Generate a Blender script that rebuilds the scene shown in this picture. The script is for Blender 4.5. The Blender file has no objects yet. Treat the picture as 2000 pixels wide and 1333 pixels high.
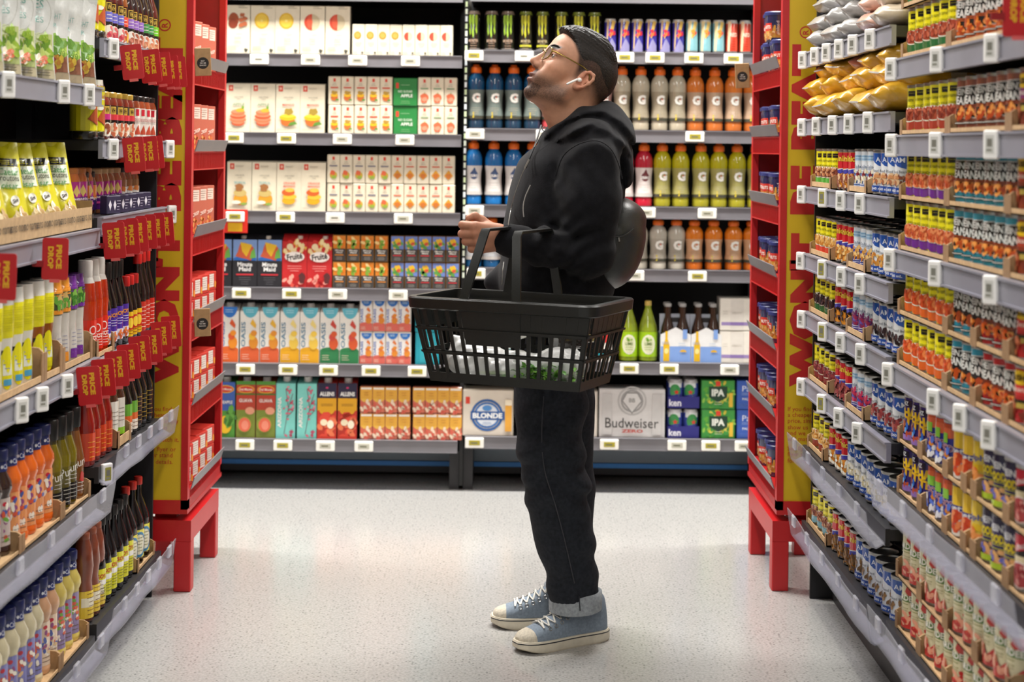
import bpy, bmesh, math, random
import numpy as np
from mathutils import Vector, Matrix
from mathutils.geometry import tessellate_polygon

RND = random.Random(11)
scene = bpy.context.scene
COLL = scene.collection

# ------------------------------------------------------------------ camera, world, lights, exposure
F, H, CX, CY, ROLL = 3200.0, 1.45, 1000.0, 290.0, 0.0125      # focal length (px of a 2000 px frame), eye height, horizon point, roll
cam_d = bpy.data.cameras.new('camera')
cam_d.sensor_width = 36.0
cam_d.lens = F / 2000.0 * 36.0
cam_d.shift_y = -(666.5 - CY) / 2000.0
cam_d.clip_start = 0.05
cam_d.dof.use_dof = True
cam_d.dof.focus_distance = 4.75
cam_d.dof.aperture_fstop = 3.3
cam = bpy.data.objects.new('camera', cam_d)
COLL.objects.link(cam)
ca, sa = math.cos(ROLL), math.sin(ROLL)
cam.matrix_world = Matrix(((ca, -sa, 0, 0), (0, 0, -1, 0), (sa, ca, 0, H), (0, 0, 0, 1)))
scene.camera = cam

scene.view_settings.view_transform = 'Standard'
scene.view_settings.look = 'None'
scene.view_settings.gamma = 1.0
scene.view_settings.use_curve_mapping = False
scene.view_settings.exposure = 0.0

world = bpy.data.worlds.new('store_air')
scene.world = world
world.use_nodes = True
world.node_tree.nodes['Background'].inputs[0].default_value = (1.0, 0.98, 0.955, 1)
world.node_tree.nodes['Background'].inputs[1].default_value = 0.30


def area(name, loc, sx, sy, power, col=(1, 0.975, 0.935)):
    l = bpy.data.lights.new(name, 'AREA')
    l.shape = 'RECTANGLE'
    l.size, l.size_y, l.energy, l.color = sx, sy, power, col
    o = bpy.data.objects.new(name, l)
    o.location = loc
    COLL.objects.link(o)
    return o


# ceiling strip lights of the store: two across the back aisle, three lengthwise above the shopping aisle
LIGHTS = [((0.0, 6.35, 4.10), 5.0, 0.30, 550), ((0.0, 3.6, 3.60), 0.30, 2.6, 40), ((0.0, 0.4, 3.60), 0.30, 2.6, 56),
          ((0.0, -2.6, 3.60), 0.30, 2.2, 62), ((-2.9, 4.0, 3.6), 0.3, 2.6, 30), ((2.9, 4.0, 3.6), 0.3, 2.6, 30)]
for i, (p, sx, sy, w) in enumerate(LIGHTS):
    area('strip_light_lamp', (p[0], p[1], p[2] - 0.035), sx, sy, w)


def px2(x, y, Y):
    """world point at depth Y that the photograph shows at pixel (x, y)"""
    dx, dy = x - CX, y - CY
    ux, uy = dx * ca + dy * sa, -dx * sa + dy * ca
    return Vector((ux * Y / F, Y, H - uy * Y / F))


def pxl(x, y, X):
    """world point on the lengthwise plane x = X seen at pixel (x, y)"""
    dx, dy = x - CX, y - CY
    ux, uy = dx * ca + dy * sa, -dx * sa + dy * ca
    Y = X * F / ux
    return Vector((X, Y, H - uy * Y / F))


# ------------------------------------------------------------------ colours and materials
def C(h):
    h = h.lstrip('#')
    out = []
    for i in (0, 2, 4):
        c = int(h[i:i + 2], 16) / 255.0
        out.append(c / 12.92 if c <= 0.04045 else ((c + 0.055) / 1.055) ** 2.4)
    return tuple(out)


MATS = {}


def pmat(name, col=None, rough=0.5, metal=0.0, spec=0.5, coat=0.0, attr=False, noise=0.06, nscale=40.0, bump=0.0, bscale=200.0,
         trans=0.0, sheen=0.0, sss=0.0):
    if name in MATS:
        return MATS[name]
    m = bpy.data.materials.new(name)
    m.use_nodes = True
    nt = m.node_tree
    b = nt.nodes['Principled BSDF']
    b.inputs['Roughness'].default_value = rough
    b.inputs['Metallic'].default_value = metal
    b.inputs['Specular IOR Level'].default_value = spec
    b.inputs['Coat Weight'].default_value = coat
    b.inputs['Coat Roughness'].default_value = 0.08
    b.inputs['Transmission Weight'].default_value = trans
    b.inputs['Sheen Weight'].default_value = sheen
    if sss:
        b.inputs['Subsurface Weight'].default_value = sss
        b.inputs['Subsurface Radius'].default_value = (0.012, 0.005, 0.003)
        b.inputs['Subsurface Scale'].default_value = 0.5
    tc = nt.nodes.new('ShaderNodeTexCoord')
    nz = nt.nodes.new('ShaderNodeTexNoise')
    nz.inputs['Scale'].default_value = nscale
    nz.inputs['Detail'].default_value = 3
    nt.links.new(tc.outputs['Object'], nz.inputs['Vector'])
    mr = nt.nodes.new('ShaderNodeMapRange')
    mr.inputs['From Min'].default_value, mr.inputs['From Max'].default_value = 0.3, 0.7
    mr.inputs['To Min'].default_value, mr.inputs['To Max'].default_value = 1 - noise, 1 + noise
    nt.links.new(nz.outputs['Fac'], mr.inputs['Value'])
    hsv = nt.nodes.new('ShaderNodeHueSaturation')
    nt.links.new(mr.outputs['Result'], hsv.inputs['Value'])
    if attr:
        at = nt.nodes.new('ShaderNodeAttribute')
        at.attribute_name = 'Col'
        nt.links.new(at.outputs['Color'], hsv.inputs['Color'])
    else:
        hsv.inputs['Color'].default_value = (*col, 1)
    nt.links.new(hsv.outputs['Color'], b.inputs['Base Color'])
    if bump:
        n2 = nt.nodes.new('ShaderNodeTexNoise')
        n2.inputs['Scale'].default_value = bscale
        n2.inputs['Detail'].default_value = 4
        nt.links.new(tc.outputs['Object'], n2.inputs['Vector'])
        bp = nt.nodes.new('ShaderNodeBump')
        bp.inputs['Strength'].default_value = bump
        bp.inputs['Distance'].default_value = 0.002
        nt.links.new(n2.outputs['Fac'], bp.inputs['Height'])
        nt.links.new(bp.outputs['Normal'], b.inputs['Normal'])
    MATS[name] = m
    return m


def clear_mat(name, tint, fac, rough=0.12):
    """thin clear plastic: see-through with a share of glossy and milky surface"""
    if name in MATS:
        return MATS[name]
    m = bpy.data.materials.new(name)
    m.use_nodes = True
    nt = m.node_tree
    nt.nodes.remove(nt.nodes['Principled BSDF'])
    out = nt.nodes['Material Output']
    tr = nt.nodes.new('ShaderNodeBsdfTransparent')
    tr.inputs[0].default_value = (*tint, 1)
    b = nt.nodes.new('ShaderNodeBsdfPrincipled')
    b.inputs['Base Color'].default_value = (*tint, 1)
    b.inputs['Roughness'].default_value = rough
    tc = nt.nodes.new('ShaderNodeTexCoord')
    nz = nt.nodes.new('ShaderNodeTexNoise')
    nz.inputs['Scale'].default_value = 14
    nt.links.new(tc.outputs['Object'], nz.inputs['Vector'])
    mr = nt.nodes.new('ShaderNodeMapRange')
    mr.inputs['To Min'].default_value, mr.inputs['To Max'].default_value = fac * 0.75, min(1, fac * 1.25)
    nt.links.new(nz.outputs['Fac'], mr.inputs['Value'])
    mx = nt.nodes.new('ShaderNodeMixShader')
    nt.links.new(mr.outputs['Result'], mx.inputs['Fac'])
    nt.links.new(tr.outputs[0], mx.inputs[1])
    nt.links.new(b.outputs[0], mx.inputs[2])
    nt.links.new(mx.outputs[0], out.inputs['Surface'])
    MATS[name] = m
    return m


PRINT = pmat('printed_card', attr=True, rough=0.45, noise=0.03)
GLOSS = pmat('printed_gloss', attr=True, rough=0.22, coat=0.3, noise=0.04)
FILM = pmat('printed_film', attr=True, rough=0.26, coat=0.4, noise=0.08, nscale=25, bump=0.5, bscale=60)
PLASTIC = pmat('moulded_plastic', attr=True, rough=0.33, noise=0.03)
LIQUID = pmat('filled_bottle', attr=True, rough=0.12, coat=0.6, noise=0.10, nscale=18)
TIN = pmat('tin_metal', C('#a9a7a2'), rough=0.3, metal=0.9, noise=0.1)
DARKTIN = pmat('dark_can_end', C('#2c2b2b'), rough=0.3, metal=0.5, noise=0.1)
RAIL = pmat('shelf_rail_grey', C('#8c8b96'), rough=0.35, metal=0.25, noise=0.06, nscale=8)
RAILB = pmat('back_rail_grey', C('#7b797d'), rough=0.4, metal=0.2, noise=0.06, nscale=8)
SHELF = pmat('dark_shelf_steel', C('#2a292b'), rough=0.45, metal=0.2)
BLACK = pmat('black_panel', C('#0d0c0d'), rough=0.7)
KRAFT = pmat('kraft_cardboard', attr=True, rough=0.8, noise=0.12, nscale=60)
RED = pmat('red_powder_coat', C('#b5161a'), rough=0.38, noise=0.05, nscale=6)
YEL = pmat('yellow_panel_board', C('#cfa90f'), rough=0.5, noise=0.04, nscale=5)
CLEAR = clear_mat('clear_plastic', (0.82, 0.82, 0.88), 0.20, 0.08)
WHITE = pmat('white_plastic', C('#e8e6e0'), rough=0.4)


# ------------------------------------------------------------------ mesh builder
class MB:
    def __init__(s):
        s.v, s.f, s.c, s.m = [], [], [], []

    def add(s, vs, fs, col=(.5, .5, .5), mi=0):
        o = len(s.v)
        s.v.extend([tuple(p) for p in vs])
        for f in fs:
            s.f.append(tuple(o + i for i in f))
            s.c.append(col)
            s.m.append(mi)
        return s

    def poly(s, pts, col=(.5, .5, .5), mi=0):
        return s.add(pts, [tuple(range(len(pts)))], col, mi)

    def box(s, x0, x1, y0, y1, z0, z1, col=(.5, .5, .5), mi=0, M=None):
        vs = [Vector((x, y, z)) for z in (z0, z1) for y in (y0, y1) for x in (x0, x1)]
        if M is not None:
            vs = [M @ p for p in vs]
        return s.add(vs, [(0, 2, 3, 1), (4, 5, 7, 6), (0, 1, 5, 4), (2, 6, 7, 3), (0, 4, 6, 2), (1, 3, 7, 5)], col, mi)

    def rbox(s, x0, x1, y0, y1, z0, z1, r, col=(.5, .5, .5), mi=0, M=None, seg=1):
        bm = bmesh.new()
        bmesh.ops.create_cube(bm, size=1)
        for v in bm.verts:
            v.co = Vector(((x0 + x1) / 2 + v.co.x * (x1 - x0), (y0 + y1) / 2 + v.co.y * (y1 - y0), (z0 + z1) / 2 + v.co.z * (z1 - z0)))
        bmesh.ops.bevel(bm, geom=list(bm.edges), offset=r, segments=seg, affect='EDGES', profile=0.5)
        if M is not None:
            bm.transform(M)
        bm.verts.index_update()
        s.add([v.co.copy() for v in bm.verts], [[v.index for v in f.verts] for f in bm.faces], col, mi)
        bm.free()
        return s

    def lathe(s, prof, seg=16, sx=1, sy=1, mi=0, cx=0, cy=0, caps=True):
        """prof: (r, z, col) rows from bottom to top"""
        vs, rows = [], []
        for r, z, *c in prof:
            rows.append(len(vs))
            for k in range(seg):
                a = 2 * math.pi * k / seg
                vs.append((cx + r * sx * math.sin(a), cy - r * sy * math.cos(a), z))
        for i in range(len(prof) - 1):
            col = prof[i + 1][2]
            s.add([], [], col)
        o = len(s.v)
        s.v.extend(vs)
        for i in range(len(prof) - 1):
            for k in range(seg):
                k2 = (k + 1) % seg
                s.f.append((o + rows[i] + k, o + rows[i] + k2, o + rows[i + 1] + k2, o + rows[i + 1] + k))
                s.c.append(prof[i + 1][2])
                s.m.append(mi)
        if caps:
            s.f.append(tuple(o + rows[0] + k for k in reversed(range(seg))))
            s.c.append(prof[0][2]); s.m.append(mi)
            s.f.append(tuple(o + rows[-1] + k for k in range(seg)))
            s.c.append(prof[-1][2]); s.m.append(mi)
        return s

    def tube(s, pts, r, seg=8, col=(.5, .5, .5), mi=0, closed=False, flat=1.0, up=None):
        pts = [Vector(p) for p in pts]
        n = len(pts)
        rs = r if isinstance(r, (list, tuple)) else [r] * n
        o = len(s.v)
        prev = None
        for i, p in enumerate(pts):
            a = pts[(i - 1) % n] if (closed or i > 0) else p
            b = pts[(i + 1) % n] if (closed or i < n - 1) else p
            t = (b - a).normalized()
            if up is not None:
                nrm = Vector(up)
            else:
                nrm = prev if prev is not None else (Vector((0, 0, 1)) if abs(t.z) < 0.9 else Vector((1, 0, 0)))
            nrm = (nrm - t * nrm.dot(t)).normalized()
            prev = nrm
            bn = t.cross(nrm)
            for k in range(seg):
                an = 2 * math.pi * k / seg
                s.v.append(tuple(p + nrm * math.cos(an) * rs[i] * flat + bn * math.sin(an) * rs[i]))
        m = n if closed else n - 1
        for i in range(m):
            for k in range(seg):
                k2 = (k + 1) % seg
                i2 = (i + 1) % n
                s.f.append((o + i * seg + k, o + i * seg + k2, o + i2 * seg + k2, o + i2 * seg + k))
                s.c.append(col); s.m.append(mi)
        if not closed:
            s.f.append(tuple(o + k for k in reversed(range(seg)))); s.c.append(col); s.m.append(mi)
            s.f.append(tuple(o + (n - 1) * seg + k for k in range(seg))); s.c.append(col); s.m.append(mi)
        return s

    def grid(s, P, col, mi=0, wrap=False):
        """P[i][j] points, col either one colour or a function (i, j)"""
        o = len(s.v)
        ni, nj = len(P), len(P[0])
        for row in P:
            s.v.extend([tuple(p) for p in row])
        for i in range(ni - 1):
            for j in range(nj if wrap else nj - 1):
                j2 = (j + 1) % nj
                s.f.append((o + i * nj + j, o + i * nj + j2, o + (i + 1) * nj + j2, o + (i + 1) * nj + j))
                s.c.append(col(i, j) if callable(col) else col)
                s.m.append(mi)
        return s

    def mesh(s, name, *mats, smooth=None):
        me = bpy.data.meshes.new(name)
        me.from_pydata(s.v, [], s.f)
        for m in mats:
            me.materials.append(m)
        n = len(me.polygons)
        if len(mats) > 1:
            me.polygons.foreach_set('material_index', s.m)
        if any(m.node_tree.nodes.get('Attribute') for m in mats):
            at = me.color_attributes.new('Col', 'FLOAT_COLOR', 'CORNER')
            lt = np.empty(n, dtype=np.int32)
            me.polygons.foreach_get('loop_total', lt)
            cols = np.ones((n, 4), dtype=np.float32)
            cols[:, :3] = np.array(s.c, dtype=np.float32).reshape(-1, 3)
            at.data.foreach_set('color', np.repeat(cols, lt, axis=0).ravel())
        if smooth is not None:
            me.polygons.foreach_set('use_smooth', np.ones(n, dtype=bool))
            me.set_sharp_from_angle(angle=math.radians(smooth))
        me.update()
        return me


def ob(name, data=None, parent=None, loc=None, rot=None):
    o = bpy.data.objects.new(name, data)
    COLL.objects.link(o)
    if parent is not None:
        o.parent = parent
    if loc is not None:
        o.location = loc
    if rot is not None:
        o.rotation_euler = rot
    return o


def tag(o, label=None, cat=None, group=None, kind=None):
    if label:
        o['label'] = label
    if cat:
        o['category'] = cat
    if group:
        o['group'] = group
    if kind:
        o['kind'] = kind
    return o


# ------------------------------------------------------------------ flat print laid on surfaces
TXT = {}


def text_tris(s, bold=0.0):
    key = (s, bold)
    if key in TXT:
        return TXT[key]
    cu = bpy.data.curves.new('lettering', 'FONT')
    cu.body = s
    cu.size = 1
    cu.resolution_u = 2
    cu.offset = bold
    cu.align_x = 'CENTER'
    o = bpy.data.objects.new('lettering', cu)
    COLL.objects.link(o)
    dg = bpy.context.evaluated_depsgraph_get()
    me = bpy.data.meshes.new_from_object(o.evaluated_get(dg))
    me.calc_loop_triangles()
    v = np.array([p.co[:2] for p in me.vertices]).reshape(-1, 2)
    tr = [tuple(t.vertices) for t in me.loop_triangles]
    bpy.data.objects.remove(o)
    bpy.data.curves.remove(cu)
    bpy.data.meshes.remove(me)
    lo, hi = v.min(0), v.max(0)
    v = v - (lo + hi) / 2
    wd, hg = hi - lo
    T = []
    for a, b, c in tr:
        A, B, D = v[a], v[b], v[c]
        if (B[0] - A[0]) * (D[1] - A[1]) - (B[1] - A[1]) * (D[0] - A[0]) < 0:
            B, D = D, B
        T.append((A, B, D))
    TXT[key] = (T, wd, hg)
    return TXT[key]


class Art:
    """print on a label: u to the right, v upwards, in metres from the label's bottom centre"""
    def __init__(s):
        s.it = []

    def _p(s, polys, col):
        s.it.append((polys, C(col) if isinstance(col, str) else col))
        return s

    def rect(s, u0, v0, u1, v1, col):
        return s._p([[(u0, v0), (u1, v0), (u1, v1), (u0, v1)]], col)

    def ell(s, cu, cv, ru, rv, col, n=14, a0=0, a1=360):
        pts = [(cu + ru * math.cos(math.radians(a0 + (a1 - a0) * k / n)), cv + rv * math.sin(math.radians(a0 + (a1 - a0) * k / n)))
               for k in range(n + (0 if a1 - a0 == 360 else 1))]
        return s._p([pts], col)

    def ring(s, cu, cv, r, w, col, n=18, q=1.0):
        P = []
        for k in range(n):
            a, b = 2 * math.pi * k / n, 2 * math.pi * (k + 1) / n
            P.append([(cu + rr * math.cos(t), cv + q * rr * math.sin(t)) for rr, t in ((r, a), (r, b), (r - w, b), (r - w, a))][::-1])
        P = [[(p[0], p[1]) for p in q_] for q_ in P]
        return s._p(P, col)

    def poly(s, pts, col):
        tri = tessellate_polygon([[Vector((a, b, 0)) for a, b in pts]])
        P = []
        for t in tri:
            A, B, D = (pts[i] for i in t)
            if (B[0] - A[0]) * (D[1] - A[1]) - (B[1] - A[1]) * (D[0] - A[0]) < 0:
                B, D = D, B
            P.append([A, B, D])
        return s._p(P, col)

    def blob(s, cu, cv, ru, rv, col, seed=0, n=12, j=0.25):
        r = random.Random(seed)
        pts = []
        for k in range(n):
            q = 1 - j + 2 * j * r.random()
            a = 2 * math.pi * k / n
            pts.append((cu + ru * q * math.cos(a), cv + rv * q * math.sin(a)))
        return s.poly(pts, col)

    def heap(s, cu, cv, ru, rv, cols, n, r, seed=0, upper=False):
        """many small pieces (beans, leaves) inside an ellipse"""
        rr = random.Random(seed)
        by = {}
        for k in range(n):
            a, q = rr.random() * 6.283, math.sqrt(rr.random())
            if upper:
                a = a / 2
            x, y = cu + ru * q * math.cos(a), cv + rv * q * math.sin(a)
            t = rr.random() * 3.14
            e1, e2 = r * (0.8 + 0.5 * rr.random()), r * 0.62
            pts = [(x + e1 * math.cos(b) * math.cos(t) - e2 * math.sin(b) * math.sin(t), y + e1 * math.cos(b) * math.sin(t) + e2 * math.sin(b) * math.cos(t))
                   for b in (0, 1.047, 2.094, 3.1416, 4.189, 5.236)]
            by.setdefault(rr.choice(cols), []).append(pts)
        for c, P in by.items():
            s._p(P, c)
        return s

    def text(s, body, cu, cv, h, col, w=None, rot=0, bold=0.02):
        T, wd, hg = text_tris(body, bold)
        sy = h / hg
        sx = (w / wd) if w else sy
        c_, s_ = math.cos(math.radians(rot)), math.sin(math.radians(rot))
        P = [[(cu + x * sx * c_ - y * sy * s_, cv + x * sx * s_ + y * sy * c_) for x, y in t] for t in T]
        return s._p(P, col)

    def lines(s, cu, v0, v1, n, w, col, seed=0, th=0.0016, left=None):
        r = random.Random(seed)
        P = []
        for k in range(n):
            v = v1 - (v1 - v0) * k / max(1, n - 1)
            q = w * (0.6 + 0.4 * r.random())
            a = cu - q / 2 if left is None else left
            P.append([(a, v), (a + q, v), (a + q, v + th), (a, v + th)])
        return s._p(P, col)

    def put(s, mb, mapf, ustep=None, lift=0.00035, mi=0, base=0.0003):
        for L, (polys, col) in enumerate(s.it):
            h = base + lift * L
            for P in polys:
                pieces = [P]
                if ustep:
                    us = [p[0] for p in P]
                    k0, k1 = math.floor(min(us) / ustep), math.ceil(max(us) / ustep)
                    if k1 - k0 > 1:
                        pieces = []
                        for k in range(k0, k1):
                            q = clip(clip(P, k * ustep, 1), (k + 1) * ustep, -1)
                            if len(q) > 2:
                                pieces.append(q)
                for q in pieces:
                    mb.poly([mapf(u, v, h) for u, v in q], col, mi)
        return mb


def clip(P, u, sgn):
    out = []
    for i in range(len(P)):
        a, b = P[i], P[(i + 1) % len(P)]
        da, db = sgn * (a[0] - u), sgn * (b[0] - u)
        if da >= 0:
            out.append(a)
        if (da < 0) != (db < 0):
            t = da / (da - db)
            out.append((u, a[1] + t * (b[1] - a[1])))
    return out


def flat_map(y, z0=0.0, x0=0.0):
    return lambda u, v, h: (x0 + u, y - h, z0 + v)


def round_map(R, z0=0.0, sx=1.0, sy=1.0, Rf=None):
    def f(u, v, h):
        r = (Rf(v) if Rf else R) + h
        a = u / R
        return (r * sx * math.sin(a), -r * sy * math.cos(a), z0 + v)
    return f


# ------------------------------------------------------------------ products: a root mesh plus part meshes
class Proto:
    def __init__(s, name, cat, root, parts=(), size=(0.07, 0.07, 0.1)):
        s.name, s.cat, s.root, s.parts, s.size = name, cat, root, list(parts), size


def put(pr, loc, rz=0.0, label=None, group=None, tilt=None, parts=True, scale=None):
    o = ob(pr.name, pr.root, None, loc, (tilt[0] if tilt else 0, tilt[1] if tilt else 0, rz))
    if scale:
        o.scale = scale
    tag(o, label, pr.cat, group)
    if parts:
        for n, me in pr.parts:
            ob(n, me, o)
    return o


ORD = ['first', 'second', 'third', 'fourth', 'fifth', 'sixth', 'seventh', 'eighth', 'ninth', 'tenth', 'eleventh', 'twelfth', 'thirteenth',
       'fourteenth', 'fifteenth', 'sixteenth', 'seventeenth', 'eighteenth']


def nth(i, n, desc, frm, where):
    if n == 1:
        return f'{desc}, {where}'
    return f'{ORD[i]} {desc} {frm}, {where}'
# ------------------------------------------------------------------ the setting
def floor_mat():
    m = bpy.data.materials.new('speckled_vinyl_floor')
    m.use_nodes = True
    nt = m.node_tree
    b = nt.nodes['Principled BSDF']
    tc = nt.nodes.new('ShaderNodeTexCoord')
    big = nt.nodes.new('ShaderNodeTexNoise'); big.inputs['Scale'].default_value = 1.3; big.inputs['Detail'].default_value = 3
    fine = nt.nodes.new('ShaderNodeTexNoise'); fine.inputs['Scale'].default_value = 130; fine.inputs['Detail'].default_value = 3
    vor = nt.nodes.new('ShaderNodeTexVoronoi'); vor.inputs['Scale'].default_value = 100
    for n in (big, fine, vor):
        nt.links.new(tc.outputs['Object'], n.inputs['Vector'])
    r1 = nt.nodes.new('ShaderNodeValToRGB')
    r1.color_ramp.elements[0].position, r1.color_ramp.elements[0].color = 0.36, (*C('#999896'), 1)
    r1.color_ramp.elements[1].position, r1.color_ramp.elements[1].color = 0.60, (*C('#aeada9'), 1)
    e = r1.color_ramp.elements.new(0.47); e.color = (*C('#a3a29f'), 1)
    nt.links.new(fine.outputs['Fac'], r1.inputs['Fac'])
    r2 = nt.nodes.new('ShaderNodeValToRGB')
    r2.color_ramp.elements[0].position, r2.color_ramp.elements[0].color = 0.22, (0.46, 0.46, 0.47, 1)
    r2.color_ramp.elements[1].position, r2.color_ramp.elements[1].color = 0.40, (1, 1, 1, 1)
    sp = nt.nodes.new('ShaderNodeSeparateColor')
    nt.links.new(vor.outputs['Color'], sp.inputs['Color'])
    gt = nt.nodes.new('ShaderNodeMath'); gt.operation = 'LESS_THAN'; gt.inputs[1].default_value = 0.72
    nt.links.new(sp.outputs['Red'], gt.inputs[0])
    ad = nt.nodes.new('ShaderNodeMath'); ad.operation = 'ADD'
    nt.links.new(vor.outputs['Distance'], ad.inputs[0]); nt.links.new(gt.outputs[0], ad.inputs[1])
    nt.links.new(ad.outputs[0], r2.inputs['Fac'])
    mul = nt.nodes.new('ShaderNodeMix'); mul.data_type = 'RGBA'; mul.blend_type = 'MULTIPLY'; mul.inputs['Factor'].default_value = 0.8
    nt.links.new(r1.outputs['Color'], mul.inputs['A']); nt.links.new(r2.outputs['Color'], mul.inputs['B'])
    nt.links.new(mul.outputs['Result'], b.inputs['Base Color'])
    mr = nt.nodes.new('ShaderNodeMapRange')
    mr.inputs['To Min'].default_value, mr.inputs['To Max'].default_value = 0.16, 0.30
    nt.links.new(big.outputs['Fac'], mr.inputs['Value']); nt.links.new(mr.outputs['Result'], b.inputs['Roughness'])
    b.inputs['Specular IOR Level'].default_value = 0.6
    b.inputs['Coat Weight'].default_value = 0.35
    b.inputs['Coat Roughness'].default_value = 0.16
    return m


mb = MB().box(-6, 6, -4, 8.2, -0.08, 0.0)
tag(ob('floor', mb.mesh('floor', floor_mat())), kind='structure')
mb = MB().box(-6, 6, 7.62, 7.7, 0, 4.2)
tag(ob('wall_back', mb.mesh('wall_back', pmat('back_wall_paint', C('#5a5650'), rough=0.8))), kind='structure')
mb = MB().box(-6, 6, -4, 7.62, 4.2, 4.3)
tag(ob('ceiling', mb.mesh('ceiling', pmat('ceiling_white', C('#d9d6cf'), rough=0.9, nscale=4))), kind='structure')
DIFF = bpy.data.materials.new('lit_diffuser')
DIFF.use_nodes = True
DIFF.node_tree.nodes['Principled BSDF'].inputs['Emission Color'].default_value = (1, 0.965, 0.91, 1)
DIFF.node_tree.nodes['Principled BSDF'].inputs['Emission Strength'].default_value = 3.0
PLACE = ['across the cross aisle', 'over the aisle end', 'over the middle of the aisle', 'over the near aisle', 'beyond the left shelving', 'beyond the right shelving']
for (p, sx, sy, w), pl in zip(LIGHTS, PLACE):
    e = ob('ceiling_light', None, None, p)
    tag(e, f'long white ceiling strip light {pl}', 'light', 'ceiling strip lights')
    ob('housing', MB().box(-sx / 2 - .03, sx / 2 + .03, -sy / 2 - .03, sy / 2 + .03, 0, 0.09).mesh('housing', WHITE), e)
    for q in (-1, 1):
        a, b_ = (sx * 0.4, 0.0) if sx > sy else (0.0, sy * 0.4)
        ob('hanger', MB().box(q * a - .006, q * a + .006, q * b_ - .006, q * b_ + .006, 0.09, 4.2 - p[2]).mesh('hanger', TIN), e)
    ob('diffuser', MB().box(-sx / 2, sx / 2, -sy / 2, sy / 2, -0.03, 0.0).mesh('diffuser', DIFF), e)

# ------------------------------------------------------------------ drinks shelving along the back wall
YB = 6.90            # front face of the rails
SB = F / YB


def price_tag(face, w=0.078, h=0.042, card=None):
    """electronic price tag standing in a rail; front is -y"""
    mb = MB()
    if card:
        mb.box(-.052, .052, -0.004, 0.0, -0.068, 0.03, C('#d62a1c'))
        mb.box(-.03, .03, -0.005, -0.004, -0.062, -0.026, C('#e8b21c'))
    mb.rbox(-w / 2, w / 2, -0.014, 0.002, -h / 2, h / 2, 0.003, C('#efece2'))
    mb.box(-w * .3, w * .3, -0.0146, -0.0139, -h * .22, h * .26, C(face))
    mb.box(-w * .2, w * .16, -0.0149, -0.0145, -h * .06, h * .08, C('#6b6a55'))
    return mb.mesh('price_tag', PRINT)


TAGY = price_tag('#a59a2c'); TAGG = price_tag('#b9b7a6'); TAGW = price_tag('#dedbcf'); TAGR = price_tag('#a59a2c', card=True)


def back_bay(label, x0, x1, zs, tags, kick):
    t = tag(ob('drinks_shelving', None, None, ((x0 + x1) / 2, 7.1, 0)), label, 'shelving')
    c = (x0 + x1) / 2
    L = (x1 - x0) / 2
    ob('back_panel', MB().box(-L, L, 0.35, 0.38, 0, 2.35).mesh('back_panel', BLACK), t)
    for q in (-1, 1):
        ob('upright', MB().box(min(q * L, q * (L - .03)), max(q * L, q * (L - .03)), 0.27, 0.35, 0, 2.35).mesh('upright', BLACK), t)
    for i, z in enumerate(zs):
        y0 = YB - 7.1
        s = ob('shelf', MB().box(-L + .006, L - .006, y0 + .012, 0.35, z - .03, z - .002).mesh('shelf', SHELF), t)
        mb = MB().box(-L + .006, L - .006, y0, y0 + .012, z - .05, z + .002)
        mb.box(-L + .006, L - .006, y0 - .004, y0, z - .05, z - .046).box(-L + .006, L - .006, y0 - .004, y0, z - .002, z + .002)
        ob('price_rail', mb.mesh('price_rail', RAILB), s)
        for px, kind in tags[i]:
            p = px2(px, CY + (H - z) * SB, YB)
            ob('price_tag', {'y': TAGY, 'g': TAGG, 'w': TAGW, 'r': TAGR}[kind], s, (p.x - c, y0 - .002, z - .024))
    mb = MB().box(-L, L, 0.10, 0.14, 0.02, zs[-1] - .03, C('#232326'))
    mb.box(-L + .02, L - .02, 0.09, 0.10, 0.075, zs[-1] - .05, C('#7d8a94'))
    mb.box(-L + .02, L - .02, 0.085, 0.10, 0.052, 0.072, C('#3f94e6'))  # strip of reflected blue light, painted on as a bright band
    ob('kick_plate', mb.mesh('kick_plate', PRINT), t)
    for q in (-1, 1):
        ob('foot', MB().box(min(q * L, q * (L - .04)), max(q * L, q * (L - .04)), -0.15, 0.34, 0, zs[-1] - .05).mesh('foot', SHELF), t)
    return t


ZL = [2.112, 1.835, 1.503, 1.172, 0.850, 0.530, 0.212]
ZR = [2.118, 1.862, 1.532, 1.210, 0.945, 0.553, 0.233]
XM = px2(905, 500, YB).x
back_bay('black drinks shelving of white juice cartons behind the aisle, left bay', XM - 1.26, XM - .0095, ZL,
         [[], [(507, 'w'), (607, 'g'), (699, 'g'), (802, 'g')], [(458, 'y'), (560, 'y'), (669, 'g'), (791, 'g')],
          [(460, 'r'), (558, 'y'), (655, 'w'), (788, 'g')], [(472, 'y'), (570, 'y'), (660, 'g'), (778, 'g')],
          [(480, 'y'), (563, 'y'), (642, 'y'), (725, 'y'), (815, 'y')], [(479, 'y'), (553, 'y'), (636, 'g'), (711, 'g')]], True)
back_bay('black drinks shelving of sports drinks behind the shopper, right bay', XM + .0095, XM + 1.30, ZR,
         [[], [(926, 'y'), (1024, 'w'), (1220, 'y'), (1279, 'y'), (1355, 'y'), (1432, 'y')], [(928, 'g'), (1065, 'g'), (1357, 'y')],
          [(927, 'g'), (1262, 'g'), (1381, 'g')], [(930, 'y'), (1240, 'g'), (1362, 'y')], [(1229, 'y'), (1307, 'y'), (1425, 'g')],
          [(927, 'y'), (1190, 'y'), (1322, 'g'), (1388, 'y'), (1453, 'g')]], True)
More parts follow.
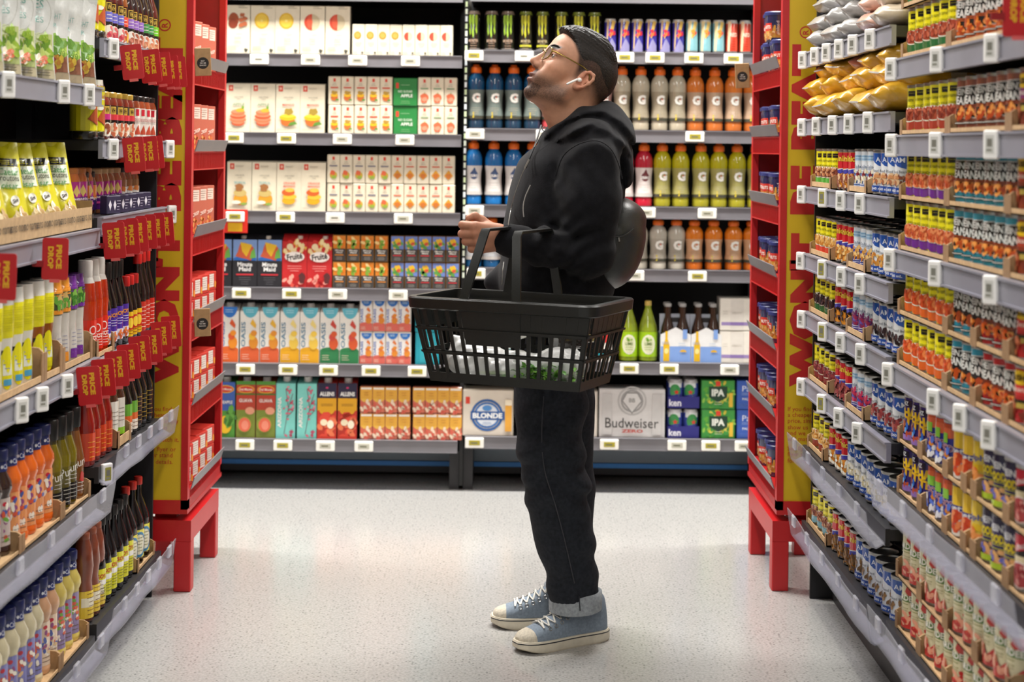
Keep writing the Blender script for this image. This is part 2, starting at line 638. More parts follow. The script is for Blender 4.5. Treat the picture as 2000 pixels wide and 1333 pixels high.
# slotted strip between the two bays
mb = MB().box(-.008, .008, 0, .03, 0.02, 2.3, C('#0c0c0d'))
zz = 0.9
k = 0
while zz < 2.28:
    mb.box(-.0045, .0045, -.002, 0, zz, zz + .022, C(['#dfe9d6', '#c9dcae', '#e6eef0'][k % 3]))  # light showing through the slots, painted as pale dashes
    zz += .031
    k += 1
tag(ob('slotted_strip', mb.mesh('slotted_strip', PRINT), None, (XM, YB + .03, 0)), 'slotted upright strip with pale glints between the two drinks bays', 'upright')


def carton(name, cat, w, d, h, col, art, side=None, top=None, cap=None, mat=PRINT, capx=0.0):
    """drink carton: bevelled brick, optional slanted top and screw cap; print on the front"""
    mb = MB()
    col = C(col)
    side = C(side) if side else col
    e = 0.003
    if top:                                   # slanted top: front edge lower than the back
        hs = h - top
        P = [(-w / 2, -d / 2), (w / 2, -d / 2), (w / 2, d / 2), (-w / 2, d / 2)]
        vs = [(x, y, 0) for x, y in P] + [(-w / 2, -d / 2, hs), (w / 2, -d / 2, hs), (w / 2, d / 2, h), (-w / 2, d / 2, h)]
        mb.add(vs, [(0, 1, 5, 4), (3, 2, 1, 0)], col)
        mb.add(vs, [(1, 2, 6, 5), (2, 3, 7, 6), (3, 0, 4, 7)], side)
        mb.add(vs, [(4, 5, 6, 7)], col)
    else:
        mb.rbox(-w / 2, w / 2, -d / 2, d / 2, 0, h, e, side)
        mb.box(-w / 2 + e, w / 2 - e, -d / 2 - .0002, -d / 2 + .002, e, h - e, col)
    art.put(mb, flat_map(-d / 2 - .0002))
    parts = []
    if cap:
        r, hc, cc = cap
        zt = h - (top or 0) * 0.55 - .004
        m2 = MB().lathe([(r * 1.1, 0, C(cc)), (r * 1.1, hc * .2, C(cc)), (r, hc * .25, C(cc)), (r, hc * .92, C(cc)), (r * .9, hc, C(cc))], 14, cx=capx)
        for p in range(len(m2.v)):
            x, y, z = m2.v[p]
            m2.v[p] = (x, y, z + zt)
        parts.append(('cap', m2.mesh('cap', PLASTIC, smooth=40)))
    return Proto(name, cat, mb.mesh(name, mat), parts, (w, d, h))


def row_back(items, z, wh, frm='from left'):
    """items: (proto, px centres, desc) standing on the shelf of height z"""
    for pr, pxs, desc, *opt in items:
        lv = opt[0] if opt else 1
        for k in range(lv):
            for i, px in enumerate(pxs):
                zz = z + k * (pr.size[2] + .001)
                p = px2(px, CY + (H - zz - pr.size[2] / 2) * SB, YB + .02)
                lvl = '' if lv == 1 else (', lower layer' if k == 0 else ', upper layer')
                d = f'{desc}'
                put(pr, (p.x, YB + .022 + pr.size[1] / 2 + RND.uniform(0, .004), zz), RND.uniform(-.02, .02),
                    nth(i, len(pxs), d, frm, wh + lvl), desc + ' on ' + wh)


CREAM = '#e4dac0'


def pc_tall(kind):
    w, h = .103, .212
    a = Art()
    if kind in ('beet', 'lemon', 'half'):
        if kind == 'beet':
            a.ell(-.018, .145, .022, .03, '#a5502c').ell(-.02, .128, .02, .02, '#8a3a20')
            for x, y in ((.018, .165), (.03, .15), (.014, .145), (.028, .128), (.016, .122)):
                a.blob(x, y, .012, .009, '#b4623c', int(1e4 * x))
        elif kind == 'lemon':
            a.ell(-.005, .142, .031, .034, '#e2b52c', 18).ell(-.005, .142, .025, .028, '#ecc84a', 16).ell(-.005, .142, .006, .006, '#f0d877')
        else:
            a.ell(-.002, .138, .033, .034, '#c9bb98', 18).ell(-.002, .138, .033, .034, '#d2472f', 10, 90, 270).ell(-.012, .138, .012, .028, '#dd5b3e', 12)
        a.lines(.0, .195, .202, 2, .04, '#8c8775', 1, left=.002)
        a.rect(-.006, .083, .02, .0845, '#a9b45a').text('Juice', 0, .066, .013, '#a49c86', bold=0).lines(0, .045, .052, 2, .04, '#a8a08c', 3)
        a.lines(0, .018, .03, 3, .04, '#d98a6a' if kind != 'lemon' else '#dcbf55', 5, left=-.042).blob(.036, .016, .007, .009, '#47463c', 2)
    else:
        a.rect(-.040, .176, -.022, .200, '#d8402c').ell(-.031, .188, .005, .007, '#f0b8a0', 8).lines(0, .186, .190, 2, .05, '#b5ab95', 4, left=-.016)
        a.text('100% PURE', .002, .150, .006, '#8a8272', bold=0).text('JUICE', .002, .140, .006, '#8a8272', bold=0)
        nm, nc = {'apple': ('APPLE', '#7f9a78'), 'mango': ('MANGO', '#d2472f'), 'trop': ('TROPICAL', '#74a9a8'), 'orm': ('ORANGE', '#dd6a4c')}[kind]
        a.text(nm, .002, .119, .010, nc, w=.05)
        if kind == 'orm':
            a.text('MANGO', .002, .105, .009, nc, w=.05)
        if kind == 'apple':
            for i, (y, r) in enumerate(((.04, .028), (.055, .035), (.07, .034), (.085, .03))):
                a.ell(0, y, r, .013, ['#c95a34', '#d97a50'][i % 2]).ell(0, y + .004, r * .92, .008, '#e2916a')
            a.blob(.012, .095, .018, .010, '#dfae3a', 4).blob(.02, .106, .006, .007, '#7ea63c', 3)
        elif kind == 'mango':
            a.ell(0, .05, .03, .022, '#cc6a2c').ell(0, .066, .036, .014, '#e9b722').ell(0, .072, .03, .008, '#f1cf3a').blob(.004, .09, .022, .016, '#a68a34', 7)
            a.poly([(.0, .03), (.042, .038), (.03, .05), (.01, .045)], '#5f8d38')
        elif kind == 'trop':
            a.ell(.006, .05, .03, .026, '#e39a2a').ell(.004, .075, .028, .016, '#c9b06a').blob(.0, .098, .018, .014, '#a06a3a', 5).ell(-.012, .036, .02, .008, '#efe6d2').blob(.02, .03, .016, .006, '#8aa84a', 9)
        else:
            a.ell(0, .045, .028, .016, '#e8a51c').ell(.004, .062, .03, .012, '#efb93a').ell(-.002, .08, .028, .014, '#cf5f28').ell(.004, .09, .02, .009, '#edb84a')
        a.lines(0, .012, .016, 2, .05, '#b5ab95', 8, left=-.044)
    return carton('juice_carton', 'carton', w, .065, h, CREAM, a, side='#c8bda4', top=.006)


def pc_small(kind, w=.0535, h=.121):
    a = Art()
    if kind in ('orange', 'half'):
        if kind == 'orange':
            a.ell(-.004, .085, .016, .017, '#d8882c').ell(-.004, .085, .011, .012, '#e39f48')
        else:
            a.ell(-.002, .083, .018, .018, '#cdbf9c').ell(-.002, .083, .018, .018, '#d5452f', 8, 90, 270)
        a.lines(0, .04, .055, 3, .03, '#b1a894', 2).lines(0, .01, .016, 2, .024, '#d9a084', 3, left=-.022).blob(.017, .012, .004, .006, '#5a584c', 2)
    else:
        a.rect(-.005, .098, .005, .112, '#d8402c').lines(0, .083, .09, 2, .02, '#8a8272', 1)
        nc = {'mango': '#d8563c', 'apple': '#87a07c', 'berry': '#7d7a86', 'peach': '#d8775c'}[kind]
        a.rect(-.016, .070, .016, .076, nc)
        if kind == 'mango':
            a.ell(0, .03, .015, .013, '#cc6a2c').ell(0, .041, .016, .008, '#e9b722').blob(0, .052, .012, .008, '#b08a34', 2).blob(.012, .022, .008, .004, '#5f8d38', 3)
        elif kind == 'apple':
            a.blob(0, .032, .017, .018, '#d66a44', 5).blob(.0, .028, .011, .010, '#e39474', 6).rect(.0, .05, .003, .058, '#7f9a4c')
        elif kind == 'berry':
            a.ell(0, .034, .016, .015, '#c8a63a').blob(-.004, .044, .012, .010, '#d8643c', 3).blob(.004, .026, .010, .008, '#8fa83c', 4)
        else:
            a.poly([(0, .06), (.019, .036), (.0, .018), (-.019, .036)], '#d99a2c').blob(0, .034, .012, .009, '#c4702c', 5)
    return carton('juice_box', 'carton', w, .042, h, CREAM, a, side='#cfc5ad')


W1 = 'top back left shelf'
row_back([(pc_tall('beet'), [464], 'tall cream carton with brown beets'), (pc_tall('lemon'), [513, 561], 'tall cream carton with yellow lemon disc'),
          (pc_tall('half'), [610, 659], 'tall cream carton with half red disc'),
          (pc_small('orange', h=.132), [700, 724.5, 749, 773], 'small cream juice box with orange'),
          (pc_small('half', h=.132), [798, 823, 847.5, 872], 'small cream juice box with half red disc')], ZL[1], W1)
green = Art().rect(-.04, .075, -.028, .098, '#d8402c').lines(0, .086, .088, 1, .04, '#9fc79a', left=-.02).text('NO SUGAR', .0, .062, .010, '#c9dcc4', w=.06).text('APPLE', .006, .044, .013, '#eef2e6', w=.05).lines(0, .012, .02, 2, .05, '#7fb37a', 3)
GREENPK = carton('juice_multipack', 'carton', .102, .08, .119, '#23803a', green, side='#1f7034')
W2 = 'second back left shelf'
row_back([(pc_tall('apple'), [465, 513], 'tall cream apple juice carton'), (pc_tall('mango'), [562, 610], 'tall cream mango juice carton'),
          (pc_small('mango'), [653, 678.5, 704, 729.5, 754], 'small mango juice box', 2), (GREENPK, [791.5], 'green apple juice multipack', 2),
          (pc_small('apple', w=.055), [829, 854.5, 880], 'small apple juice box', 2)], ZL[2], W2)
W3 = 'third back left shelf'
row_back([(pc_tall('trop'), [467, 515.5], 'tall tropical juice carton'), (pc_tall('orm'), [564, 612], 'tall orange mango carton'),
          (pc_small('berry'), [651, 676, 701, 726, 751], 'small mixed fruit juice box', 2), (pc_small('peach'), [776, 801, 826, 851, 876], 'small peach juice box', 2)], ZL[3], W3)
# fourth shelf: dark and red one-litre cartons, small wrapped packs
mm = Art().rect(-.05, .108, .05, .2, '#7f9ed2').ell(0, .118, .05, .012, '#2f6fc0', 14).blob(.0, .15, .040, .035, '#d2603c', 3).poly([(-.02, .19), (.03, .178), (.006, .128), (-.012, .15)], '#e8b92e').poly([(.02, .12), (.046, .125), (.04, .165), (.026, .15)], '#6fae4c').rect(-.05, .0, .05, .112, '#26262a')
mm.text('Minute', 0, .096, .018, '#f2f0ec', w=.062).text('Maid', 0, .076, .018, '#f2f0ec', w=.05).rect(-.036, .050, .036, .056, '#c9323a').lines(0, .012, .04, 4, .05, '#6b6a6e', 2)
MMP = carton('juice_carton', 'carton', .104, .065, .222, '#26262a', mm, side='#1d1d20', top=.03, cap=(.011, .014, '#d8cfc0'), capx=-.01)
fr = Art().heap(0, .165, .045, .03, ['#e8b04a', '#d63a2c', '#f0d8a0', '#c92c26'], 26, .014, 3).ell(-.02, .172, .014, .014, '#efd9ae').ell(0, .13, .042, .022, '#efe6dd').text('Fruité', .0, .131, .026, '#2f2c2c', w=.066, rot=8, bold=0.03)
fr.lines(0, .07, .09, 3, .06, '#f0b0a8', 2).heap(0, .03, .045, .022, ['#e85a4c', '#b51f22', '#f2a090'], 18, .012, 6).blob(.032, .04, .014, .02, '#5a2a2a', 5)
FRP = carton('juice_carton', 'carton', .104, .065, .224, '#c8282a', fr, side='#9f1d20', top=.03, cap=(.011, .014, '#d8cfc0'), capx=.02)


def mini(top, fruit, band, h=.112, w=.058, straw=False):
    a = Art().rect(-w / 2 + .003, .052, w / 2 - .003, h - .003, top).heap(0, .08, w * .36, .02, fruit, 14, .011, len(top) + ord(top[1]))
    a.rect(-w / 2 + .003, .003, w / 2 - .003, .054, '#45423f').text('Minute', 0, .047, .007, '#e8e4da', w=.034).text('Maid', 0, .038, .007, '#e8e4da', w=.026).rect(-.018, .026, .018, .03, band).lines(0, .008, .018, 3, .034, '#98948c', 3)
    if straw:
        a.poly([(-w / 2 + .006, h - .006), (-w / 2 + .016, h - .006), (w / 2 - .004, .004), (w / 2 - .014, .004)], '#d9c4ba')
    return carton('juice_box', 'carton', w, .042, h, top, a, side='#7b5a30', mat=GLOSS)


ORM = mini('#d9822c', ['#e9a436', '#7ea63c', '#f0d08a', '#e07a22'], '#d98a3c')
W4 = 'fourth back left shelf'
row_back([(MMP, [429, 478, 526.5], 'black and blue fruit punch carton'), (FRP, [575, 624], 'red fruit drink carton with white swirl'),
          (ORM, [662.5, 690, 717.5, 745], 'orange and charcoal juice box', 2),
          (mini('#6f86c4', ['#e8b92e', '#d2523c', '#e9c04a', '#5f9e4a'], '#c9323a'), [776, 803, 830, 857, 884], 'blue and charcoal juice box', 2)], ZL[4], W4)


def oasis(base, fr1, fr2, topc='#5fb4c4', small=False):
    w, h = (.0545, .137) if small else (.0815, .245)
    k = h / .245
    a = Art().rect(-w / 2 + .001, .002, w / 2 - .001, .055 * k, base).ell(0, .055 * k, w * .49, .014 * k, base, 12, 0, 180)
    a.ell(.002, .235 * k, w * .40, .045 * k, topc, 14, 180, 360).lines(0, .213 * k, .222 * k, 2, w * .4, '#d7eef2', 2)
    a.text('OASIS', -w * .33, .12 * k, w * .22, '#4b7f9c' if topc != '#2f74c4' else '#2f5fb0', w=.105 * k, rot=90, bold=0.01)
    a.ell(w * .2, .085 * k, w * .24, .026 * k, fr1).ell(w * .13, .112 * k, w * .17, .016 * k, fr2).poly([(w * .02, .165 * k), (w * .3, .145 * k), (w * .34, .160 * k), (w * .15, .185 * k)], fr2).ell(w * .22, .125 * k, w * .16, .012 * k, fr1)
    a.lines(0, .016 * k, .034 * k, 3, w * .5, '#f0d8c0', 4, left=-w * .38)
    if small:
        return carton('juice_box', 'carton', w, .042, h, '#efece6', a, side='#d9d2c8')
    return carton('juice_carton', 'carton', w, .07, h, '#ece8de', a, side='#cfc9bd', top=.028, cap=(.0165, .026, '#f0efe9'))


W5 = 'fifth back left shelf'
row_back([(oasis('#e2662c', '#e58a26', '#dc5a2c', '#2f74c4'), [447], 'white juice carton with orange base and royal blue top'),
          (oasis('#d95f34', '#d98a2c', '#e8b43c'), [487, 526], 'white juice carton with red-orange base'),
          (oasis('#e3a61e', '#e6c04a', '#efd884'), [565.5, 604.5], 'white juice carton with yellow base'),
          (oasis('#2e7d4a', '#d0562c', '#c9483a'), [643.5, 682], 'white juice carton with green base'),
          (oasis('#dd6a5c', '#e08a2c', '#dc7a3c', '#2f74c4', True), [714.5, 740, 765.5, 790], 'small white juice box with coral base', 2)], ZL[5], W5)
teal = Art().rect(-.03, .01, .03, .12, '#2fa6b4').lines(0, .03, .1, 4, .04, '#a6dbe0', 2)
row_back([(carton('juice_multipack', 'carton', .1, .08, .137, '#1f98a8', teal), [834], 'teal juice multipack beside the basket', 2)], ZL[5], W5)
dm = Art().rect(-.04, .115, .04, .235, '#b8402a').rect(-.04, .002, .04, .118, '#7c8a34').ell(0, .205, .036, .017, '#e3b03a').ell(0, .205, .032, .013, '#cf2f26').text('Del Monte', 0, .205, .010, '#f2ead8', w=.054).text('GUAVA', 0, .158, .015, '#f3e9e0', w=.056)
dm.rect(-.04, .182, .04, .188, '#44742c').ell(.018, .115, .02, .016, '#e09a7a').ell(-.006, .058, .032, .034, '#8f9a3a').ell(-.004, .056, .026, .03, '#e2694c').ell(-.002, .054, .015, .02, '#ea8a70').rect(-.04, .225, .04, .24, '#4f8a34')
GUA = carton('juice_carton', 'carton', .0815, .07, .25, '#9a4a2a', dm, side='#5f7a30', top=.025, cap=(.0165, .022, '#efeee8'))
dp = Art().rect(-.04, .11, .04, .235, '#3f5fa8').rect(-.04, .002, .04, .114, '#4f8f34').ell(0, .205, .036, .017, '#e3b03a').ell(0, .205, .032, .013, '#cf2f26').text('Del Monte', 0, .205, .010, '#f2ead8', w=.054).text('PINEAPPLE', 0, .15, .013, '#f3e9e0', w=.06).ell(.0, .055, .028, .038, '#e4b420').heap(.02, .09, .02, .03, ['#3f6f2c', '#5f9a3c'], 9, .02, 3)
PINE = carton('juice_carton', 'carton', .0815, .07, .25, '#3f7a34', dp, side='#2f5f2c', top=.025, cap=(.0165, .022, '#efeee8'))
az = Art().text('ARIZONA', -.026, .11, .016, '#f0eee6', w=.13, rot=90, bold=0.03)
for x0, y0, x1, y1 in ((-.006, .02, .012, .13), (.012, .13, .03, .19), (.012, .13, .0, .21), (.006, .09, .034, .12), (.02, .15, .036, .145)):
    nx, ny = (y1 - y0), -(x1 - x0)
    q = .0012 / math.hypot(nx, ny)
    az.poly([(x0 + nx * q, y0 + ny * q), (x1 + nx * q, y1 + ny * q), (x1 - nx * q, y1 - ny * q), (x0 - nx * q, y0 - ny * q)], '#6a4a50')
az.heap(.012, .15, .022, .07, ['#d8607a', '#e897a6', '#c2405c'], 22, .006, 4).heap(.015, .02, .02, .012, ['#d8607a', '#b1506a'], 8, .007, 5)
ARZ = carton('tea_carton', 'carton', .0815, .07, .252, '#7fd0c4', az, side='#5fb4a8', top=.02, cap=(.0165, .022, '#efeee8'))
al = Art().rect(-.04, .17, .04, .236, '#221c3a').text('ALLENS', 0, .190, .018, '#f3f1ea', w=.062, bold=0.04).ell(0, .216, .006, .004, '#c9326a').rect(-.04, .12, .04, .172, '#e6a81c').ell(0, .122, .032, .022, '#e6a81c', 14, 180, 360).lines(0, .14, .146, 2, .05, '#7a4a1a', 2)
al.heap(0, .055, .036, .05, ['#d8402c', '#e8764c', '#e24a34', '#c23026'], 22, .019, 4).ell(-.012, .07, .015, .014, '#f3e3c0').ell(.016, .062, .014, .018, '#f6ebcf').rect(-.04, .0, .04, .012, '#cf3a2a')
ALN = carton('juice_carton', 'carton', .0815, .07, .25, '#cf3a2a', al, side='#1f1a34', top=.022, cap=(.0165, .022, '#efeee8'))
pk = Art().rect(-.025, .055, .025, .108, '#e3a83a').ell(0, .058, .022, .014, '#eab84a', 10, 180, 360).rect(-.022, .098, .022, .106, '#f0e8da').heap(0, .026, .022, .022, ['#e2745c', '#efb094', '#f3dcc0', '#d8604c'], 14, .010, 3).lines(0, .074, .084, 2, .028, '#b9782a', 4)
PKB = carton('juice_box', 'carton', .0535, .042, .112, '#d9765c', pk, side='#b06a54', mat=GLOSS)
W6 = 'bottom back left shelf'
row_back([(PINE, [440], 'green and blue pineapple juice carton'), (GUA, [479.5, 518.5], 'red and green guava juice carton'),
          (ARZ, [558, 599], 'mint green tea carton with blossom twig'), (ALN, [638.5, 678], 'navy and yellow apple juice carton')], ZL[6], W6)
row_back([(PKB, [715, 739.5, 764, 789], 'wrapped apple juice box of left pack', 2), (PKB, [818, 842, 866, 890], 'wrapped apple juice box of right pack', 2)], ZL[6], W6)


# ------------------------------------------------------------------ right drinks bay
def lathe_proto(name, cat, prof, seg, mat, parts, size, sx=1, sy=1):
    return Proto(name, cat, MB().lathe([(r, z, C(c)) for r, z, c in prof], seg, sx, sy).mesh(name, mat, smooth=50), parts, size)


def drink_can(r, h, col, art, topc='#b9b7b2'):
    prof = [(r * .78, 0, '#8f8d88'), (r * .86, .002, '#8f8d88'), (r, .010, '#a5a39e'), (r, .012, col), (r, h - .014, col), (r * .99, h - .0135, topc), (r * .83, h - .003, topc), (r * .83, h, topc), (r * .78, h, topc), (r * .76, h - .004, topc)]
    m = MB()
    art.put(m, round_map(r), r * .35)
    return lathe_proto('drink_can', 'can', prof, 16, LIQUID, [('label_print', m.mesh('label_print', GLOSS))], (2 * r, 2 * r, h))


def claw(c1, foot, footc):
    a = Art()
    for x, y0 in ((-.015, .075), (-.002, .066), (.012, .08)):
        a.poly([(x - .005, .15), (x + .004, .152), (x + .005, .12), (x + .002, .10), (x + .004, y0), (x, y0 - .012), (x - .004, y0 + .01), (x - .002, .105), (x - .006, .125)], c1)
    a.text(foot, 0, .042, .012, footc, w=.04)
    if c1 != '#9cc23c':
        a.rect(-.026, .018, .026, .026, c1)
    a.lines(0, .01, .03, 3, .034, footc, 3)
    return a


MON1 = drink_can(.030, .168, '#17170f', claw('#9cc23c', 'MONSTER', '#b59a84'), '#7a6a5c')
MON2 = drink_can(.030, .168, '#1b190f', claw('#b9b82c', 'MONSTER', '#b5a47c'), '#6f7c2c')
rb = Art().poly([(-.016, .136), (-.008, .136), (-.014, .02), (-.020, .012)], '#c2a878').poly([(.006, .136), (.022, .13), (.0, .06), (-.006, .07)], '#d8b45a').heap(.002, .082, .014, .012, ['#d8324a', '#c22a3c', '#e8763c'], 8, .008, 4).poly([(-.022, .0), (.022, .0), (.022, .03), (.004, .06)], '#8a86ac')
RBB = drink_can(.0262, .142, '#352f86', rb)
rt = Art().poly([(-.02, .136), (-.004, .136), (-.012, .01), (-.022, .012)], '#e0cf9a').poly([(.006, .136), (.022, .13), (.0, .06), (-.006, .07)], '#e4c46a').heap(.002, .082, .014, .014, ['#d8524a', '#e8963c'], 7, .008, 4)
RBT = drink_can(.0262, .142, '#78a8ae', rt)
rr_ = Art().poly([(-.02, .136), (-.006, .136), (-.012, .01), (-.022, .012)], '#e8c9a0').text('RED', .004, .08, .016, '#f0dcc4', w=.03).lines(.002, .02, .06, 5, .03, '#8e1c14', 4)
RBR = drink_can(.0262, .142, '#c0402a', rr_)
V1 = 'top back right shelf'
row_back([(MON1, [925, 960, 992], 'black energy drink can with green claw marks'), (MON2, [1027, 1060, 1097, 1131, 1162], 'black energy drink can with yellow claw marks'),
          (RBB, [1193, 1220, 1246, 1273, 1299, 1326], 'slim dark blue energy drink can'), (RBT, [1353, 1379, 1405], 'slim pale teal energy drink can'),
          (RBR, [1431, 1457], 'slim red energy drink can')], ZR[1], V1)


def sport(liq, label, kind, h=.272, cap='#f0701c', lower=None):
    k = h / .272
    r = .0385
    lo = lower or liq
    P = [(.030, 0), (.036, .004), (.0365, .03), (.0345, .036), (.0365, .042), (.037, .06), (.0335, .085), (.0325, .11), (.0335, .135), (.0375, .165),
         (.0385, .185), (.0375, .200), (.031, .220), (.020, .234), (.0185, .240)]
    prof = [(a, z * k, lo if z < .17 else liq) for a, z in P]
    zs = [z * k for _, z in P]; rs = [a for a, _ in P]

    def Rf(v):
        return float(np.interp(v + z0, zs, rs)) + .0005
    z0 = .042 * k
    lh = (.165 - .042) * k
    m = MB()
    a = Art().rect(-.052, 0, .052, lh, label)
    if kind == 'G':
        a.rect(-.05, .0, .05, .012, '#4b4a3e').rect(-.012, .004, -.006, .03, '#c9b43a')
        a.text('G', .002, lh * .72, .040, '#f0ede4', bold=0.06).poly([(.004, lh * .72), (.012, lh * .72), (.007, lh * .72 + .008)], '#d8502c').lines(.0, .02, .045, 4, .04, '#a49c88', 2)
    else:
        a.ell(.004, lh * .68, .019, .018, kind).text('ZERO', .004, lh * .66, .011, '#e9e7e2', w=.042, bold=0.05).poly([(-.006, lh * .8), (.014, lh * .8), (.006, lh * .95)], kind).lines(0, .03, .05, 3, .045, '#b9b2aa', 2).rect(-.05, .0, .05, .012, '#d5d2cc')
    # wide label in vertical steps so that it follows the waist
    b = Art()
    for polys, col in a.it:
        if len(polys) == 1 and len(polys[0]) == 4 and abs(polys[0][0][0]) > .04:
            v0, v1 = polys[0][0][1], polys[0][2][1]
            n = max(1, int((v1 - v0) / .014))
            b._p([[(-.052, v0 + (v1 - v0) * i / n), (.052, v0 + (v1 - v0) * i / n), (.052, v0 + (v1 - v0) * (i + 1) / n), (-.052, v0 + (v1 - v0) * (i + 1) / n)] for i in range(n)], col)
        else:
            b._p(polys, col)
    b.put(m, round_map(.036, z0, Rf=Rf), .012)
    cp = MB().lathe([(.021, .236 * k, C(cap)), (.0235, .240 * k, C(cap)), (.0235, .256 * k, C(cap)), (.021, .262 * k, C(cap)), (.0145, .264 * k, C(cap)), (.013, h, C(cap))], 14)
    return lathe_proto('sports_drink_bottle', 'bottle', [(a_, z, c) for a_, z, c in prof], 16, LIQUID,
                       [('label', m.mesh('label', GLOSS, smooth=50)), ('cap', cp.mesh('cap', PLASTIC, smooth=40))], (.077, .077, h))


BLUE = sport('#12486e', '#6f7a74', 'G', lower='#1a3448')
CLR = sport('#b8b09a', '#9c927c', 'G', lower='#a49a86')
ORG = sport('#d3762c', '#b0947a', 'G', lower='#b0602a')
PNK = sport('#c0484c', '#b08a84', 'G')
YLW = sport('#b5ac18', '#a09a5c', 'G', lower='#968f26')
ZBL = sport('#1c6cae', '#d9d5d0', '#46587c')
ZRD = sport('#b51f34', '#d9cec9', '#6a3a3c')
V2 = 'second back right shelf'
row_back([(BLUE, [929, 966, 1003, 1040], 'dark blue sports drink bottle'), (PNK, [1076, 1180], 'pink sports drink bottle'), (CLR, [1216, 1253, 1290, 1325], 'pale grey sports drink bottle'),
          (ORG, [1360, 1398, 1435, 1472], 'orange sports drink bottle')], ZR[2], V2)
V3 = 'third back right shelf'
row_back([(ZBL, [924, 964, 1003, 1040], 'bright blue bottle with white label'), (ZRD, [1222, 1259], 'red bottle with white label'),
          (YLW, [1295, 1331, 1371, 1406, 1442, 1479], 'yellow-green sports drink bottle')], ZR[3], V3)
sh = .215
V4 = 'fourth back right shelf'
row_back([(sport('#1c5c8e', '#c9cdd0', '#2c4a7c', sh), [925, 960, 995, 1030], 'short blue bottle with white label'), (sport('#b9b3a4', '#a8a294', 'G', sh), [1250, 1287, 1323], 'short clear sports drink bottle'),
          (sport('#dc7a1e', '#c79a74', 'G', sh, lower='#c8661c'), [1358, 1396, 1435, 1471], 'short orange sports drink bottle')], ZR[4], V4)
# fifth shelf: lime soda, beer carriers, white boxes
lm = Art().rect(-.055, 0, .055, .105, '#9cc41e').ell(0, .052, .03, .042, '#e7e4cf', 16).ell(0, .052, .024, .035, '#d7dbb0', 14).text('LIME', 0, .055, .012, '#4d6b1c', w=.03).lines(0, .03, .04, 2, .03, '#6f8a3a', 2).heap(0, .074, .01, .006, ['#7fa83a', '#5f8a2c'], 5, .006, 2)
m = MB()
lm.put(m, round_map(.0405, .022), .012)
cp = MB().lathe([(.0145, .236, C('#b79a4a')), (.0145, .255, C('#c8ab58')), (.012, .257, C('#c8ab58'))], 12)
LIME = lathe_proto('soda_bottle', 'bottle', [(.032, 0, '#2f3f10'), (.040, .006, '#38480f'), (.040, .132, '#7d8f20'), (.036, .155, '#8a9c26'), (.020, .205, '#94a52c'), (.0135, .225, '#94a52c'), (.0135, .238, '#8a9c26')], 16, LIQUID,
                   [('label', m.mesh('label', GLOSS, smooth=50)), ('cap', cp.mesh('cap', PLASTIC, smooth=40))], (.08, .08, .257))
beer = lathe_proto('beer_bottle', 'bottle', [(.026, 0, '#2c1a10'), (.030, .004, '#2c1a10'), (.030, .12, '#2c1a10'), (.027, .145, '#321e12'), (.0135, .19, '#3b2617'), (.013, .232, '#3b2617'), (.0155, .234, '#9c9a98'), (.0155, .246, '#a9a7a4'), (.012, .248, '#a9a7a4')], 14, LIQUID, [], (.06, .06, .248))
cr = Art().rect(-.063, .002, .063, .068, '#7d9fd8').poly([(-.026, .005), (-.052, .005), (-.052, .075), (-.044, .098), (-.044, .132), (-.034, .132), (-.034, .098), (-.026, .075)], '#e0b41c').ell(-.039, .048, .009, .012, '#f0dc8c').lines(-.0, .078, .084, 2, .03, '#8aa0c8', 2, left=-.058).lines(0, .07, .08, 2, .04, '#9ab0cc', 3, left=.012).ell(.032, .045, .014, .010, '#d8a81c', 10, 0, 180).rect(.03, .10, .048, .14, '#7d9fd8')


def carrier():
    mb = MB()
    w, d, h = .064, .06, .145
    P = [(-w, 0), (w, 0), (w, .118), (.0, h + .004), (-w, .118)]
    mb.poly([(x, -d, z) for x, z in P], C('#e2e2e0'))
    mb.poly([(x, d, z) for x, z in reversed(P)], C('#d5d5d2'))
    mb.poly([(-w, d, 0), (-w, -d, 0), (-w, -d, .118), (-w, d, .118)], C('#bcc8dc'))
    mb.poly([(w, -d, 0), (w, d, 0), (w, d, .118), (w, -d, .118)], C('#bcc8dc'))
    mb.poly([(-w, d, 0), (w, d, 0), (w, -d, 0), (-w, -d, 0)], C('#cfcfcc'))
    cr.put(mb, flat_map(-d))
    hd = MB().box(-w, w, -.002, .002, .0, .20, C('#cfd6e2')).box(-.03, .03, -.0026, .0026, .165, .185, C('#3a3a3a'))
    return Proto('beer_carrier', 'carton', mb.mesh('beer_carrier', PRINT), [('carrying_handle', hd.mesh('carrying_handle', PRINT))], (.128, .12, .145))


CAR = carrier()
V5 = 'fifth back right shelf'
row_back([(LIME, [1229, 1267], 'lime green soda bottle with oval label')], ZR[5], V5)
for n_, px in enumerate((1320, 1380)):
    which = ('nearer the lime bottles', 'nearer the white boxes')[n_]
    p = px2(px, 660, YB + .02)
    o = put(CAR, (p.x, YB + .085, ZR[5]), 0, f'white and blue beer carrier with yellow bottle print, {which}', 'beer carriers on the back shelf')
    for sx_, nm in ((-1, 'left'), (1, 'right')):
        for sy_, nn in ((-1, 'front'), (1, 'rear')):
            put(beer, (p.x + sx_ * .0315, YB + .085 + sy_ * .029, ZR[5] + .001), 0, f'brown beer bottle, {nn} {nm} in the carrier {which}', 'brown beer bottles in carriers')
wb = Art().rect(-.07, .022, .07, .036, '#9a86b8').rect(-.032, .002, .024, .130, '#dcd6cc').rect(-.032, .022, .024, .036, '#8670a8').text('HEAVY', -.004, .075, .009, '#b0a99c', w=.04, bold=0).lines(0, .07, .08, 2, .02, '#bdb6a8', 2, left=-.064)
WBX = carton('drink_case', 'box', .155, .11, .137, '#e6e0d4', wb, side='#cfc9bd')
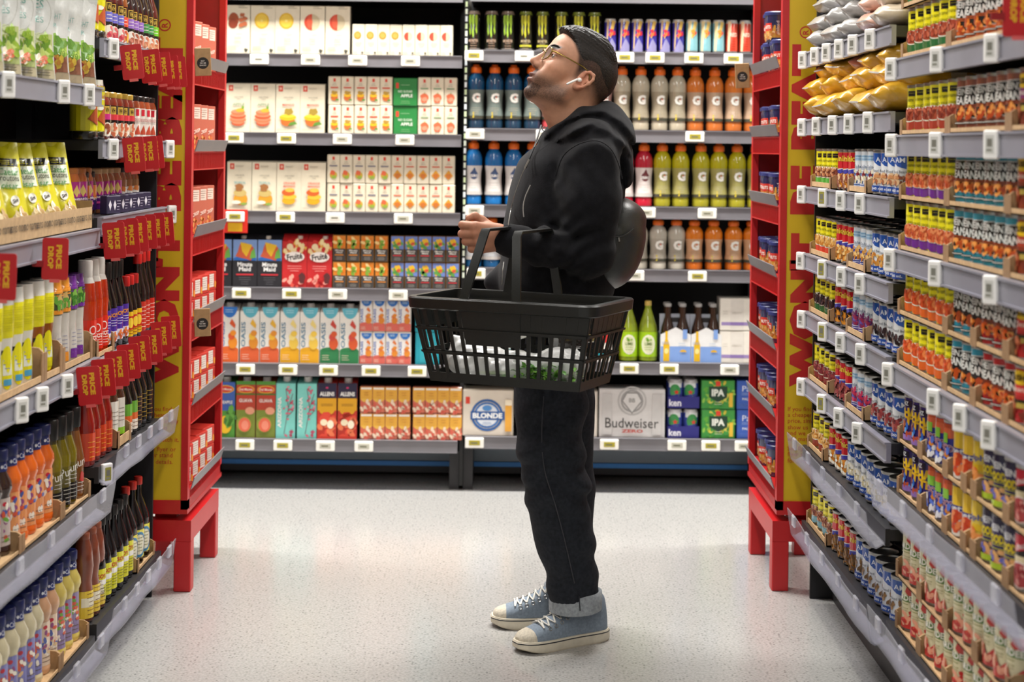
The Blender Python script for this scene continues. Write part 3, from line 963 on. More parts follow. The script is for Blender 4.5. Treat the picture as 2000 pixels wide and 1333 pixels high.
row_back([(WBX, [1442], 'white drink case with lilac stripe', 2)], ZR[5], V5)
rc = Art().rect(-.04, .08, .04, .19, '#c9322c').text('COLA', 0, .14, .02, '#f2ece2', w=.06).rect(-.04, .02, .04, .05, '#1f9aa8')
RCP = carton('juice_carton', 'carton', .088, .07, .225, '#e6e2d8', rc, side='#b52c26', top=.02)
row_back([(RCP, [1003, 1046, 1089, 1132, 1175], 'red and white carton behind the basket')], ZR[5], V5)
# bottom shelf: cases of beer
bl = Art().rect(-.095, .135, -.077, .165, '#d8402c').ring(-.004, .088, .068, .010, '#2f5f9c', 24).ell(-.004, .088, .055, .055, '#3a6fb0', 22).ell(-.004, .088, .047, .047, '#d3dae2', 20).rect(-.074, .068, .070, .104, '#2c5590').text('BLONDE', -.002, .086, .023, '#eef0ee', w=.125, bold=0.04).ell(-.004, .118, .02, .012, '#4d86c0').lines(-.004, .05, .056, 2, .05, '#6a8ab4', 3)
bl.rect(.072, .02, .10, .15, '#e0a23c').rect(.072, .13, .10, .155, '#efe3c8')
BLD = carton('beer_case', 'box', .215, .13, .195, '#d9cfbf', bl, side='#b8ae9c')
fl = Art().poly([(-.03, .02), (-.01, .01), (.04, .03), (.045, .14), (.02, .15), (.0, .13), (-.004, .09), (-.03, .07), (-.02, .05)], '#b82f28').poly([(-.01, .04), (.01, .03), (.02, .09), (.0, .07)], '#d8cfc4').text('ALE', .01, .12, .014, '#efe8de', w=.04)
FLM = carton('beer_case', 'box', .21, .13, .195, '#d6cdc0', fl, side='#bcb2a2')
bd = Art().ring(.0, .155, .062, .008, '#b3b1ae', 22).ring(.0, .155, .048, .008, '#9c9a98', 22).poly([(0, .10), (.045, .155), (.025, .192), (-.025, .192), (-.045, .155)], '#8f8d8b').poly([(0, .108), (.038, .155), (.021, .186), (-.021, .186), (-.038, .155)], '#d5d3d0').text('BB', 0, .158, .018, '#8d8b88', w=.026).rect(-.125, .012, -.085, .185, '#c4c1be').rect(.085, .012, .125, .185, '#c4c1be')
bd.text('Budweiser', 0, .062, .042, '#3b3937', w=.225, bold=0.0).text('ZERO', .002, .028, .014, '#b9473c', w=.09, bold=0.03)
BUD = carton('beer_case', 'box', .278, .13, .205, '#d0cdca', bd, side='#e2e0dc')


def hein(kind):
    a = Art().rect(-.03, .085, .03, .104, '#d5d8d6').ell(.0, .07, .024, .03, '#3a8a48', 14).poly([(-.028, .02), (.028, .03), (.028, .06), (-.028, .05)], '#33338a')
    a.poly([(math.cos(math.pi / 2 + k * math.pi / 5) * (.012 if k % 2 == 0 else .005) + .006, .066 + math.sin(math.pi / 2 + k * math.pi / 5) * (.012 if k % 2 == 0 else .005)) for k in range(10)], '#d23a30')
    return drink_can(.0325, .118, '#3a4a9c', a, '#c9c8c6')


HEI = hein(0)
V6 = 'bottom back right shelf'
row_back([(BLD, [953], 'beige beer case with round blue emblem'), (FLM, [1119], 'beige beer case with red flame print'), (BUD, [1235], 'silver grey beer case with diamond emblem')], ZR[6], V6)
ht = Art().text('ken', -.036, .024, .030, '#e6e6ee', w=.052, bold=0.03)


def can_tray():
    mb = MB()
    w, d, h = .068, .066, .05
    c = C('#2c2c7c')
    mb.box(-w, w, -d, -d + .002, 0, h, c).box(-w, w, d - .002, d, 0, h, c).box(-w, -w + .002, -d, d, 0, h, c).box(w - .002, w, -d, d, 0, h, c).box(-w, w, -d, d, 0, .002, c)
    ht.put(mb, flat_map(-d))
    return Proto('can_tray', 'tray', mb.mesh('can_tray', PRINT), [], (2 * w, 2 * d, h))


CT = can_tray()
for lv, nm in ((0, 'lower'), (1, 'upper')):
    p = px2(1335, 820, YB + .02)
    z = ZR[6] + lv * .126
    put(CT, (p.x, YB + .09, z), 0, f'{nm} indigo card tray of beer cans, bottom back right shelf', 'indigo beer can trays')
    for sx_, n1 in ((-1, 'left'), (1, 'right')):
        for sy_, n2 in ((-1, 'front'), (1, 'rear')):
            put(HEI, (p.x + sx_ * .0328, YB + .09 + sy_ * .0325, z + .0025), RND.uniform(-.4, .4), f'green and blue beer can, {n2} {n1} of the {nm} indigo tray', 'beer cans in indigo trays')
ip = Art().heap(0, .06, .066, .06, ['#8cc04a', '#5fa83a', '#c8b93a', '#3f9440', '#d8cf5a'], 60, .010, 4).poly([(-.038, .096), (.038, .096), (.038, .05), (0, .03), (-.038, .05)], '#1f3f2c').rect(-.010, .098, .010, .118, '#d8402c').text('IPA', 0, .070, .030, '#e4e8dc', w=.054, bold=0.05).rect(.046, .01, .062, .07, '#e3b93a').lines(0, .02, .03, 2, .04, '#dfe8c8', 3)
IPA = carton('beer_case', 'box', .142, .12, .124, '#3f9440', ip, side='#2f7434')
pa = Art().text('Partake', .01, .088, .024, '#dfe4ee', w=.115, bold=0.0).lines(0, .062, .068, 2, .06, '#9fb4dc', 3, left=-.05).text('PALE', -.03, .044, .010, '#dfe4ee', w=.034).ell(.03, .045, .014, .014, '#6f8fd0').lines(0, .01, .022, 3, .1, '#5f7fc4', 4, left=-.058)
PAR = carton('beer_case', 'box', .142, .12, .124, '#3c5fb4', pa, side='#30509c')
row_back([(IPA, [1403], 'green hop patterned beer case', 2), (PAR, [1472], 'blue beer case with white lettering', 2)], ZR[6], V6)
# ------------------------------------------------------------------ aisle shelving: two bays on each side
XE = {1: 0.955, -1: -1.105}        # front face of the rails
TAGS_ = {}


def side_tag(face):
    if face not in TAGS_:
        mb = MB().rbox(-.017, .017, -.012, .002, -.029, .029, .004, C('#eceae6'), seg=2)
        mb.box(-.010, .010, -.0126, -.0118, -.017, .019, C(face)).box(-.006, .006, -.0129, -.0125, -.004, .012, C('#77766c')).box(-.007, .005, -.0129, -.0125, -.013, -.008, C('#8a897e'))
        TAGS_[face] = mb.mesh('price_tag', PRINT)
    return TAGS_[face]


def gondola(label, side, d0, d1, shelves, endpanel=False, top=2.3):
    """shelves: (base height of the goods, 'rail'|'lip', [pixel columns of price tags])"""
    xe = XE[side]
    t = tag(ob('aisle_shelving', None, None, (xe, (d0 + d1) / 2, 0)), label, 'shelving')
    L = (d1 - d0) / 2
    q = side
    bx = lambda a, b, *r: (min(a * q, b * q), max(a * q, b * q), *r)
    ob('back_panel', MB().box(*bx(.47, .50, -L, L, 0, top)).mesh('back_panel', pmat('dark_back_steel', C('#1b191b'), rough=0.6)), t)
    for e in (-1, 1):
        ob('upright', MB().box(*bx(.42, .47, e * L - .02 - e * .02, e * L + .02 - e * .02, 0, top)).mesh('upright', SHELF), t)
    if endpanel:
        ob('end_panel', MB().box(*bx(.03, .50, L - .004, L + .008, 0, top)).mesh('end_panel', pmat('dark_back_steel')), t)
    ob('base_plinth', MB().box(*bx(.10, .47, -L, L, 0, .10)).mesh('base_plinth', SHELF), t)
    for z, kind, tg in shelves:
        s = ob('shelf', MB().box(*bx(.012, .47, -L + .003, L - .003, z - .03, z - .002)).mesh('shelf', SHELF), t)
        if kind == 'rail':
            mb = MB().box(*bx(0, .012, -L + .003, L - .003, z - .052, z - .0))
            mb.box(*bx(-.005, 0, -L + .003, L - .003, z - .052, z - .047)).box(*bx(-.005, 0, -L + .003, L - .003, z - .005, z))
            ob('price_rail', mb.mesh('price_rail', RAIL), s)
        else:
            ob('price_rail', MB().box(*bx(0, .012, -L + .003, L - .003, z - .045, z)).mesh('price_rail', SHELF), s)
            n = 14
            for w in (0,):
                mb = MB()
                prof = [(.0, -.040), (-.022, -.052), (-.036, -.046), (-.044, .0), (-.050, .040), (-.047, .040), (-.041, .0), (-.033, -.043), (-.022, -.048), (.0, -.036)]
                P = []
                for i in range(n + 1):
                    y = -L + .006 + (2 * L - .012) * i / n
                    wv = .0025 * math.sin(i * .9 + z * 9) + .0012 * math.sin(i * 1.7 + 1)
                    P.append([(q * (x + (wv if x < -.03 else 0)), y, z + zz) for x, zz in prof])
                mb.grid(P, (.8, .8, .85), wrap=True)
                for e in (0, n):
                    mb.poly(P[e])
                ob('clear_lip', mb.mesh('clear_lip', CLEAR, smooth=40), s)
            for i in range(5):
                y = -L + .12 + i * (2 * L - .2) / 4.2
                ob('lip_clip', MB().rbox(*bx(-.052, -.043, y - .02, y + .02, z + .006, z + .042, .003)).mesh('lip_clip', clear_mat('clear_clip', (.80, .80, .85), 0.34)), s)
        for px, face in tg:
            Y = xe * F / (px - CX)
            ob('price_tag', side_tag(face), s, (-q * .008, Y - (d0 + d1) / 2, z - .026), (0, 0, -q * math.radians(52)))
    return t


Rg, Ry = '#c9c8c2', '#9a9440'
R_FAR = [(1.775, 'rail', [(1573, Rg), (1597, Rg), (1620, Rg), (1645, Rg), (1672, Rg), (1706, Rg)]), (1.556, 'rail', [(1573, Rg), (1602, Rg), (1634, Rg), (1666, Rg), (1704, Rg)]),
         (1.338, 'rail', [(1574, Rg), (1616, Ry), (1652, Rg), (1690, Rg)]), (1.122, 'rail', [(1574, Rg), (1617, Ry), (1655, Rg), (1692, Rg)]),
         (0.935, 'rail', [(1577, Rg), (1619, Ry), (1655, Rg), (1695, Rg)]), (0.718, 'rail', [(1578, Rg), (1619, Ry), (1653, Rg), (1690, Rg)]),
         (0.500, 'lip', []), (0.255, 'lip', [])]
R_NEAR = [(1.685, 'rail', [(1748, Rg), (1838, Rg), (1946, Rg)]), (1.495, 'rail', [(1750, Rg), (1838, Rg), (1948, Rg)]), (1.210, 'rail', [(1750, Rg), (1840, Rg), (1950, Rg)]),
          (0.925, 'rail', [(1749, Rg), (1840, Rg), (1893, Rg), (1950, Rg)]), (0.610, 'lip', []), (0.275, 'lip', [])]
L_NEAR = [(1.600, 'rail', [(3, Rg), (113, Rg), (163, Rg)]), (1.222, 'rail', []), (0.875, 'rail', [(38, Rg), (78, Rg), (127, Rg)]), (0.505, 'lip', []), (0.125, 'lip', [])]
L_FAR = [(1.735, 'rail', [(210, Rg)]), (1.460, 'rail', [(212, Rg), (324, Rg)]), (1.250, 'rail', [(330, Rg)]), (0.865, 'rail', []), (0.575, 'lip', [(208, Ry)]), (0.150, 'lip', [])]
DB = {'rf': (4.135, 5.32), 'rn': (2.92, 4.125), 'lf': (4.42, 5.24), 'ln': (3.20, 4.41)}
gondola('grey-railed shelving bay of bean cans beside the right yellow panel', 1, *DB['rf'], R_FAR, True)
gondola('grey-railed shelving bay of baked bean cans at the right edge', 1, *DB['rn'], R_NEAR)
gondola('shelving bay of sauces beside the left yellow panel', -1, *DB['lf'], L_FAR, True)
gondola('shelving bay of crouton bags and dressings at the left edge', -1, *DB['ln'], L_NEAR)


# ------------------------------------------------------------------ tins
def tin(name, r, h, base, art, cat='can', top=TIN, cyl=None):
    g = C('#b5b3ae')
    prof = [(r * .93, 0), (r, .002), (r, .006), (r * .965, .008), (r * .965, h - .008), (r, h - .006), (r, h - .001), (r * .95, h), (r * .93, h - .004), (.004, h - .005)]
    root = MB().lathe([(a, z, g) for a, z in prof], 18).mesh(name, top, smooth=40)
    rl = r * .975
    m = MB().lathe([(rl, .008, C(base)), (rl, h - .008, C(cyl or base))], 18, caps=False)
    art.put(m, round_map(rl), rl * .35)
    return Proto(name, cat, root, [('paper_label', m.mesh('paper_label', GLOSS, smooth=50))], (2 * r, 2 * r, h))


SHOP = '#e6da1e'


def yellow_can(bowl, beans, r=.0415, h=.120, seed=1, txt='beans', low=False):
    w = r * .9
    a = Art().rect(-w * .2, h - .028, w * .75, h - .015, '#1a1a14').lines(0, h - .0215, h - .021, 1, w * .6, '#a89f2a', 2, left=-w * .08, th=.001)
    a.text('no name', -.002, h - .038, .006, '#3a3a1c', w=w, bold=0).text(txt, 0, h - .052, .009, '#4a4620', w=w * 1.3, bold=0).lines(0, h - .068, h - .060, 2, w * 1.3, '#8a8630', seed)
    cy = .034
    a.ell(0, cy, w * .95, .026, bowl, 18).ell(0, cy + .012, w * .97, .018, '#e8e2d2', 18).ell(0, cy + .013, w * .9, .016, beans[0], 16)
    a.heap(0, cy + .013, w * .8, .014, beans, 34, .0055, seed)
    return tin('bean_can', r, h, SHOP, a, top=DARKTIN if False else TIN)


def unico(beans, seed=2, r=.0415, h=.120, sidec='#d98a2c'):
    w = r * 1.0
    a = Art().rect(-w * 1.6, h - .055, w * 1.6, h - .009, '#c3202a').text('Unico', 0, h - .026, .018, '#e3c33a', w=w * 1.5, bold=0.03)
    a.poly([(-w * 1.6, h - .064), (w * 1.6, h - .048), (w * 1.6, h - .062), (-w * 1.6, h - .078)], '#3d3d98').poly([(-w * 1.6, h - .064), (w * 1.6, h - .048), (w * 1.6, h - .050), (-w * 1.6, h - .066)], '#e8e6ea')
    a.heap(0, .028, w * 1.3, .022, beans, 46, .008, seed)
    return tin('bean_can', r, h, sidec, a)


def white_can(beans, low='#3c4c9a', seed=3, r=.0415, h=.120):
    w = r
    a = Art().rect(-w * 1.5, h - .034, w * 1.5, h - .018, '#a9c6dc').lines(0, h - .03, h - .022, 2, w * 1.2, '#5f8fb8', 2).text('Salad', 0, h - .050, .009, '#4a5a78', w=w, bold=0).lines(0, h - .065, h - .058, 2, w, '#9aa4b8', 4)
    a.ell(0, .030, w * 1.1, .022, low, 16).rect(-w * 1.5, .009, w * 1.5, .026, low).heap(0, .042, w * .9, .016, beans, 26, .007, seed).lines(0, .014, .02, 2, w, '#d8dcec', 3)
    return tin('bean_can', r, h, '#d5d9de', a)


def blue_can(beans, seed=4, r=.0415, h=.120, sideup=False):
    w = r
    a = Art().poly([(-w * 1.7, h - .009), (w * 1.7, h - .009), (w * 1.7, h - .055), (w * .8, h - .050), (0, h - .042), (-w * .6, h - .030), (-w * 1.7, h - .026)], '#2c55a4')
    a.text('AM', w * .2, h - .026, .013, '#e6eaf2', w=w * .8, bold=0.01).text('Mixed Beans', w * .1, h - .056, .007, '#39424f', w=w * 1.4, bold=0)
    a.heap(0, .042, w * .85, .014, beans, 22, .008, seed).ell(w * .7, .034, .008, .008, '#8ea6cc').ell(w * .7, .034, .006, .006, '#e8ebf0').rect(-w * 1.7, .008, w * 1.7, .024, '#274a96').text('540 mL', 0, .016, .007, '#dfe4ee', w=w)
    return tin('bean_can', r, h, '#dcdee0', a)


WHERE_R = ['top', 'second', 'third', 'fourth', 'fifth', 'sixth', 'seventh', 'bottom']


def run_side(side, pr, n, d_far, pitch, z, desc, where, frm, rot=None, jit=9, back=0, tiers=1, tgap=.002, inset=0.0, depth_gap=None):
    """n products along the shelf, from the far end towards the camera; back = further rows behind"""
    xf = XE[side] + side * (.016 + inset)
    hs = pr.size[0] / 2
    for k in range(tiers):
        for i in range(n):
            y = d_far - pitch * (i + .5)
            tn = '' if tiers == 1 else (', lower tier' if k == 0 else ', upper tier')
            a = -side * math.radians((62 if rot is None else rot) + RND.uniform(-jit, jit))
            zz = z + k * (pr.size[2] + tgap)
            put(pr, (xf + side * (hs + RND.uniform(0, .004)), y, zz), a, nth(i, n, desc, frm, where + tn), desc + ', ' + where)
            for b in range(1, back + 1):
                if k == tiers - 1:
                    put(pr, (xf + side * (hs + b * (depth_gap or pr.size[0] * 1.02) + .004), y + RND.uniform(-.002, .002), zz), a + RND.uniform(-1, 1),
                        f'{ORD[i]} {desc} {frm}, {ORD[b]} row, {where}', desc + ' in the back rows, ' + where, parts=False)


def tray(side, d_far, length, z, depth, label, front=.018, wall=.05, text=None):
    """corrugated display tray open at the front; x runs into the shelf"""
    q = side
    mb = MB()
    k1, k2, k3 = C('#a07f58'), C('#b8966c'), C('#8b6a47')
    bx = lambda a, b, *r: (min(a * q, b * q), max(a * q, b * q), *r)
    L = length / 2
    mb.box(*bx(0, depth, -L, L, 0, .003), k2)
    mb.box(*bx(0, .003, -L, L, 0, front), k2)
    for e in (-1, 1):
        y0, y1 = (e * L, e * (L - .003)) if e > 0 else (e * L, e * L + .003)
        P = [(0, 0), (depth, 0), (depth, wall), (.045, wall), (.012, wall * .95), (0, wall * .8)]
        ys = sorted((y0, y1))
        for y, col in ((ys[0], k1), (ys[1], k1)):
            mb.poly([(q * a, y, b) for a, b in P], col)
        for j in range(len(P)):
            a, b = P[j], P[(j + 1) % len(P)]
            mb.poly([(q * a[0], ys[0], a[1]), (q * b[0], ys[0], b[1]), (q * b[0], ys[1], b[1]), (q * a[0], ys[1], a[1])], k2)
        # folded corner flap on the front
        f0, f1 = sorted((e * L, e * (L - .022)))
        mb.box(*bx(-.001, .002, f0, f1, 0, wall * .82), k3)
    if text:
        T = Art()
        for tx, u in text:
            T.text(tx, u, front * .5, front * .35, '#4a3826', bold=0)
        T.put(mb, lambda u, v, h: (q * (-h - .0005), q * u, v))
    o = ob('cardboard_tray', mb.mesh('cardboard_tray', KRAFT), None, (XE[side] + side * .012, d_far - length / 2, z))
    return tag(o, label, 'tray', 'cardboard trays on the shelves')


def many(d):
    return d.replace(' can', ' cans', 1)


FRP_ = 'from pillar'
BROWN = ['#8a4a3a', '#a86a48', '#d9b48a', '#6a3a2c', '#c98a5a']
CHICK = ['#d8a45a', '#c98a3c', '#e3bd7a', '#b8742c']
BLKB = ['#2c2024', '#3b2a2c', '#1f181a', '#4a3638']
KIDN = ['#7a2a30', '#8f3a3c', '#642026', '#a04a48']
WHT = ['#e3dcc8', '#d5c9a8', '#efe9da', '#c8b98c']
LENT = ['#7a5a34', '#8f6a3c', '#6a4c2c', '#a47c48']
TR = .0035
rows = [  # shelf index, kinds: (proto, n, desc), back rows
    (2, [(yellow_can('#4fa03c', BROWN, seed=1), 4, 'yellow mixed bean can with green bowl'), (unico(BROWN, 3), 3, 'red-topped mixed bean can'), (white_can(KIDN + WHT, '#5a7cb8'), 3, 'white mixed bean can'), (blue_can(BROWN), 4, 'blue and white mixed bean can')], 1),
    (3, [(yellow_can('#c9402c', CHICK, seed=2), 4, 'yellow bean can with red bowl'), (unico(CHICK, 4), 3, 'red-topped chickpea can'), (white_can(CHICK), 3, 'white chickpea can'), (blue_can(CHICK, 6), 4, 'blue and white chickpea can')], 2),
    (4, [(yellow_can('#2c5c34', BLKB, seed=3), 4, 'yellow black bean can'), (unico(BLKB, 5), 3, 'red-topped black bean can'), (white_can(['#8a2a4a', '#6a2a5a', '#a03a5c'], '#5a4a9c'), 3, 'white can with purple berries'), (blue_can(BLKB, 7), 4, 'blue and white black bean can')], 2),
    (5, [(yellow_can('#7a2a2c', KIDN, seed=4), 4, 'yellow kidney bean can'), (unico(KIDN, 6, sidec='#6a2a2c'), 3, 'red-topped kidney bean can'), (white_can(['#b02a4a', '#c23a5c', '#8a2a4a'], '#4a4aa0'), 3, 'white can with red berries'), (blue_can(KIDN, 8), 4, 'blue and white kidney bean can')], 2),
    (6, [(yellow_can('#8a3a2c', CHICK, seed=5), 3, 'yellow chickpea can'), (unico(WHT, 7), 3, 'red-topped white bean can'), (blue_can(WHT, 9), 7, 'blue and white white-bean can')], 2),
    (7, [(yellow_can('#7fb0c0', BROWN, seed=6), 4, 'yellow lentil can with pale bowl'), (unico(LENT, 8), 4, 'red-topped lentil can'), (blue_can(LENT, 10), 6, 'blue and white lentil can')], 2)]
for si, kinds, back in rows:
    d = 5.295
    where = f'far right {WHERE_R[si]} shelf'
    z = R_FAR[si][0]
    tot = sum(n for _, n, _ in kinds)
    pitch = (5.295 - 4.15) / tot
    pitch = max(pitch, .0832)
    for j, (pr, n, desc) in enumerate(kinds):
        tr = j in (0, 2) and len(kinds) > 3 or j == 0
        if tr:
            tray(1, d + .002, n * pitch, z, .26, f'cardboard tray under {many(desc)}, {where}', wall=.045)
        run_side(1, pr, n, d - .002, pitch - .001, z + (TR if tr else .0005), desc, where, FRP_, back=back, inset=.004)
        d -= n * pitch


def beanz(base, band, name='bean_can', r=.0365, h=.120, seed=1, foot='#16140f'):
    w = r * 1.1
    a = Art().poly([(-w * .85, .032), (w * .40, .028), (w * .80, h - .020), (-w * .7, h - .022)], '#d8d5cc').poly([(-w * .80, .034), (w * .37, .030), (w * .76, h - .022), (-w * .66, h - .024)], '#231d1a')
    a.text('HEINZ', w * .0, h - .033, .014, '#dcdad2', w=w * 1.35, rot=-4, bold=0.02).text('BEANS', w * .0, h - .052, .018, '#e6e4dc', w=w * 1.45, rot=-4, bold=0.03).lines(0, h - .068, h - .064, 2, w, band, 2)
    a.heap(-.004, .040, w * .55, .010, ['#e07a2c', '#c95a1c', '#f0a050', '#b8481c'], 18, .0065, seed).rect(-w * 1.4, .016, w * 1.4, .021, foot).lines(0, .017, .018, 1, w * 1.6, '#e0ddd4', 3)
    return tin('baked_bean_can', r, h, base, a, cyl=base)


def bush(base, strip, r=.0365, h=.120, seed=5):
    w = r * 1.1
    a = Art().rect(-w * 1.4, h - .060, w * 1.4, h - .036, strip).ell(0, h - .026, w * .9, .014, '#e0b81c', 14).text("BUSH'S", 0, h - .026, .012, '#3a2a12', w=w * 1.3, bold=0.05).text('Beans', 0, h - .048, .010, '#f0e2d2', w=w, bold=0).rect(-w * 1.4, .044, w * 1.4, .052, '#2c2a18').heap(0, .026, w * 1.1, .018, ['#a0482c', '#8a3a24', '#c06a44', '#7a3020'], 30, .008, seed).rect(-w * .1, .036, w * .5, .046, '#b8a04a')
    return tin('baked_bean_can', r, h, base, a)


def ncan(bowl, beans, seed):
    return yellow_can(bowl, beans, r=.0365, h=.120, seed=seed, txt='in sauce')


RB = ['#a84a34', '#8f3a2a', '#c0644a', '#7a2f22']
near = [(0, 2, [(ncan('#2f6a3c', RB, 11), 6, 'yellow red-bean can with green bowl'), (beanz('#d8642a', '#d8642a', seed=2), 6, 'orange baked bean can'), (bush('#8a3a4a', '#6a2a4c'), 4, 'plum baked bean can')]),
        (1, 1, [(ncan('#a03a2a', RB, 12), 6, 'yellow red-bean can with red bowl'), (beanz('#8a4a34', '#c0562c', seed=3), 6, 'brown baked bean can'), (bush('#7a3a2c', '#7a3468'), 4, 'purple and brown bean can')]),
        (2, 2, [(ncan('#6a2f8a', ['#d0643c', '#b84a2c', '#e08a5a'], 13), 6, 'yellow baked bean can with purple bowl'), (beanz('#2f8a9c', '#c0562c', seed=4), 6, 'teal baked bean can'), (bush('#8a3a24', '#b0442c'), 4, 'brown baked bean can with yellow badge')]),
        (3, 2, [(ncan('#d8642a', ['#d8562c', '#c0461c', '#e8844c'], 14), 6, 'yellow baked bean can with orange bowl'), (beanz('#2f8aa0', '#2c2a28', seed=5), 3, 'teal and black bean can'), (beanz('#b02a2c', '#a84a2c', seed=6), 3, 'crimson baked bean can'), (bush('#b0282a', '#c83a34'), 4, 'red baked bean can with yellow badge')])]
for si, tiers, kinds in near:
    d = 4.085
    z = R_NEAR[si][0]
    where = f'near right {ORD[si]} shelf'
    for j, (pr, n, desc) in enumerate(kinds):
        for k in range(tiers):
            tray(1, d + .001, n * .0745 - .001, z + k * .1245, .23, f'cardboard tray under {many(desc)}, {where}' + ('' if tiers == 1 else (', lower tier' if k == 0 else ', upper tier')), front=.012, wall=.046)
        run_side(1, pr, n, d, .0745, z + TR, desc, where, FRP_, tiers=tiers, tgap=.0045, back=0, inset=.002)
        d -= n * .0745


def pasta(kind, r=.0365, h=.120):
    w = r * 1.1
    if kind == 'purple':
        a = Art().rect(-w, h - .030, w * .2, h - .014, '#16122a').text('HZ', -w * .3, h - .022, .010, '#e8e8ec', w=.02).text('HA', .004, h - .042, .022, '#e3b81c', w=w * 1.2, rot=8, bold=0.06).text('Ti', .002, h - .064, .020, '#d8a81c', w=w * .8, rot=-6, bold=0.06).heap(0, .036, w * .8, .018, ['#2f5fb0', '#d8862c', '#5fa0d8', '#b04a2c'], 16, .008, 2).rect(-w * 1.5, .009, w * 1.5, .022, '#8a6ab0')
        return tin('pasta_can', r, h, '#33246a', a)
    if kind == 'blue':
        a = Art().rect(-w * 1.5, h - .034, w * 1.5, h - .009, '#c2502c').ell(0, h - .030, w, .012, '#d8643c').rect(-w * .8, h - .052, w * .1, h - .030, '#7fb83c').text('-OODL', 0, h - .062, .016, '#e6d8e0', w=w * 1.5, rot=-6, bold=0.08).text('-OODL', 0, h - .062, .014, '#8a2a4c', w=w * 1.4, rot=-6, bold=0.02).heap(0, .034, w * .7, .018, ['#d8862c', '#e8b04a', '#5a7ad8', '#e6e6ea'], 12, .009, 3)
        return tin('pasta_can', r, h, '#2c2f8c', a)
    if kind == 'spag':
        a = Art().rect(-w * .7, h - .050, w * .9, h - .009, '#e0b82c').text('hetti', 0, h - .056, .016, '#e6e4e0', w=w * 1.5, bold=0.02).ell(0, .024, w * 1.1, .020, '#e6e2da', 16).heap(0, .036, w * .95, .020, ['#d8562c', '#c8401c', '#e8844c'], 22, .011, 4)
        return tin('pasta_can', r, h, '#30348c', a)
    if kind == 'alpha':
        a = Art().rect(-w * 1.5, h - .044, w * 1.5, h - .009, '#e3c03a').text('alpha', 0, h - .044, .016, '#4a5a9c', w=w * 1.5, bold=0.02).rect(-w * 1.5, h - .07, w * 1.5, h - .056, '#dcb41c').heap(0, .030, w, .022, ['#d8702c', '#e8944c', '#c0561c'], 22, .010, 5)
        return tin('pasta_can', r, h, '#dcc04a', a)
    if kind == 'noodle':
        a = Art().rect(-w * 1.5, h - .022, w * 1.5, h - .009, '#2a2540').text('HEINZ', 0, h - .030, .014, '#e0dfe0', w=w * 1.4, bold=0.03).text('NOODLE', 0, h - .052, .018, '#e0c81c', w=w * 1.6, bold=0.05).lines(0, h - .072, h - .064, 2, w * 1.4, '#c8c03a', 3).heap(0, .034, w * .6, .014, ['#c8844a', '#e0a86a', '#6a6ab8'], 12, .009, 6).rect(-w * 1.5, .008, w * 1.5, .020, '#a8c02c')
        return tin('pasta_can', r, h, '#3a3458', a)
    a = Art().poly([(-w * 1.4, h - .050), (w * 1.4, h - .026), (w * 1.4, h - .009), (-w * 1.4, h - .009)], '#c8283a').text("chunk", 0, h - .028, .012, '#efe2de', w=w * 1.2, rot=18, bold=0.02).rect(-w * 1.4, h - .062, w * 1.4, h - .050, '#d8c8a0').ell(-w * .2, .034, w * .8, .026, '#e0d0c8', 16).ell(-w * .2, .034, w * .72, .023, '#a03a3c', 16).heap(-w * .2, .034, w * .55, .018, ['#b85a54', '#8a2a2c', '#c8847a'], 12, .008, 7)
    return tin('pasta_can', r, h, '#221c1c', a)


d = 4.07
z = R_NEAR[4][0]
where = 'near right fifth shelf'
for j, (kd, n, desc) in enumerate([('purple', 3, 'purple pasta can with yellow lettering'), ('blue', 3, 'indigo pasta can with red top'), ('spag', 2, 'blue and yellow spaghetti can'), ('alpha', 1, 'pale yellow pasta can'), ('noodle', 3, 'violet and lime noodle can'), ('chunk', 4, 'red and black soup can')]):
    pr = pasta(kd)
    for k in range(2):
        tray(1, d + .001, n * .0745 - .001, z + k * .1245, .23, f'cardboard tray under {many(desc)}, {where}, ' + ('lower tier' if k == 0 else 'upper tier'), front=.010, wall=.046, text=[('PRE', 0)] if j == 1 else None)
    run_side(1, pr, n, d, .0745, z + TR, desc, where, FRP_, tiers=2, tgap=.0045, back=2, inset=.002)
    d -= n * .0745


def tomato(seed):
    r, h = .0375, .122
    w = r * 1.1
    a = Art().poly([(w * .1, h - .009), (w * 1.5, h - .009), (w * 1.5, h - .060), (w * .5, h - .044), (-w * .1, h - .026)], '#c8342c').rect(-w * 1.5, h - .050, w * .9, h - .034, '#5a7c34').text('ARDEE', -w * .05, h - .040, .014, '#eee8d8', w=w * 1.5, bold=0.03).lines(-w * .3, h - .066, h - .056, 2, w, '#8a8a4a', 2).lines(-w * .2, .05, .056, 2, w * .9, '#b8ae8a', 3)
    a.poly([(-w * 1.4, .008), (w * 1.5, .008), (w * 1.5, .060), (w * .6, .052), (0, .030), (-w * 1.4, .022)], '#c23026').heap(w * .1, .034, w * .8, .014, ['#d8503c', '#e07a54', '#b8281f', '#e8a080'], 14, .009, seed)
    return tin('tomato_can', r, h, '#d9cfa6', a)


TOM = [tomato(s) for s in (1, 2)]
d = 4.07
z = R_NEAR[5][0]
where = 'near right bottom shelf'
for j, n in enumerate((3, 3, 3, 3)):
    desc = ['tomato can of first tray', 'tomato can of second tray', 'tomato can of third tray', 'tomato can of fourth tray'][j]
    for k in range(2):
        tray(1, d + .001, n * .077 - .001, z + k * .1265, .235, f'{ORD[j]} tomato can tray from pillar, {where}, ' + ('lower tier' if k == 0 else 'upper tier'), front=.008, wall=.05)
    run_side(1, TOM[j % 2], n, d, .077, z + TR, desc, where, FRP_, tiers=2, tgap=.0045, inset=.002)
    d -= n * .077


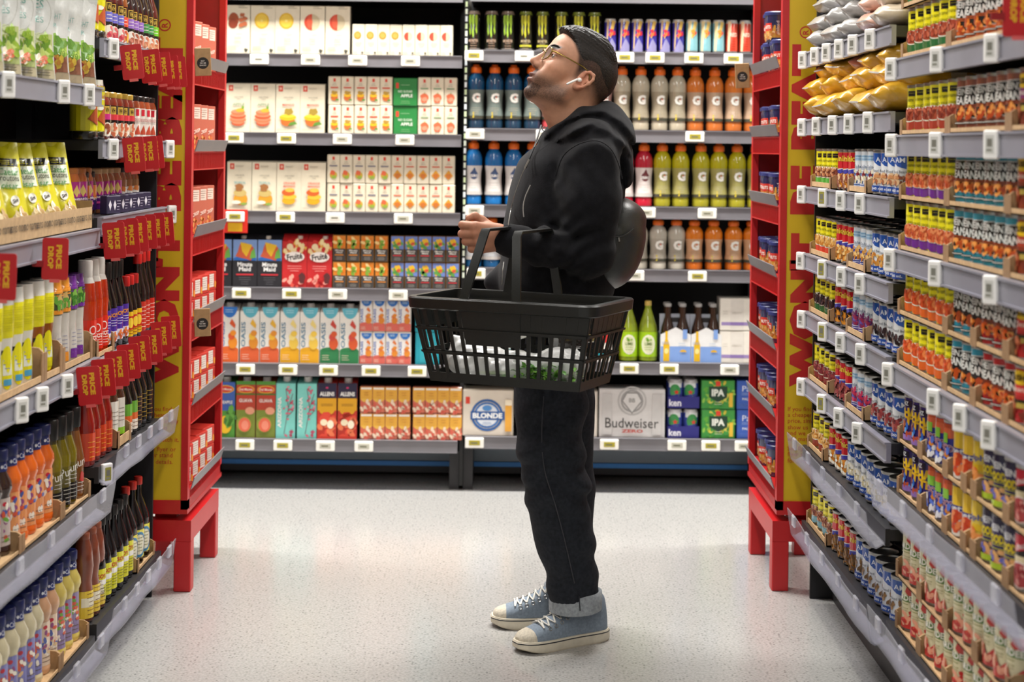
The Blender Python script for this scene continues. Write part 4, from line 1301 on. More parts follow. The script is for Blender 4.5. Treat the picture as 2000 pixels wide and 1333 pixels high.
# ------------------------------------------------------------------ pillow bags on the two top right shelves
def pillow(name, L, W, Hh, cols, seed, print_cols):
    r = random.Random(seed)
    nu, nv = 15, 14
    P, cl = [], {}
    ph = [r.uniform(0, 6.28) for _ in range(6)]
    for i in range(nu):
        t = -1 + 2 * i / (nu - 1)
        f = max(0.0, 1 - abs(t) ** 3.2) ** .5
        row = []
        for j in range(nv):
            a = 2 * math.pi * j / nv
            s, c = math.sin(a), math.cos(a)
            sq = lambda q_: math.copysign(abs(q_) ** .75, q_)
            wv = 1 + .07 * math.sin(5 * t + 3 * a + ph[0]) + .05 * math.sin(11 * t + 2 * a + ph[1]) + .04 * math.sin(17 * t - 5 * a + ph[2])
            yy = W / 2 * sq(c) * (0.55 + .45 * f) * (wv if abs(t) < .97 else 1)
            zz = Hh / 2 * sq(s) * (0.06 + .94 * f) * (wv if abs(t) < .97 else 1)
            row.append((t * L / 2 * (1 + .01 * math.sin(a * 2 + ph[3])), yy, zz + Hh / 2))
        P.append(row)

    def colf(i, j):
        t = -1 + 2 * (i + .5) / (nu - 1)
        k = 0 if (abs(t + .35) < .45 or abs(t) > .9) else 1
        if k and math.sin(3 * j + ph[4] + 4 * t) > .75:
            k = 2 % len(cols)
        return C(cols[k])
    mb = MB().grid(P, colf, wrap=True)
    mb.poly(P[0]); mb.poly(P[-1][::-1], C(cols[0]))
    # printed badge on the aisle-facing half
    me = mb.mesh(name, FILM, smooth=70)
    m2 = MB()
    for k, pc in enumerate(print_cols):
        i0 = 2 + 2 * k
        for j in (1, 2, 11, 12):
            q = [P[i0][j], P[i0][(j + 1) % nv], P[i0 + 1][(j + 1) % nv], P[i0 + 1][j]]
            cz = Vector((0, 0, Hh / 2))
            m2.poly([tuple(Vector(p) + (Vector((0, p[1], p[2])) - cz).normalized() * .0012) for p in q], C(pc))
    return Proto(name, 'bag', me, [('printed_badge', m2.mesh('printed_badge', FILM))], (L, W, Hh))


GREYB = [pillow('noodle_bag', .26, .17, .066, ['#a3a09c', '#c4beb6', '#8d8d9c'], s, ['#5a6298', '#8a8aa4']) for s in (1, 2)]
PINKB = [pillow('noodle_bag', .26, .17, .066, ['#d6a894', '#c8b09c', '#d8c4b4'], s, ['#c8503c', '#6a6a98']) for s in (3,)]
TANB = [pillow('noodle_bag', .26, .17, .066, ['#c2b29c', '#b8a68c', '#9a8a78'], s, ['#5a5f90', '#c9c3bb']) for s in (4,)]
GOLD = [pillow('dried_bean_bag', .30, .20, .078, ['#d8a42c', '#d2c4a8', '#c8942c'], s, ['#b8472c', '#a87a1c']) for s in (5, 6)]
LENTB = [pillow('dried_bean_bag', .30, .20, .078, ['#b8705a', '#d0a88c', '#c8942c'], s, ['#d8a42c', '#e3d8cc']) for s in (7,)]
for lay in range(4):
    for i in range(5 if lay < 3 else 3):
        pr = GREYB[i % 2] if i < 3 else (PINKB[0] if (i == 3 and lay < 3) else TANB[0])
        nm = {0: 'grey', 1: 'grey', 2: 'grey'}.get(i, 'pinkish' if pr is PINKB[0] else 'tan')
        ii = i + (2 if lay == 3 else 0)
        put(pr, (1.075 + RND.uniform(-.02, .01) + lay * .012, 5.19 - ii * .232 + (lay % 2) * .03, R_FAR[0][0] + .001 + lay * .054), RND.uniform(-.25, .25),
            f'{nm} clear-film bag, {ORD[ii]} from the pillar, layer {["one", "two", "three", "four"][lay]}, top far right shelf', 'grey bags on the top right shelf', tilt=(RND.uniform(-.08, .08) * min(lay, 1), RND.uniform(-.05, .1) * min(lay, 1)))
for lay in range(3):
    for i in range(5):
        pr = LENTB[0] if (lay == 2 and i == 2) else GOLD[(i + lay) % 2]
        nm = 'orange lentil' if pr is LENTB[0] else 'golden yellow'
        put(pr, (1.085 + RND.uniform(-.02, .01) + lay * .015, 5.19 - i * .232 + (lay % 2) * .03, R_FAR[1][0] + .001 + lay * .055), RND.uniform(-.3, .3),
            f'{nm} bag, {ORD[i]} from the pillar, layer {["one", "two", "three"][lay]}, second far right shelf', 'yellow bags on the second right shelf', tilt=(RND.uniform(-.08, .08), RND.uniform(-.05, .1)))


# ------------------------------------------------------------------ red and yellow racks at the ends of the aisle
def rack(side, xf, d0, d1, lips, label, text_z, xpanel):
    """xf: aisle face of the rack, d0 near face with the yellow panel, lips: heights of the shelf fronts"""
    q = side
    t = tag(ob('display_rack', None, None, (xf, d0, 0)), label, 'rack')
    bx = lambda a, b, *r: (min(a * q, b * q), max(a * q, b * q), *r)
    D = d1 - d0
    z0 = .268
    ob('side_panel', MB().box(*bx(.022, xpanel, .0, .012, z0 + .03, 2.45)).mesh('side_panel', YEL), t)
    ob('post', MB().box(*bx(0, .022, -.004, .03, z0, 2.45)).mesh('post', RED), t)
    ob('post', MB().box(*bx(0, .022, D - .03, D, z0, 2.45)).mesh('post', RED), t)
    ob('rear_panel', MB().box(*bx(.15, .16, .012, D, z0, 2.45)).mesh('rear_panel', pmat('deep_red_panel', C('#8c1014'), rough=0.45)), t)
    ob('far_panel', MB().box(*bx(.022, .15, D - .012, D, z0, 2.45)).mesh('far_panel', pmat('deep_red_panel')), t)
    ob('bottom_rail', MB().box(*bx(-.0, .16, -.004, D, z0 - .015, z0 + .03)).mesh('bottom_rail', RED), t)
    ob('edge_strip', MB().box(*bx(xpanel, xpanel + .035, .0, .03, .10, 2.45)).mesh('edge_strip', pmat('deep_red_panel')), t)
    for z in lips:
        s = ob('shelf', MB().box(*bx(.002, .15, .03, D - .03, z - .034, z - .028)).mesh('shelf', RED), t)
        mb = MB()
        P = [(-.004, z - .026), (-.016, z + .012), (-.013, z + .013), (-.001, z - .026)]
        mb.grid([[(q * a, y, b) for a, b in P] for y in (.035, D - .035)], (.5, .5, .5), wrap=True)
        mb.poly([(q * a, .035, b) for a, b in P]); mb.poly([(q * a, D - .035, b) for a, b in P])
        ob('price_rail', mb.mesh('price_rail', RAILB), s)
        mb = MB()
        for k in range(26):
            y = .04 + (D - .08) * k / 25
            mb.box(*bx(.0, .004, y - .002, y + .002, z - .085, z - .03))
        mb.box(*bx(-.001, .005, .03, D - .03, z - .088, z - .084))
        ob('wire_front', mb.mesh('wire_front', RED), s)
    zb = .232
    ob('base_rail', MB().box(*bx(-.012, .043, .0, D - .12, zb - .068, zb)).box(*bx(.043, .20, .0, .055, zb - .068, zb)).box(*bx(.043, .20, D - .175, D - .12, zb - .068, zb)).mesh('base_rail', RED), t)
    for y in (.0, D - .175):
        for a in (-.012, .145):
            ob('leg', MB().rbox(*bx(a, a + .055, y, y + .055, 0, zb - .067, .003)).mesh('leg', RED), t)
    for y in (.07, D - .25):
        ob('spacer', MB().box(*bx(.05, .12, y, y + .05, zb - .03, z0 - .014)).mesh('spacer', RED), t)
    A = Art()
    for wd_, v0_, v1_ in (("WON'T", -.565, -.058), ('BE', .004, .166), ('BEAT', .218, .565)):
        A.text(wd_, 0, (v0_ + v1_) / 2, .104, '#b81c1c', w=v1_ - v0_, rot=90, bold=0.075)
    A.ring(-.008, .605, .020, .004, '#b81c1c', 20).text('R', -.008, .605, .020, '#b81c1c', rot=90, bold=0.02)
    zt = text_z + .565
    cxl = (.085 if q > 0 else -.085)
    for it_ in A.it:
        mb = MB()
        A1 = Art()
        A1.it = [it_]
        A1.put(mb, lambda u, v, h: (cxl + u, -h - .0003, zt + v))
        ob('lettering', mb.mesh('lettering', PRINT), t)
    B = Art()
    for k, ln in enumerate(['If you find', 'a cheaper', 'price, simply', 'show us', 'and we', 'will match it.', '', 'See flyer or', 'flyer stand', 'for details.']):
        if ln:
            T, wd, hg = text_tris(ln, 0.0)
            hh = .0145 * hg / .95
            B.text(ln, wd * .0205 / 2, -k * .0192 + (.005 if k > 6 else 0), hg * .0205, '#b8301c', bold=0.0)
    mb = MB()
    x0 = .034 if q > 0 else -.135
    B.put(mb, lambda u, v, h: (x0 + u, -h - .0003, text_z - .075 + v))
    ob('small_print', mb.mesh('small_print', PRINT), t)
    return t


RX, RD0, RD1 = .886, 5.40, 6.06
rl = [px2(1492, y, 5.72).z for y in (125, 252, 383, 515, 650, 775, 908)]
rack(1, RX, RD0, RD1, rl, 'red display rack with yellow lettered side panel, right end of aisle', .675, .150)
LX, LD0, LD1 = -1.035, 5.30, 5.92
ll = [px2(408, y, 5.62).z for y in (122, 281, 440, 598, 752, 908)]
rack(-1, LX, LD0, LD1, ll, 'red display rack with yellow lettered side panel, left end of aisle', .665, .150)
# snack cups in the right rack
cupart = Art().rect(-.05, .006, .05, .05, '#c9963c').rect(-.03, .03, .012, .058, '#c8382c').text('NUTS', -.009, .044, .012, '#f0e8dc', w=.034, bold=0.03).heap(.0, .016, .045, .012, ['#d8a45a', '#b8743c', '#e3c08a'], 18, .007, 3).text('salted', .034, .042, .010, '#c9ccd8', w=.045, rot=90, bold=0)
m = MB()
cupart.put(m, round_map(.040, .010, Rf=lambda v: .0375 + v * .05), .013)
lid = MB().lathe([(.0455, .095, C('#232a5c')), (.0455, .106, C('#2a3268')), (.042, .109, C('#2a3268')), (.039, .106, C('#1f2550'))], 18)
CUP = lathe_proto('snack_cup', 'cup', [(.034, 0, '#20254c'), (.037, .003, '#20254c'), (.0425, .096, '#262c58')], 18, LIQUID, [('label_print', m.mesh('label_print', GLOSS)), ('lid', lid.mesh('lid', PLASTIC, smooth=40))], (.09, .09, .109))
for k, z in enumerate(rl):
    spots = [(0, .24), (0, .34), (0, .44), (0, .545), (1, .40), (1, .50)] if k == 0 else [(0, .24), (0, .34), (0, .44), (0, .545)]
    for i, (tr, y) in enumerate(spots):
        put(CUP, (RX + .052 + (.010 if i % 2 else 0), RD0 + y + .03, z - .0275 + tr * .1095), -math.radians(55 + RND.uniform(-25, 25)),
            f'navy-lidded snack cup, {ORD[i]} from the yellow panel, {ORD[k]} shelf of right rack', 'snack cups in the right rack')
# snack boxes in the left rack


def snack_box():
    mb = MB()
    w, d, h = .078, .055, .160
    mb.rbox(-w / 2, w / 2, -d / 2, d / 2, 0, h, .002, C('#b8604a'))
    a = Art().rect(-.028, .112, .028, .150, '#dcc8b8').lines(0, .120, .142, 4, .046, '#8a6a5c', 2).heap(0, .03, .034, .024, ['#d87a3c', '#b8482c', '#e09a5a'], 18, .009, 4).text('CRISP', 0, .07, .012, '#efd9c8', w=.05, rot=12)
    a.put(mb, flat_map(-d / 2))
    a.put(mb, lambda u, v, h_: (-w / 2 - h_, -u * .6, v))
    return Proto('snack_box', 'box', mb.mesh('snack_box', PRINT), [], (w, d, h))


def snack_box2():
    mb = MB()
    w, d, h = .11, .07, .066
    mb.rbox(-w / 2, w / 2, -d / 2, d / 2, 0, h, .002, C('#b82c20'))
    a = Art().rect(-.045, .012, .03, .058, '#d8ccc2').lines(0, .02, .05, 5, .06, '#a08a80', 2).blob(.042, .02, .010, .012, '#d8862c', 3)
    a.put(mb, flat_map(-d / 2))
    return Proto('snack_box', 'box', mb.mesh('snack_box', PRINT), [], (w, d, h))


SB1, SB2 = snack_box(), snack_box2()
for k, z in enumerate(ll):
    if k < 3:
        for i in range(4):
            put(SB1, (LX - .055, LD0 + .095 + i * .128, z - .0275), math.radians(74), f'orange snack box, {ORD[i]} from the yellow panel, {ORD[k]} shelf of left rack', 'snack boxes in the left rack')
    else:
        for tr in range(2):
            for i in range(4):
                put(SB2, (LX - .055, LD0 + .095 + i * .128, z - .0275 + tr * .0665), math.radians(80), f'red snack carton, {ORD[i]} from yellow panel, {ORD[k]} shelf of left rack, {("lower", "upper")[tr]}', 'snack boxes in the left rack')


def kraft_tag(loc, label, rz):
    mb = MB().rbox(-.026, .026, -.002, .002, -.045, .045, .0015, C('#a8865c'))
    a = Art().ell(0, -.004, .019, .019, '#26221f', 18)
    for i, tx in enumerate(('BEST', 'TRY ME', 'SNACKS')):
        a.text(tx, 0, .003 - i * .007, .0042, '#d8d2c8')
    a.put(mb, flat_map(-.0021))
    o = ob('shelf_tag_card', mb.mesh('shelf_tag_card', KRAFT), None, loc, (.0, -.05, rz))
    return tag(o, label, 'tag', 'brown cards on the racks')


p = px2(393, 122, 5.32); kraft_tag((p.x + .012, 5.285, p.z), 'brown card with black circle high on the left rack', .15)
p = px2(392, 628, 5.32); kraft_tag((p.x + .012, 5.285, p.z), 'brown card with black circle low on the left rack', .15)
p = px2(1450, 148, 5.98); kraft_tag((p.x, 5.98, p.z), 'brown card with black circle on the right rack', -.1)
# ------------------------------------------------------------------ goods on the left shelving
def bottle(name, prof, seg=16, sx=1.0, sy=1.0, mat=LIQUID, label=None, cap=None, cat='bottle', extra=None):
    """prof rows (r, z, colour); label = (z0, z1, base colour, art, half width); cap = (r, z0, z1, colour)"""
    root = MB().lathe([(r, z, C(c)) for r, z, c in prof], seg, sx, sy).mesh(name, mat, smooth=50)
    zs = [z for _, z, _ in prof]
    rs = [r for r, _, _ in prof]
    parts = []
    for lab in ([label] if label else []) + (extra or []):
        z0, z1, base, art, hw = lab
        rm = float(np.interp((z0 + z1) / 2, zs, rs))
        Rf = lambda v, z0=z0: float(np.interp(v + z0, zs, rs)) + .0006
        m = MB()
        a = Art()
        n = max(1, int((z1 - z0) / .012))
        if base:
            a._p([[(-hw, (z1 - z0) * i / n), (hw, (z1 - z0) * i / n), (hw, (z1 - z0) * (i + 1) / n), (-hw, (z1 - z0) * (i + 1) / n)] for i in range(n)], base)
        if art:
            a.it += art.it
        a.put(m, round_map(rm, z0, sx, sy, Rf), rm * .35)
        parts.append(('label', m.mesh('label', GLOSS, smooth=50)))
    if cap:
        r, z0, z1, cc = cap
        m = MB().lathe([(r * .97, z0, C(cc)), (r, z0 + .002, C(cc)), (r, z1 - .003, C(cc)), (r * .9, z1, C(cc))], 14)
        parts.append(('cap', m.mesh('cap', PLASTIC, smooth=40)))
    w = 2 * max(rs)
    h = max(max(zs), cap[2] if cap else 0)
    return Proto(name, cat, root, parts, (w * sx, w * sy, h))


def run_left(pr, n, d_far, pitch, z, desc, where, **k):
    run_side(-1, pr, n, d_far, pitch, z, desc, where, 'from pillar', rot=k.pop('rot', 60), **k)
    return d_far - n * pitch


# --- far bay, top shelf: honey squeeze bottles and tall sauce bottles
FW = ['far left top shelf', 'far left second shelf', 'far left third shelf', 'far left fourth shelf', 'far left fifth shelf', 'far left bottom shelf']
NW = ['near left top shelf', 'near left second shelf', 'near left third shelf', 'near left fourth shelf', 'near left bottom shelf']


def vh(bandc, art_c, hh=.205, dark='#3b1a12', capc='#b08a3a', seed=1, body='#5a2016'):
    a = Art().rect(-.012, .072, .008, .098, '#c8a648').rect(-.009, .075, .005, .095, '#2a2216').text('VH', -.002, .085, .014, '#d8b858', w=.011)
    a.rect(-.04, .044, .04, .072, bandc).lines(0, .052, .062, 2, .03, '#f0e6dc', 3).rect(-.04, .036, .04, .044, '#1c1614').ell(0, .016, .022, .020, '#e6ddd0', 12).heap(0, .015, .016, .014, art_c, 10, .008, seed)
    return bottle('sauce_bottle', [(.026, 0, dark), (.030, .004, dark), (.030, .115, body), (.027, .135, body), (.0145, .172, body), (.0135, hh - .012, body)], label=(.010, .112, dark, a, .042), cap=(.0165, hh - .022, hh, capc))


def honey(h=.165, wall='#d6cd1a'):
    a = Art().rect(-.032, .085, .032, .140, '#e0ddd0').text('honey', 0, .125, .014, '#a03a5c', w=.045, bold=0).lines(0, .108, .112, 2, .03, '#7a7a70', 2).text('miel', 0, .096, .013, '#a03a5c', w=.034, bold=0).poly([(-.02, .03), (.02, .012), (.012, .07)], '#b8562c').poly([(-.022, .034), (.02, .012), (.0, .02)], '#8a2a3c').ell(-.008, .062, .012, .006, '#e6e6e0')
    return bottle('honey_squeeze_bottle', [(.036, 0, '#1a1812'), (.038, .003, '#1a1812'), (.038, .022, '#1a1812'), (.036, .024, wall), (.036, h - .004, wall), (.030, h, wall)], seg=8, mat=GLOSS, label=(.024, h - .006, wall, a, .05))


d = 5.20
z = L_FAR[0][0]
d = run_left(vh('#6fc02c', ['#d8a07a', '#b86a4a']), 1, d, .066, z, 'brown sauce bottle with lime label', FW[0])
d = run_left(vh('#3f8a4a', ['#d8a07a', '#c87a5a'], body='#2c1610'), 2, d, .066, z, 'brown sauce bottle with green label', FW[0])
d = run_left(vh('#8f6ab8', ['#c8806a', '#a05a44'], body='#2a1412'), 3, d, .066, z, 'dark sauce bottle with mauve label', FW[0])
d = run_left(vh('#d8503c', ['#d8a43c', '#c85a3c'], body='#8a4a1c'), 1, d, .066, z, 'amber sauce bottle with red label', FW[0])
d = run_left(vh('#6a6ac0', ['#b83a4c', '#d86a6a']), 3, d, .066, z, 'brown sauce bottle with blue-violet label', FW[0])
d = run_left(honey(.175), 2, d, .074, z, 'yellow and black honey squeeze bottle', FW[0])
# second shelf: jars


def jar(name, base, band, art, h=.135, r=.034, body='#7a2c18', capc='#b8963a', z0=.012, z1=None):
    z1 = z1 or h - .038
    return bottle(name, [(r * .9, 0, body), (r, .004, body), (r, h - .032, body), (r * .86, h - .018, body), (r * .84, h - .012, body)], label=(z0, z1, base, art, r * 1.5), cap=(r * .9, h - .016, h, capc), cat='jar')


wj = Art().rect(-.007, .062, .007, .082, '#c8283a').text('sauce', 0, .050, .009, '#c07a7a', w=.034, bold=0).poly([(-.014, .006), (.014, .006), (.003, .036)], '#b84a34').lines(0, .04, .044, 2, .03, '#b8aaa2', 3)
vj = Art().rect(-.011, .060, .009, .082, '#c8a648').text('VH', -.001, .071, .013, '#2a2216', w=.012).rect(-.05, .044, .05, .060, '#d23a44').rect(-.05, .036, .05, .044, '#16110f').ell(0, .017, .022, .020, '#e3d8c8', 12).heap(0, .016, .017, .013, ['#d89a7a', '#c86a4a', '#e8c8a4'], 12, .008, 3)
vj2 = Art().rect(-.011, .060, .009, .082, '#c8a648').text('VH', -.001, .071, .013, '#2a2216', w=.012).rect(-.05, .044, .05, .060, '#c02a7c').rect(-.05, .036, .05, .044, '#16110f').ell(0, .017, .022, .020, '#e3d8c8', 12).heap(0, .016, .017, .013, ['#b87a5a', '#8a4a34'], 12, .008, 4)
d = 5.20
z = L_FAR[1][0]
d = run_left(jar('sauce_jar', '#e3dcd2', None, wj, body='#a04a24', capc='#2a2524'), 4, d, .074, z, 'white-labelled sauce jar with dark lid', FW[1])
d = run_left(jar('sauce_jar', '#241512', None, vj), 4, d, .072, z, 'dark sauce jar with red band', FW[1])
d = run_left(jar('sauce_jar', '#241512', None, vj2), 1, d, .072, z, 'dark sauce jar with magenta band', FW[1])
d = run_left(honey(.150), 2, d, .074, z, 'yellow and black squeeze bottle', FW[1])
# third shelf: curry jars with little dark packets in front
pj = Art().poly([(0, .074), (.018, .046), (.009, .052), (0, .040), (-.009, .052), (-.018, .046)], '#d8bc6a').rect(-.05, .0, .05, .040, '#5a1f74').text('paste', 0, .034, .010, '#e6d2dc', w=.04, bold=0.03).rect(-.022, .016, .022, .022, '#d8509c').ell(-.03, .02, .008, .008, '#6aa83a')
oj = Art().rect(-.05, .0, .05, .032, '#3a1f5c').ell(-.012, .05, .009, .009, '#6aa83a').text('curry', .006, .030, .010, '#e6d2c0', w=.034, bold=0.02)
bj = Art().rect(-.05, .0, .05, .03, '#2f5aa0').rect(-.02, .034, .02, .056, '#e0dcd6').blob(0, .05, .014, .008, '#c8763c', 3)
d = 5.19
z = L_FAR[2][0]
d = run_left(jar('curry_jar', '#8a5a3a', None, bj, h=.128, body='#8a4a24', capc='#2a2524'), 3, d, .078, z, 'brown curry jar with blue label', FW[2], inset=.05)
d = run_left(jar('curry_jar', '#b02c84', None, pj, h=.128, body='#a05a2c', capc='#c8a878'), 4, d, .074, z, 'magenta and purple curry jar', FW[2], inset=.05)
d = run_left(jar('curry_jar', '#d0722a', None, oj, h=.120, body='#5a2a18', capc='#241d1c'), 2, d, .070, z, 'orange and purple curry jar', FW[2], inset=.05)
d = run_left(jar('curry_jar', '#b02c84', None, pj, h=.132, body='#b8642c', capc='#b8703a'), 3, 4.63, .070, z, 'tall magenta curry jar by the crouton box', FW[2], inset=.05)


def packet():
    mb = MB().rbox(-.036, .036, -.012, .012, 0, .052, .002, C('#2b2440'))
    a = Art()
    for x in (-.02, .004):
        a.poly([(x - .008, .026), (x, .040), (x + .008, .026), (x, .010)], '#d8d4dc')
    a.lines(.02, .012, .036, 4, .02, '#b8b2c4', 2, left=.014)
    a.put(mb, flat_map(-.012))
    return Proto('spice_packet', 'packet', mb.mesh('spice_packet', PRINT), [], (.072, .024, .052))


PKT = packet()
for i in range(5):
    put(PKT, (XE[-1] - .030, 5.03 - i * .098, z), math.radians(72), f'{ORD[i]} dark violet spice packet from pillar, far left third shelf', 'spice packets on the left shelf')
# fourth shelf: hot sauces and soy bottles


def slim(col, h, r, lab, capc, caph, name='sauce_bottle', zl=(.012, .085), base='#c8281c', neck=.011):
    return bottle(name, [(r * .9, 0, col), (r, .004, col), (r, h * .48, col), (r * .92, h * .55, col), (neck, h * .78, col), (neck * .95, h - caph + .004, col)], label=(zl[0], zl[1], base, lab, r * 1.4), cap=(neck * 1.25, h - caph, h, capc))


sri = Art().ring(-.004, .058, .012, .003, '#f0e0d8', 14).lines(0, .01, .04, 5, .034, '#f2d2c8', 3).text('HOT', .0, .036, .012, '#f0dcd0', w=.03)
SRI = bottle('hot_sauce_bottle', [(.029, 0, '#a8260f'), (.032, .004, '#b02c10'), (.031, .15, '#b8340f'), (.026, .20, '#a82c10'), (.020, .215, '#c8c4bc'), (.012, .245, '#c8c4bc')], label=(.015, .10, '#cf2c1c', sri, .04), cap=(.020, .212, .262, '#d2cec6'))
enz = Art().rect(-.04, .0, .04, .030, '#dcd6e0').text('SOY', 0, .075, .012, '#e0902c', w=.036, bold=0.04).lines(0, .045, .06, 3, .03, '#d8cfe8', 2).heap(0, .015, .02, .010, ['#d8763c', '#b8562c'], 6, .007, 3)
ENZ = slim('#140f0e', .245, .030, enz, '#17120f', .05, base='#4a2c94', zl=(.02, .115))
yr = Art().rect(-.03, .02, .03, .06, '#b8281c').ell(0, .04, .012, .016, '#e3c03a', 10).lines(0, .008, .016, 2, .03, '#7a2a1c', 3)
TAB = slim('#1a0f0c', .19, .024, yr, '#c2201c', .03, base='#dcae1c', zl=(.012, .085))
TALLR = slim('#1a0f0c', .255, .028, Art().lines(0, .01, .07, 6, .03, '#f0d8c8', 2), '#c2201c', .04, base='#b8281c', zl=(.012, .10))
d = 5.20
z = L_FAR[3][0]
d = run_left(TALLR, 3, d, .062, z + .0005, 'tall black bottle with red cap and label', FW[3])
d = run_left(TAB, 3, d, .056, z + .0005, 'small red-capped pepper sauce bottle', FW[3])
d = run_left(ENZ, 4, d, .068, z + .0005, 'black sauce bottle with violet label', FW[3])
tray(-1, 4.63, .20, z, .24, 'cardboard tray under the red hot sauce bottles, left shelving', front=.015, wall=.06)
d = run_left(SRI, 3, 4.63, .067, z + .004, 'red hot sauce bottle with pale cap', FW[3], inset=.004)
# fifth shelf: ketchup and jars behind the clear lip
RK = slim('#8a1c14', .225, .030, Art().lines(0, .01, .05, 4, .03, '#e8a83a', 2), '#b8201c', .04, base='#c8401c', zl=(.015, .09), name='sauce_bottle', neck=.016)
GL = Art().rect(-.05, .0, .05, .02, '#8ac02c').lines(0, .04, .075, 4, .05, '#8a8478', 3)
WJ = bottle('sauce_bottle', [(.034, 0, '#3a2418'), (.037, .004, '#3a2418'), (.037, .13, '#4a2c1c'), (.030, .155, '#4a2c1c'), (.018, .175, '#3a2418'), (.017, .19, '#3a2418')], label=(.022, .128, '#dcd8cc', GL, .055), cap=(.02, .182, .205, '#2c2320'))
OR = Art().rect(-.05, .03, .05, .05, '#d8642c').rect(-.05, .0, .05, .03, '#e3d8c8').lines(0, .008, .02, 2, .04, '#7a4a2c', 2)
DKO = bottle('sauce_bottle', [(.028, 0, '#1c1410'), (.031, .004, '#1c1410'), (.031, .11, '#1c1410'), (.014, .165, '#1c1410'), (.0135, .19, '#1c1410')], label=(.015, .10, '#6aa83a', OR, .044), cap=(.016, .182, .205, '#1c1714'))
BLG = bottle('sauce_bottle', [(.028, 0, '#120e0d'), (.031, .004, '#120e0d'), (.031, .12, '#120e0d'), (.014, .175, '#120e0d'), (.0135, .20, '#120e0d')], label=(.02, .11, '#1c1714', Art().lines(0, .01, .08, 6, .04, '#b8963a', 2), .044), cap=(.016, .19, .215, '#1c1714'))
d = 5.19
z = L_FAR[4][0]
d = run_left(BLG, 3, d, .068, z + .0005, 'black bottle with gold script', FW[4])
d = run_left(DKO, 2, d, .07, z + .0005, 'dark bottle with green and orange label', FW[4])
tray(-1, d + .002, .162, z, .24, 'cardboard tray under the white-labelled bottles, left shelving', front=.03, wall=.06)
d = run_left(WJ, 2, d, .08, z + .004, 'white-labelled dark bottle with green base', FW[4], inset=.004)
d = run_left(RK, 4, d - .004, .068, z + .0005, 'orange-labelled red sauce bottle', FW[4])
# bottom far shelf: soy sauces
soyA = Art().rect(-.04, .045, .04, .06, '#e6e2d8').text('SOY', 0, .07, .012, '#b8281c', w=.034, bold=0.03).lines(0, .012, .036, 4, .035, '#6a6a2c', 2)
SOY = slim('#120d0c', .245, .031, soyA, '#1a1614', .03, base='#d0cb1c', zl=(.02, .11), name='soy_sauce_bottle')
soyB = Art().ell(0, .04, .030, .040, '#dcd8c0', 16).ring(0, .04, .03, .006, '#3a7aa0', 18, q=1.3).lines(0, .02, .06, 5, .03, '#7a7a3c', 2)
SOYB = slim('#120d0c', .25, .037, soyB, '#b8281c', .025, base='#d8cf4a', zl=(.02, .105), name='soy_sauce_bottle')
BRN = bottle('sauce_bottle', [(.026, 0, '#6a3423'), (.030, .005, '#6a3423'), (.028, .08, '#733a28'), (.024, .11, '#7a3f2c'), (.029, .15, '#7a3f2c'), (.024, .20, '#7a3f2c'), (.017, .225, '#7a3f2c')], label=(.012, .085, '#d8b83a', Art().rect(-.03, .03, .03, .055, '#e0d8c0').lines(0, .01, .065, 6, .03, '#7a5a2c', 2), .036), cap=(.018, .222, .24, '#8a4a34'))
d = 5.19
z = L_FAR[5][0]
tray(-1, d + .002, .238, z, .24, 'cardboard tray under the round-labelled soy bottles, left shelving', front=.012, wall=.05)
d = run_left(SOYB, 3, d, .079, z + .004, 'stout soy bottle with round blue-ringed label', FW[5], inset=.004)
d = run_left(SOY, 6, d, .066, z + .0005, 'black soy bottle with yellow label', FW[5])
d = run_left(BRN, 3, 4.62, .066, z + .0005, 'reddish brown sauce bottle with waist', FW[5])


# --- near bay
def pouch(name, w, h, t, base, art, seed, mat=FILM, topcol=None, flare=.0, botcol=None):
    """stand-up film bag: bulging below, flat sealed edge on top; front is -y"""
    r = random.Random(seed)
    ph = [r.uniform(0, 6.28) for _ in range(4)]

    def S(u, v, h_):
        k = max(0.0, min(1.0, v / h))
        bul = t * (1 - k ** 1.5) * (.35 + .65 * min(1, k / .18)) + .002
        e = max(0.0, 1 - (abs(u) / (w / 2)) ** 2.4)
        wr = .004 * math.sin(14 * k + 30 * u + ph[0]) + .003 * math.sin(25 * k - 60 * u + ph[1])
        return (u * (1 - .10 * math.sin(k * 3.1416) + flare * k), -(bul * e + wr * e * 1.2) - h_ - flare * .35 * k * k * h, v)
    nu, nv = 9, 13
    us = [-w / 2 + w * i / (nu - 1) for i in range(nu)]
    vs = [h * j / (nv - 1) for j in range(nv)]
    mb = MB()
    bc, tc_ = C(base), C(topcol or base)
    Pf = [[S(u, v, 0) for u in us] for v in vs]
    Pb = [[(p[0], -p[1] * .8 - 2 * flare * .35 * (vs[j] / h) ** 2 * h * .9, p[2]) for p in Pf[j]] for j in range(nv)]
    cf = lambda i, j: tc_ if i >= nv - 3 else bc
    mb.grid(Pf, cf)
    mb.grid([row[::-1] for row in Pb], cf)
    mb.poly([*Pf[0], *Pb[0][::-1]][::-1], bc)
    root = mb.mesh(name, mat, smooth=60)
    m = MB()
    a2 = Art()
    for polys, col in art.it:                       # cut broad print in steps of height so that it follows the bulge
        out = []
        for P in polys:
            vv = [p[1] for p in P]
            n = max(1, int((max(vv) - min(vv)) / .016))
            if n == 1:
                out.append(P)
                continue
            for k in range(n):
                lo = min(vv) + (max(vv) - min(vv)) * k / n
                hi = min(vv) + (max(vv) - min(vv)) * (k + 1) / n
                q = [(b, a) for a, b in P]
                q = clip(clip(q, lo, 1), hi, -1)
                if len(q) > 2:
                    out.append([(a, b) for b, a in q])
        a2._p(out, col)
    a2.put(m, S, w / 8, base=.0014)
    return Proto(name, 'bag', root, [('print', m.mesh('print', mat))], (w, 2 * t, h))


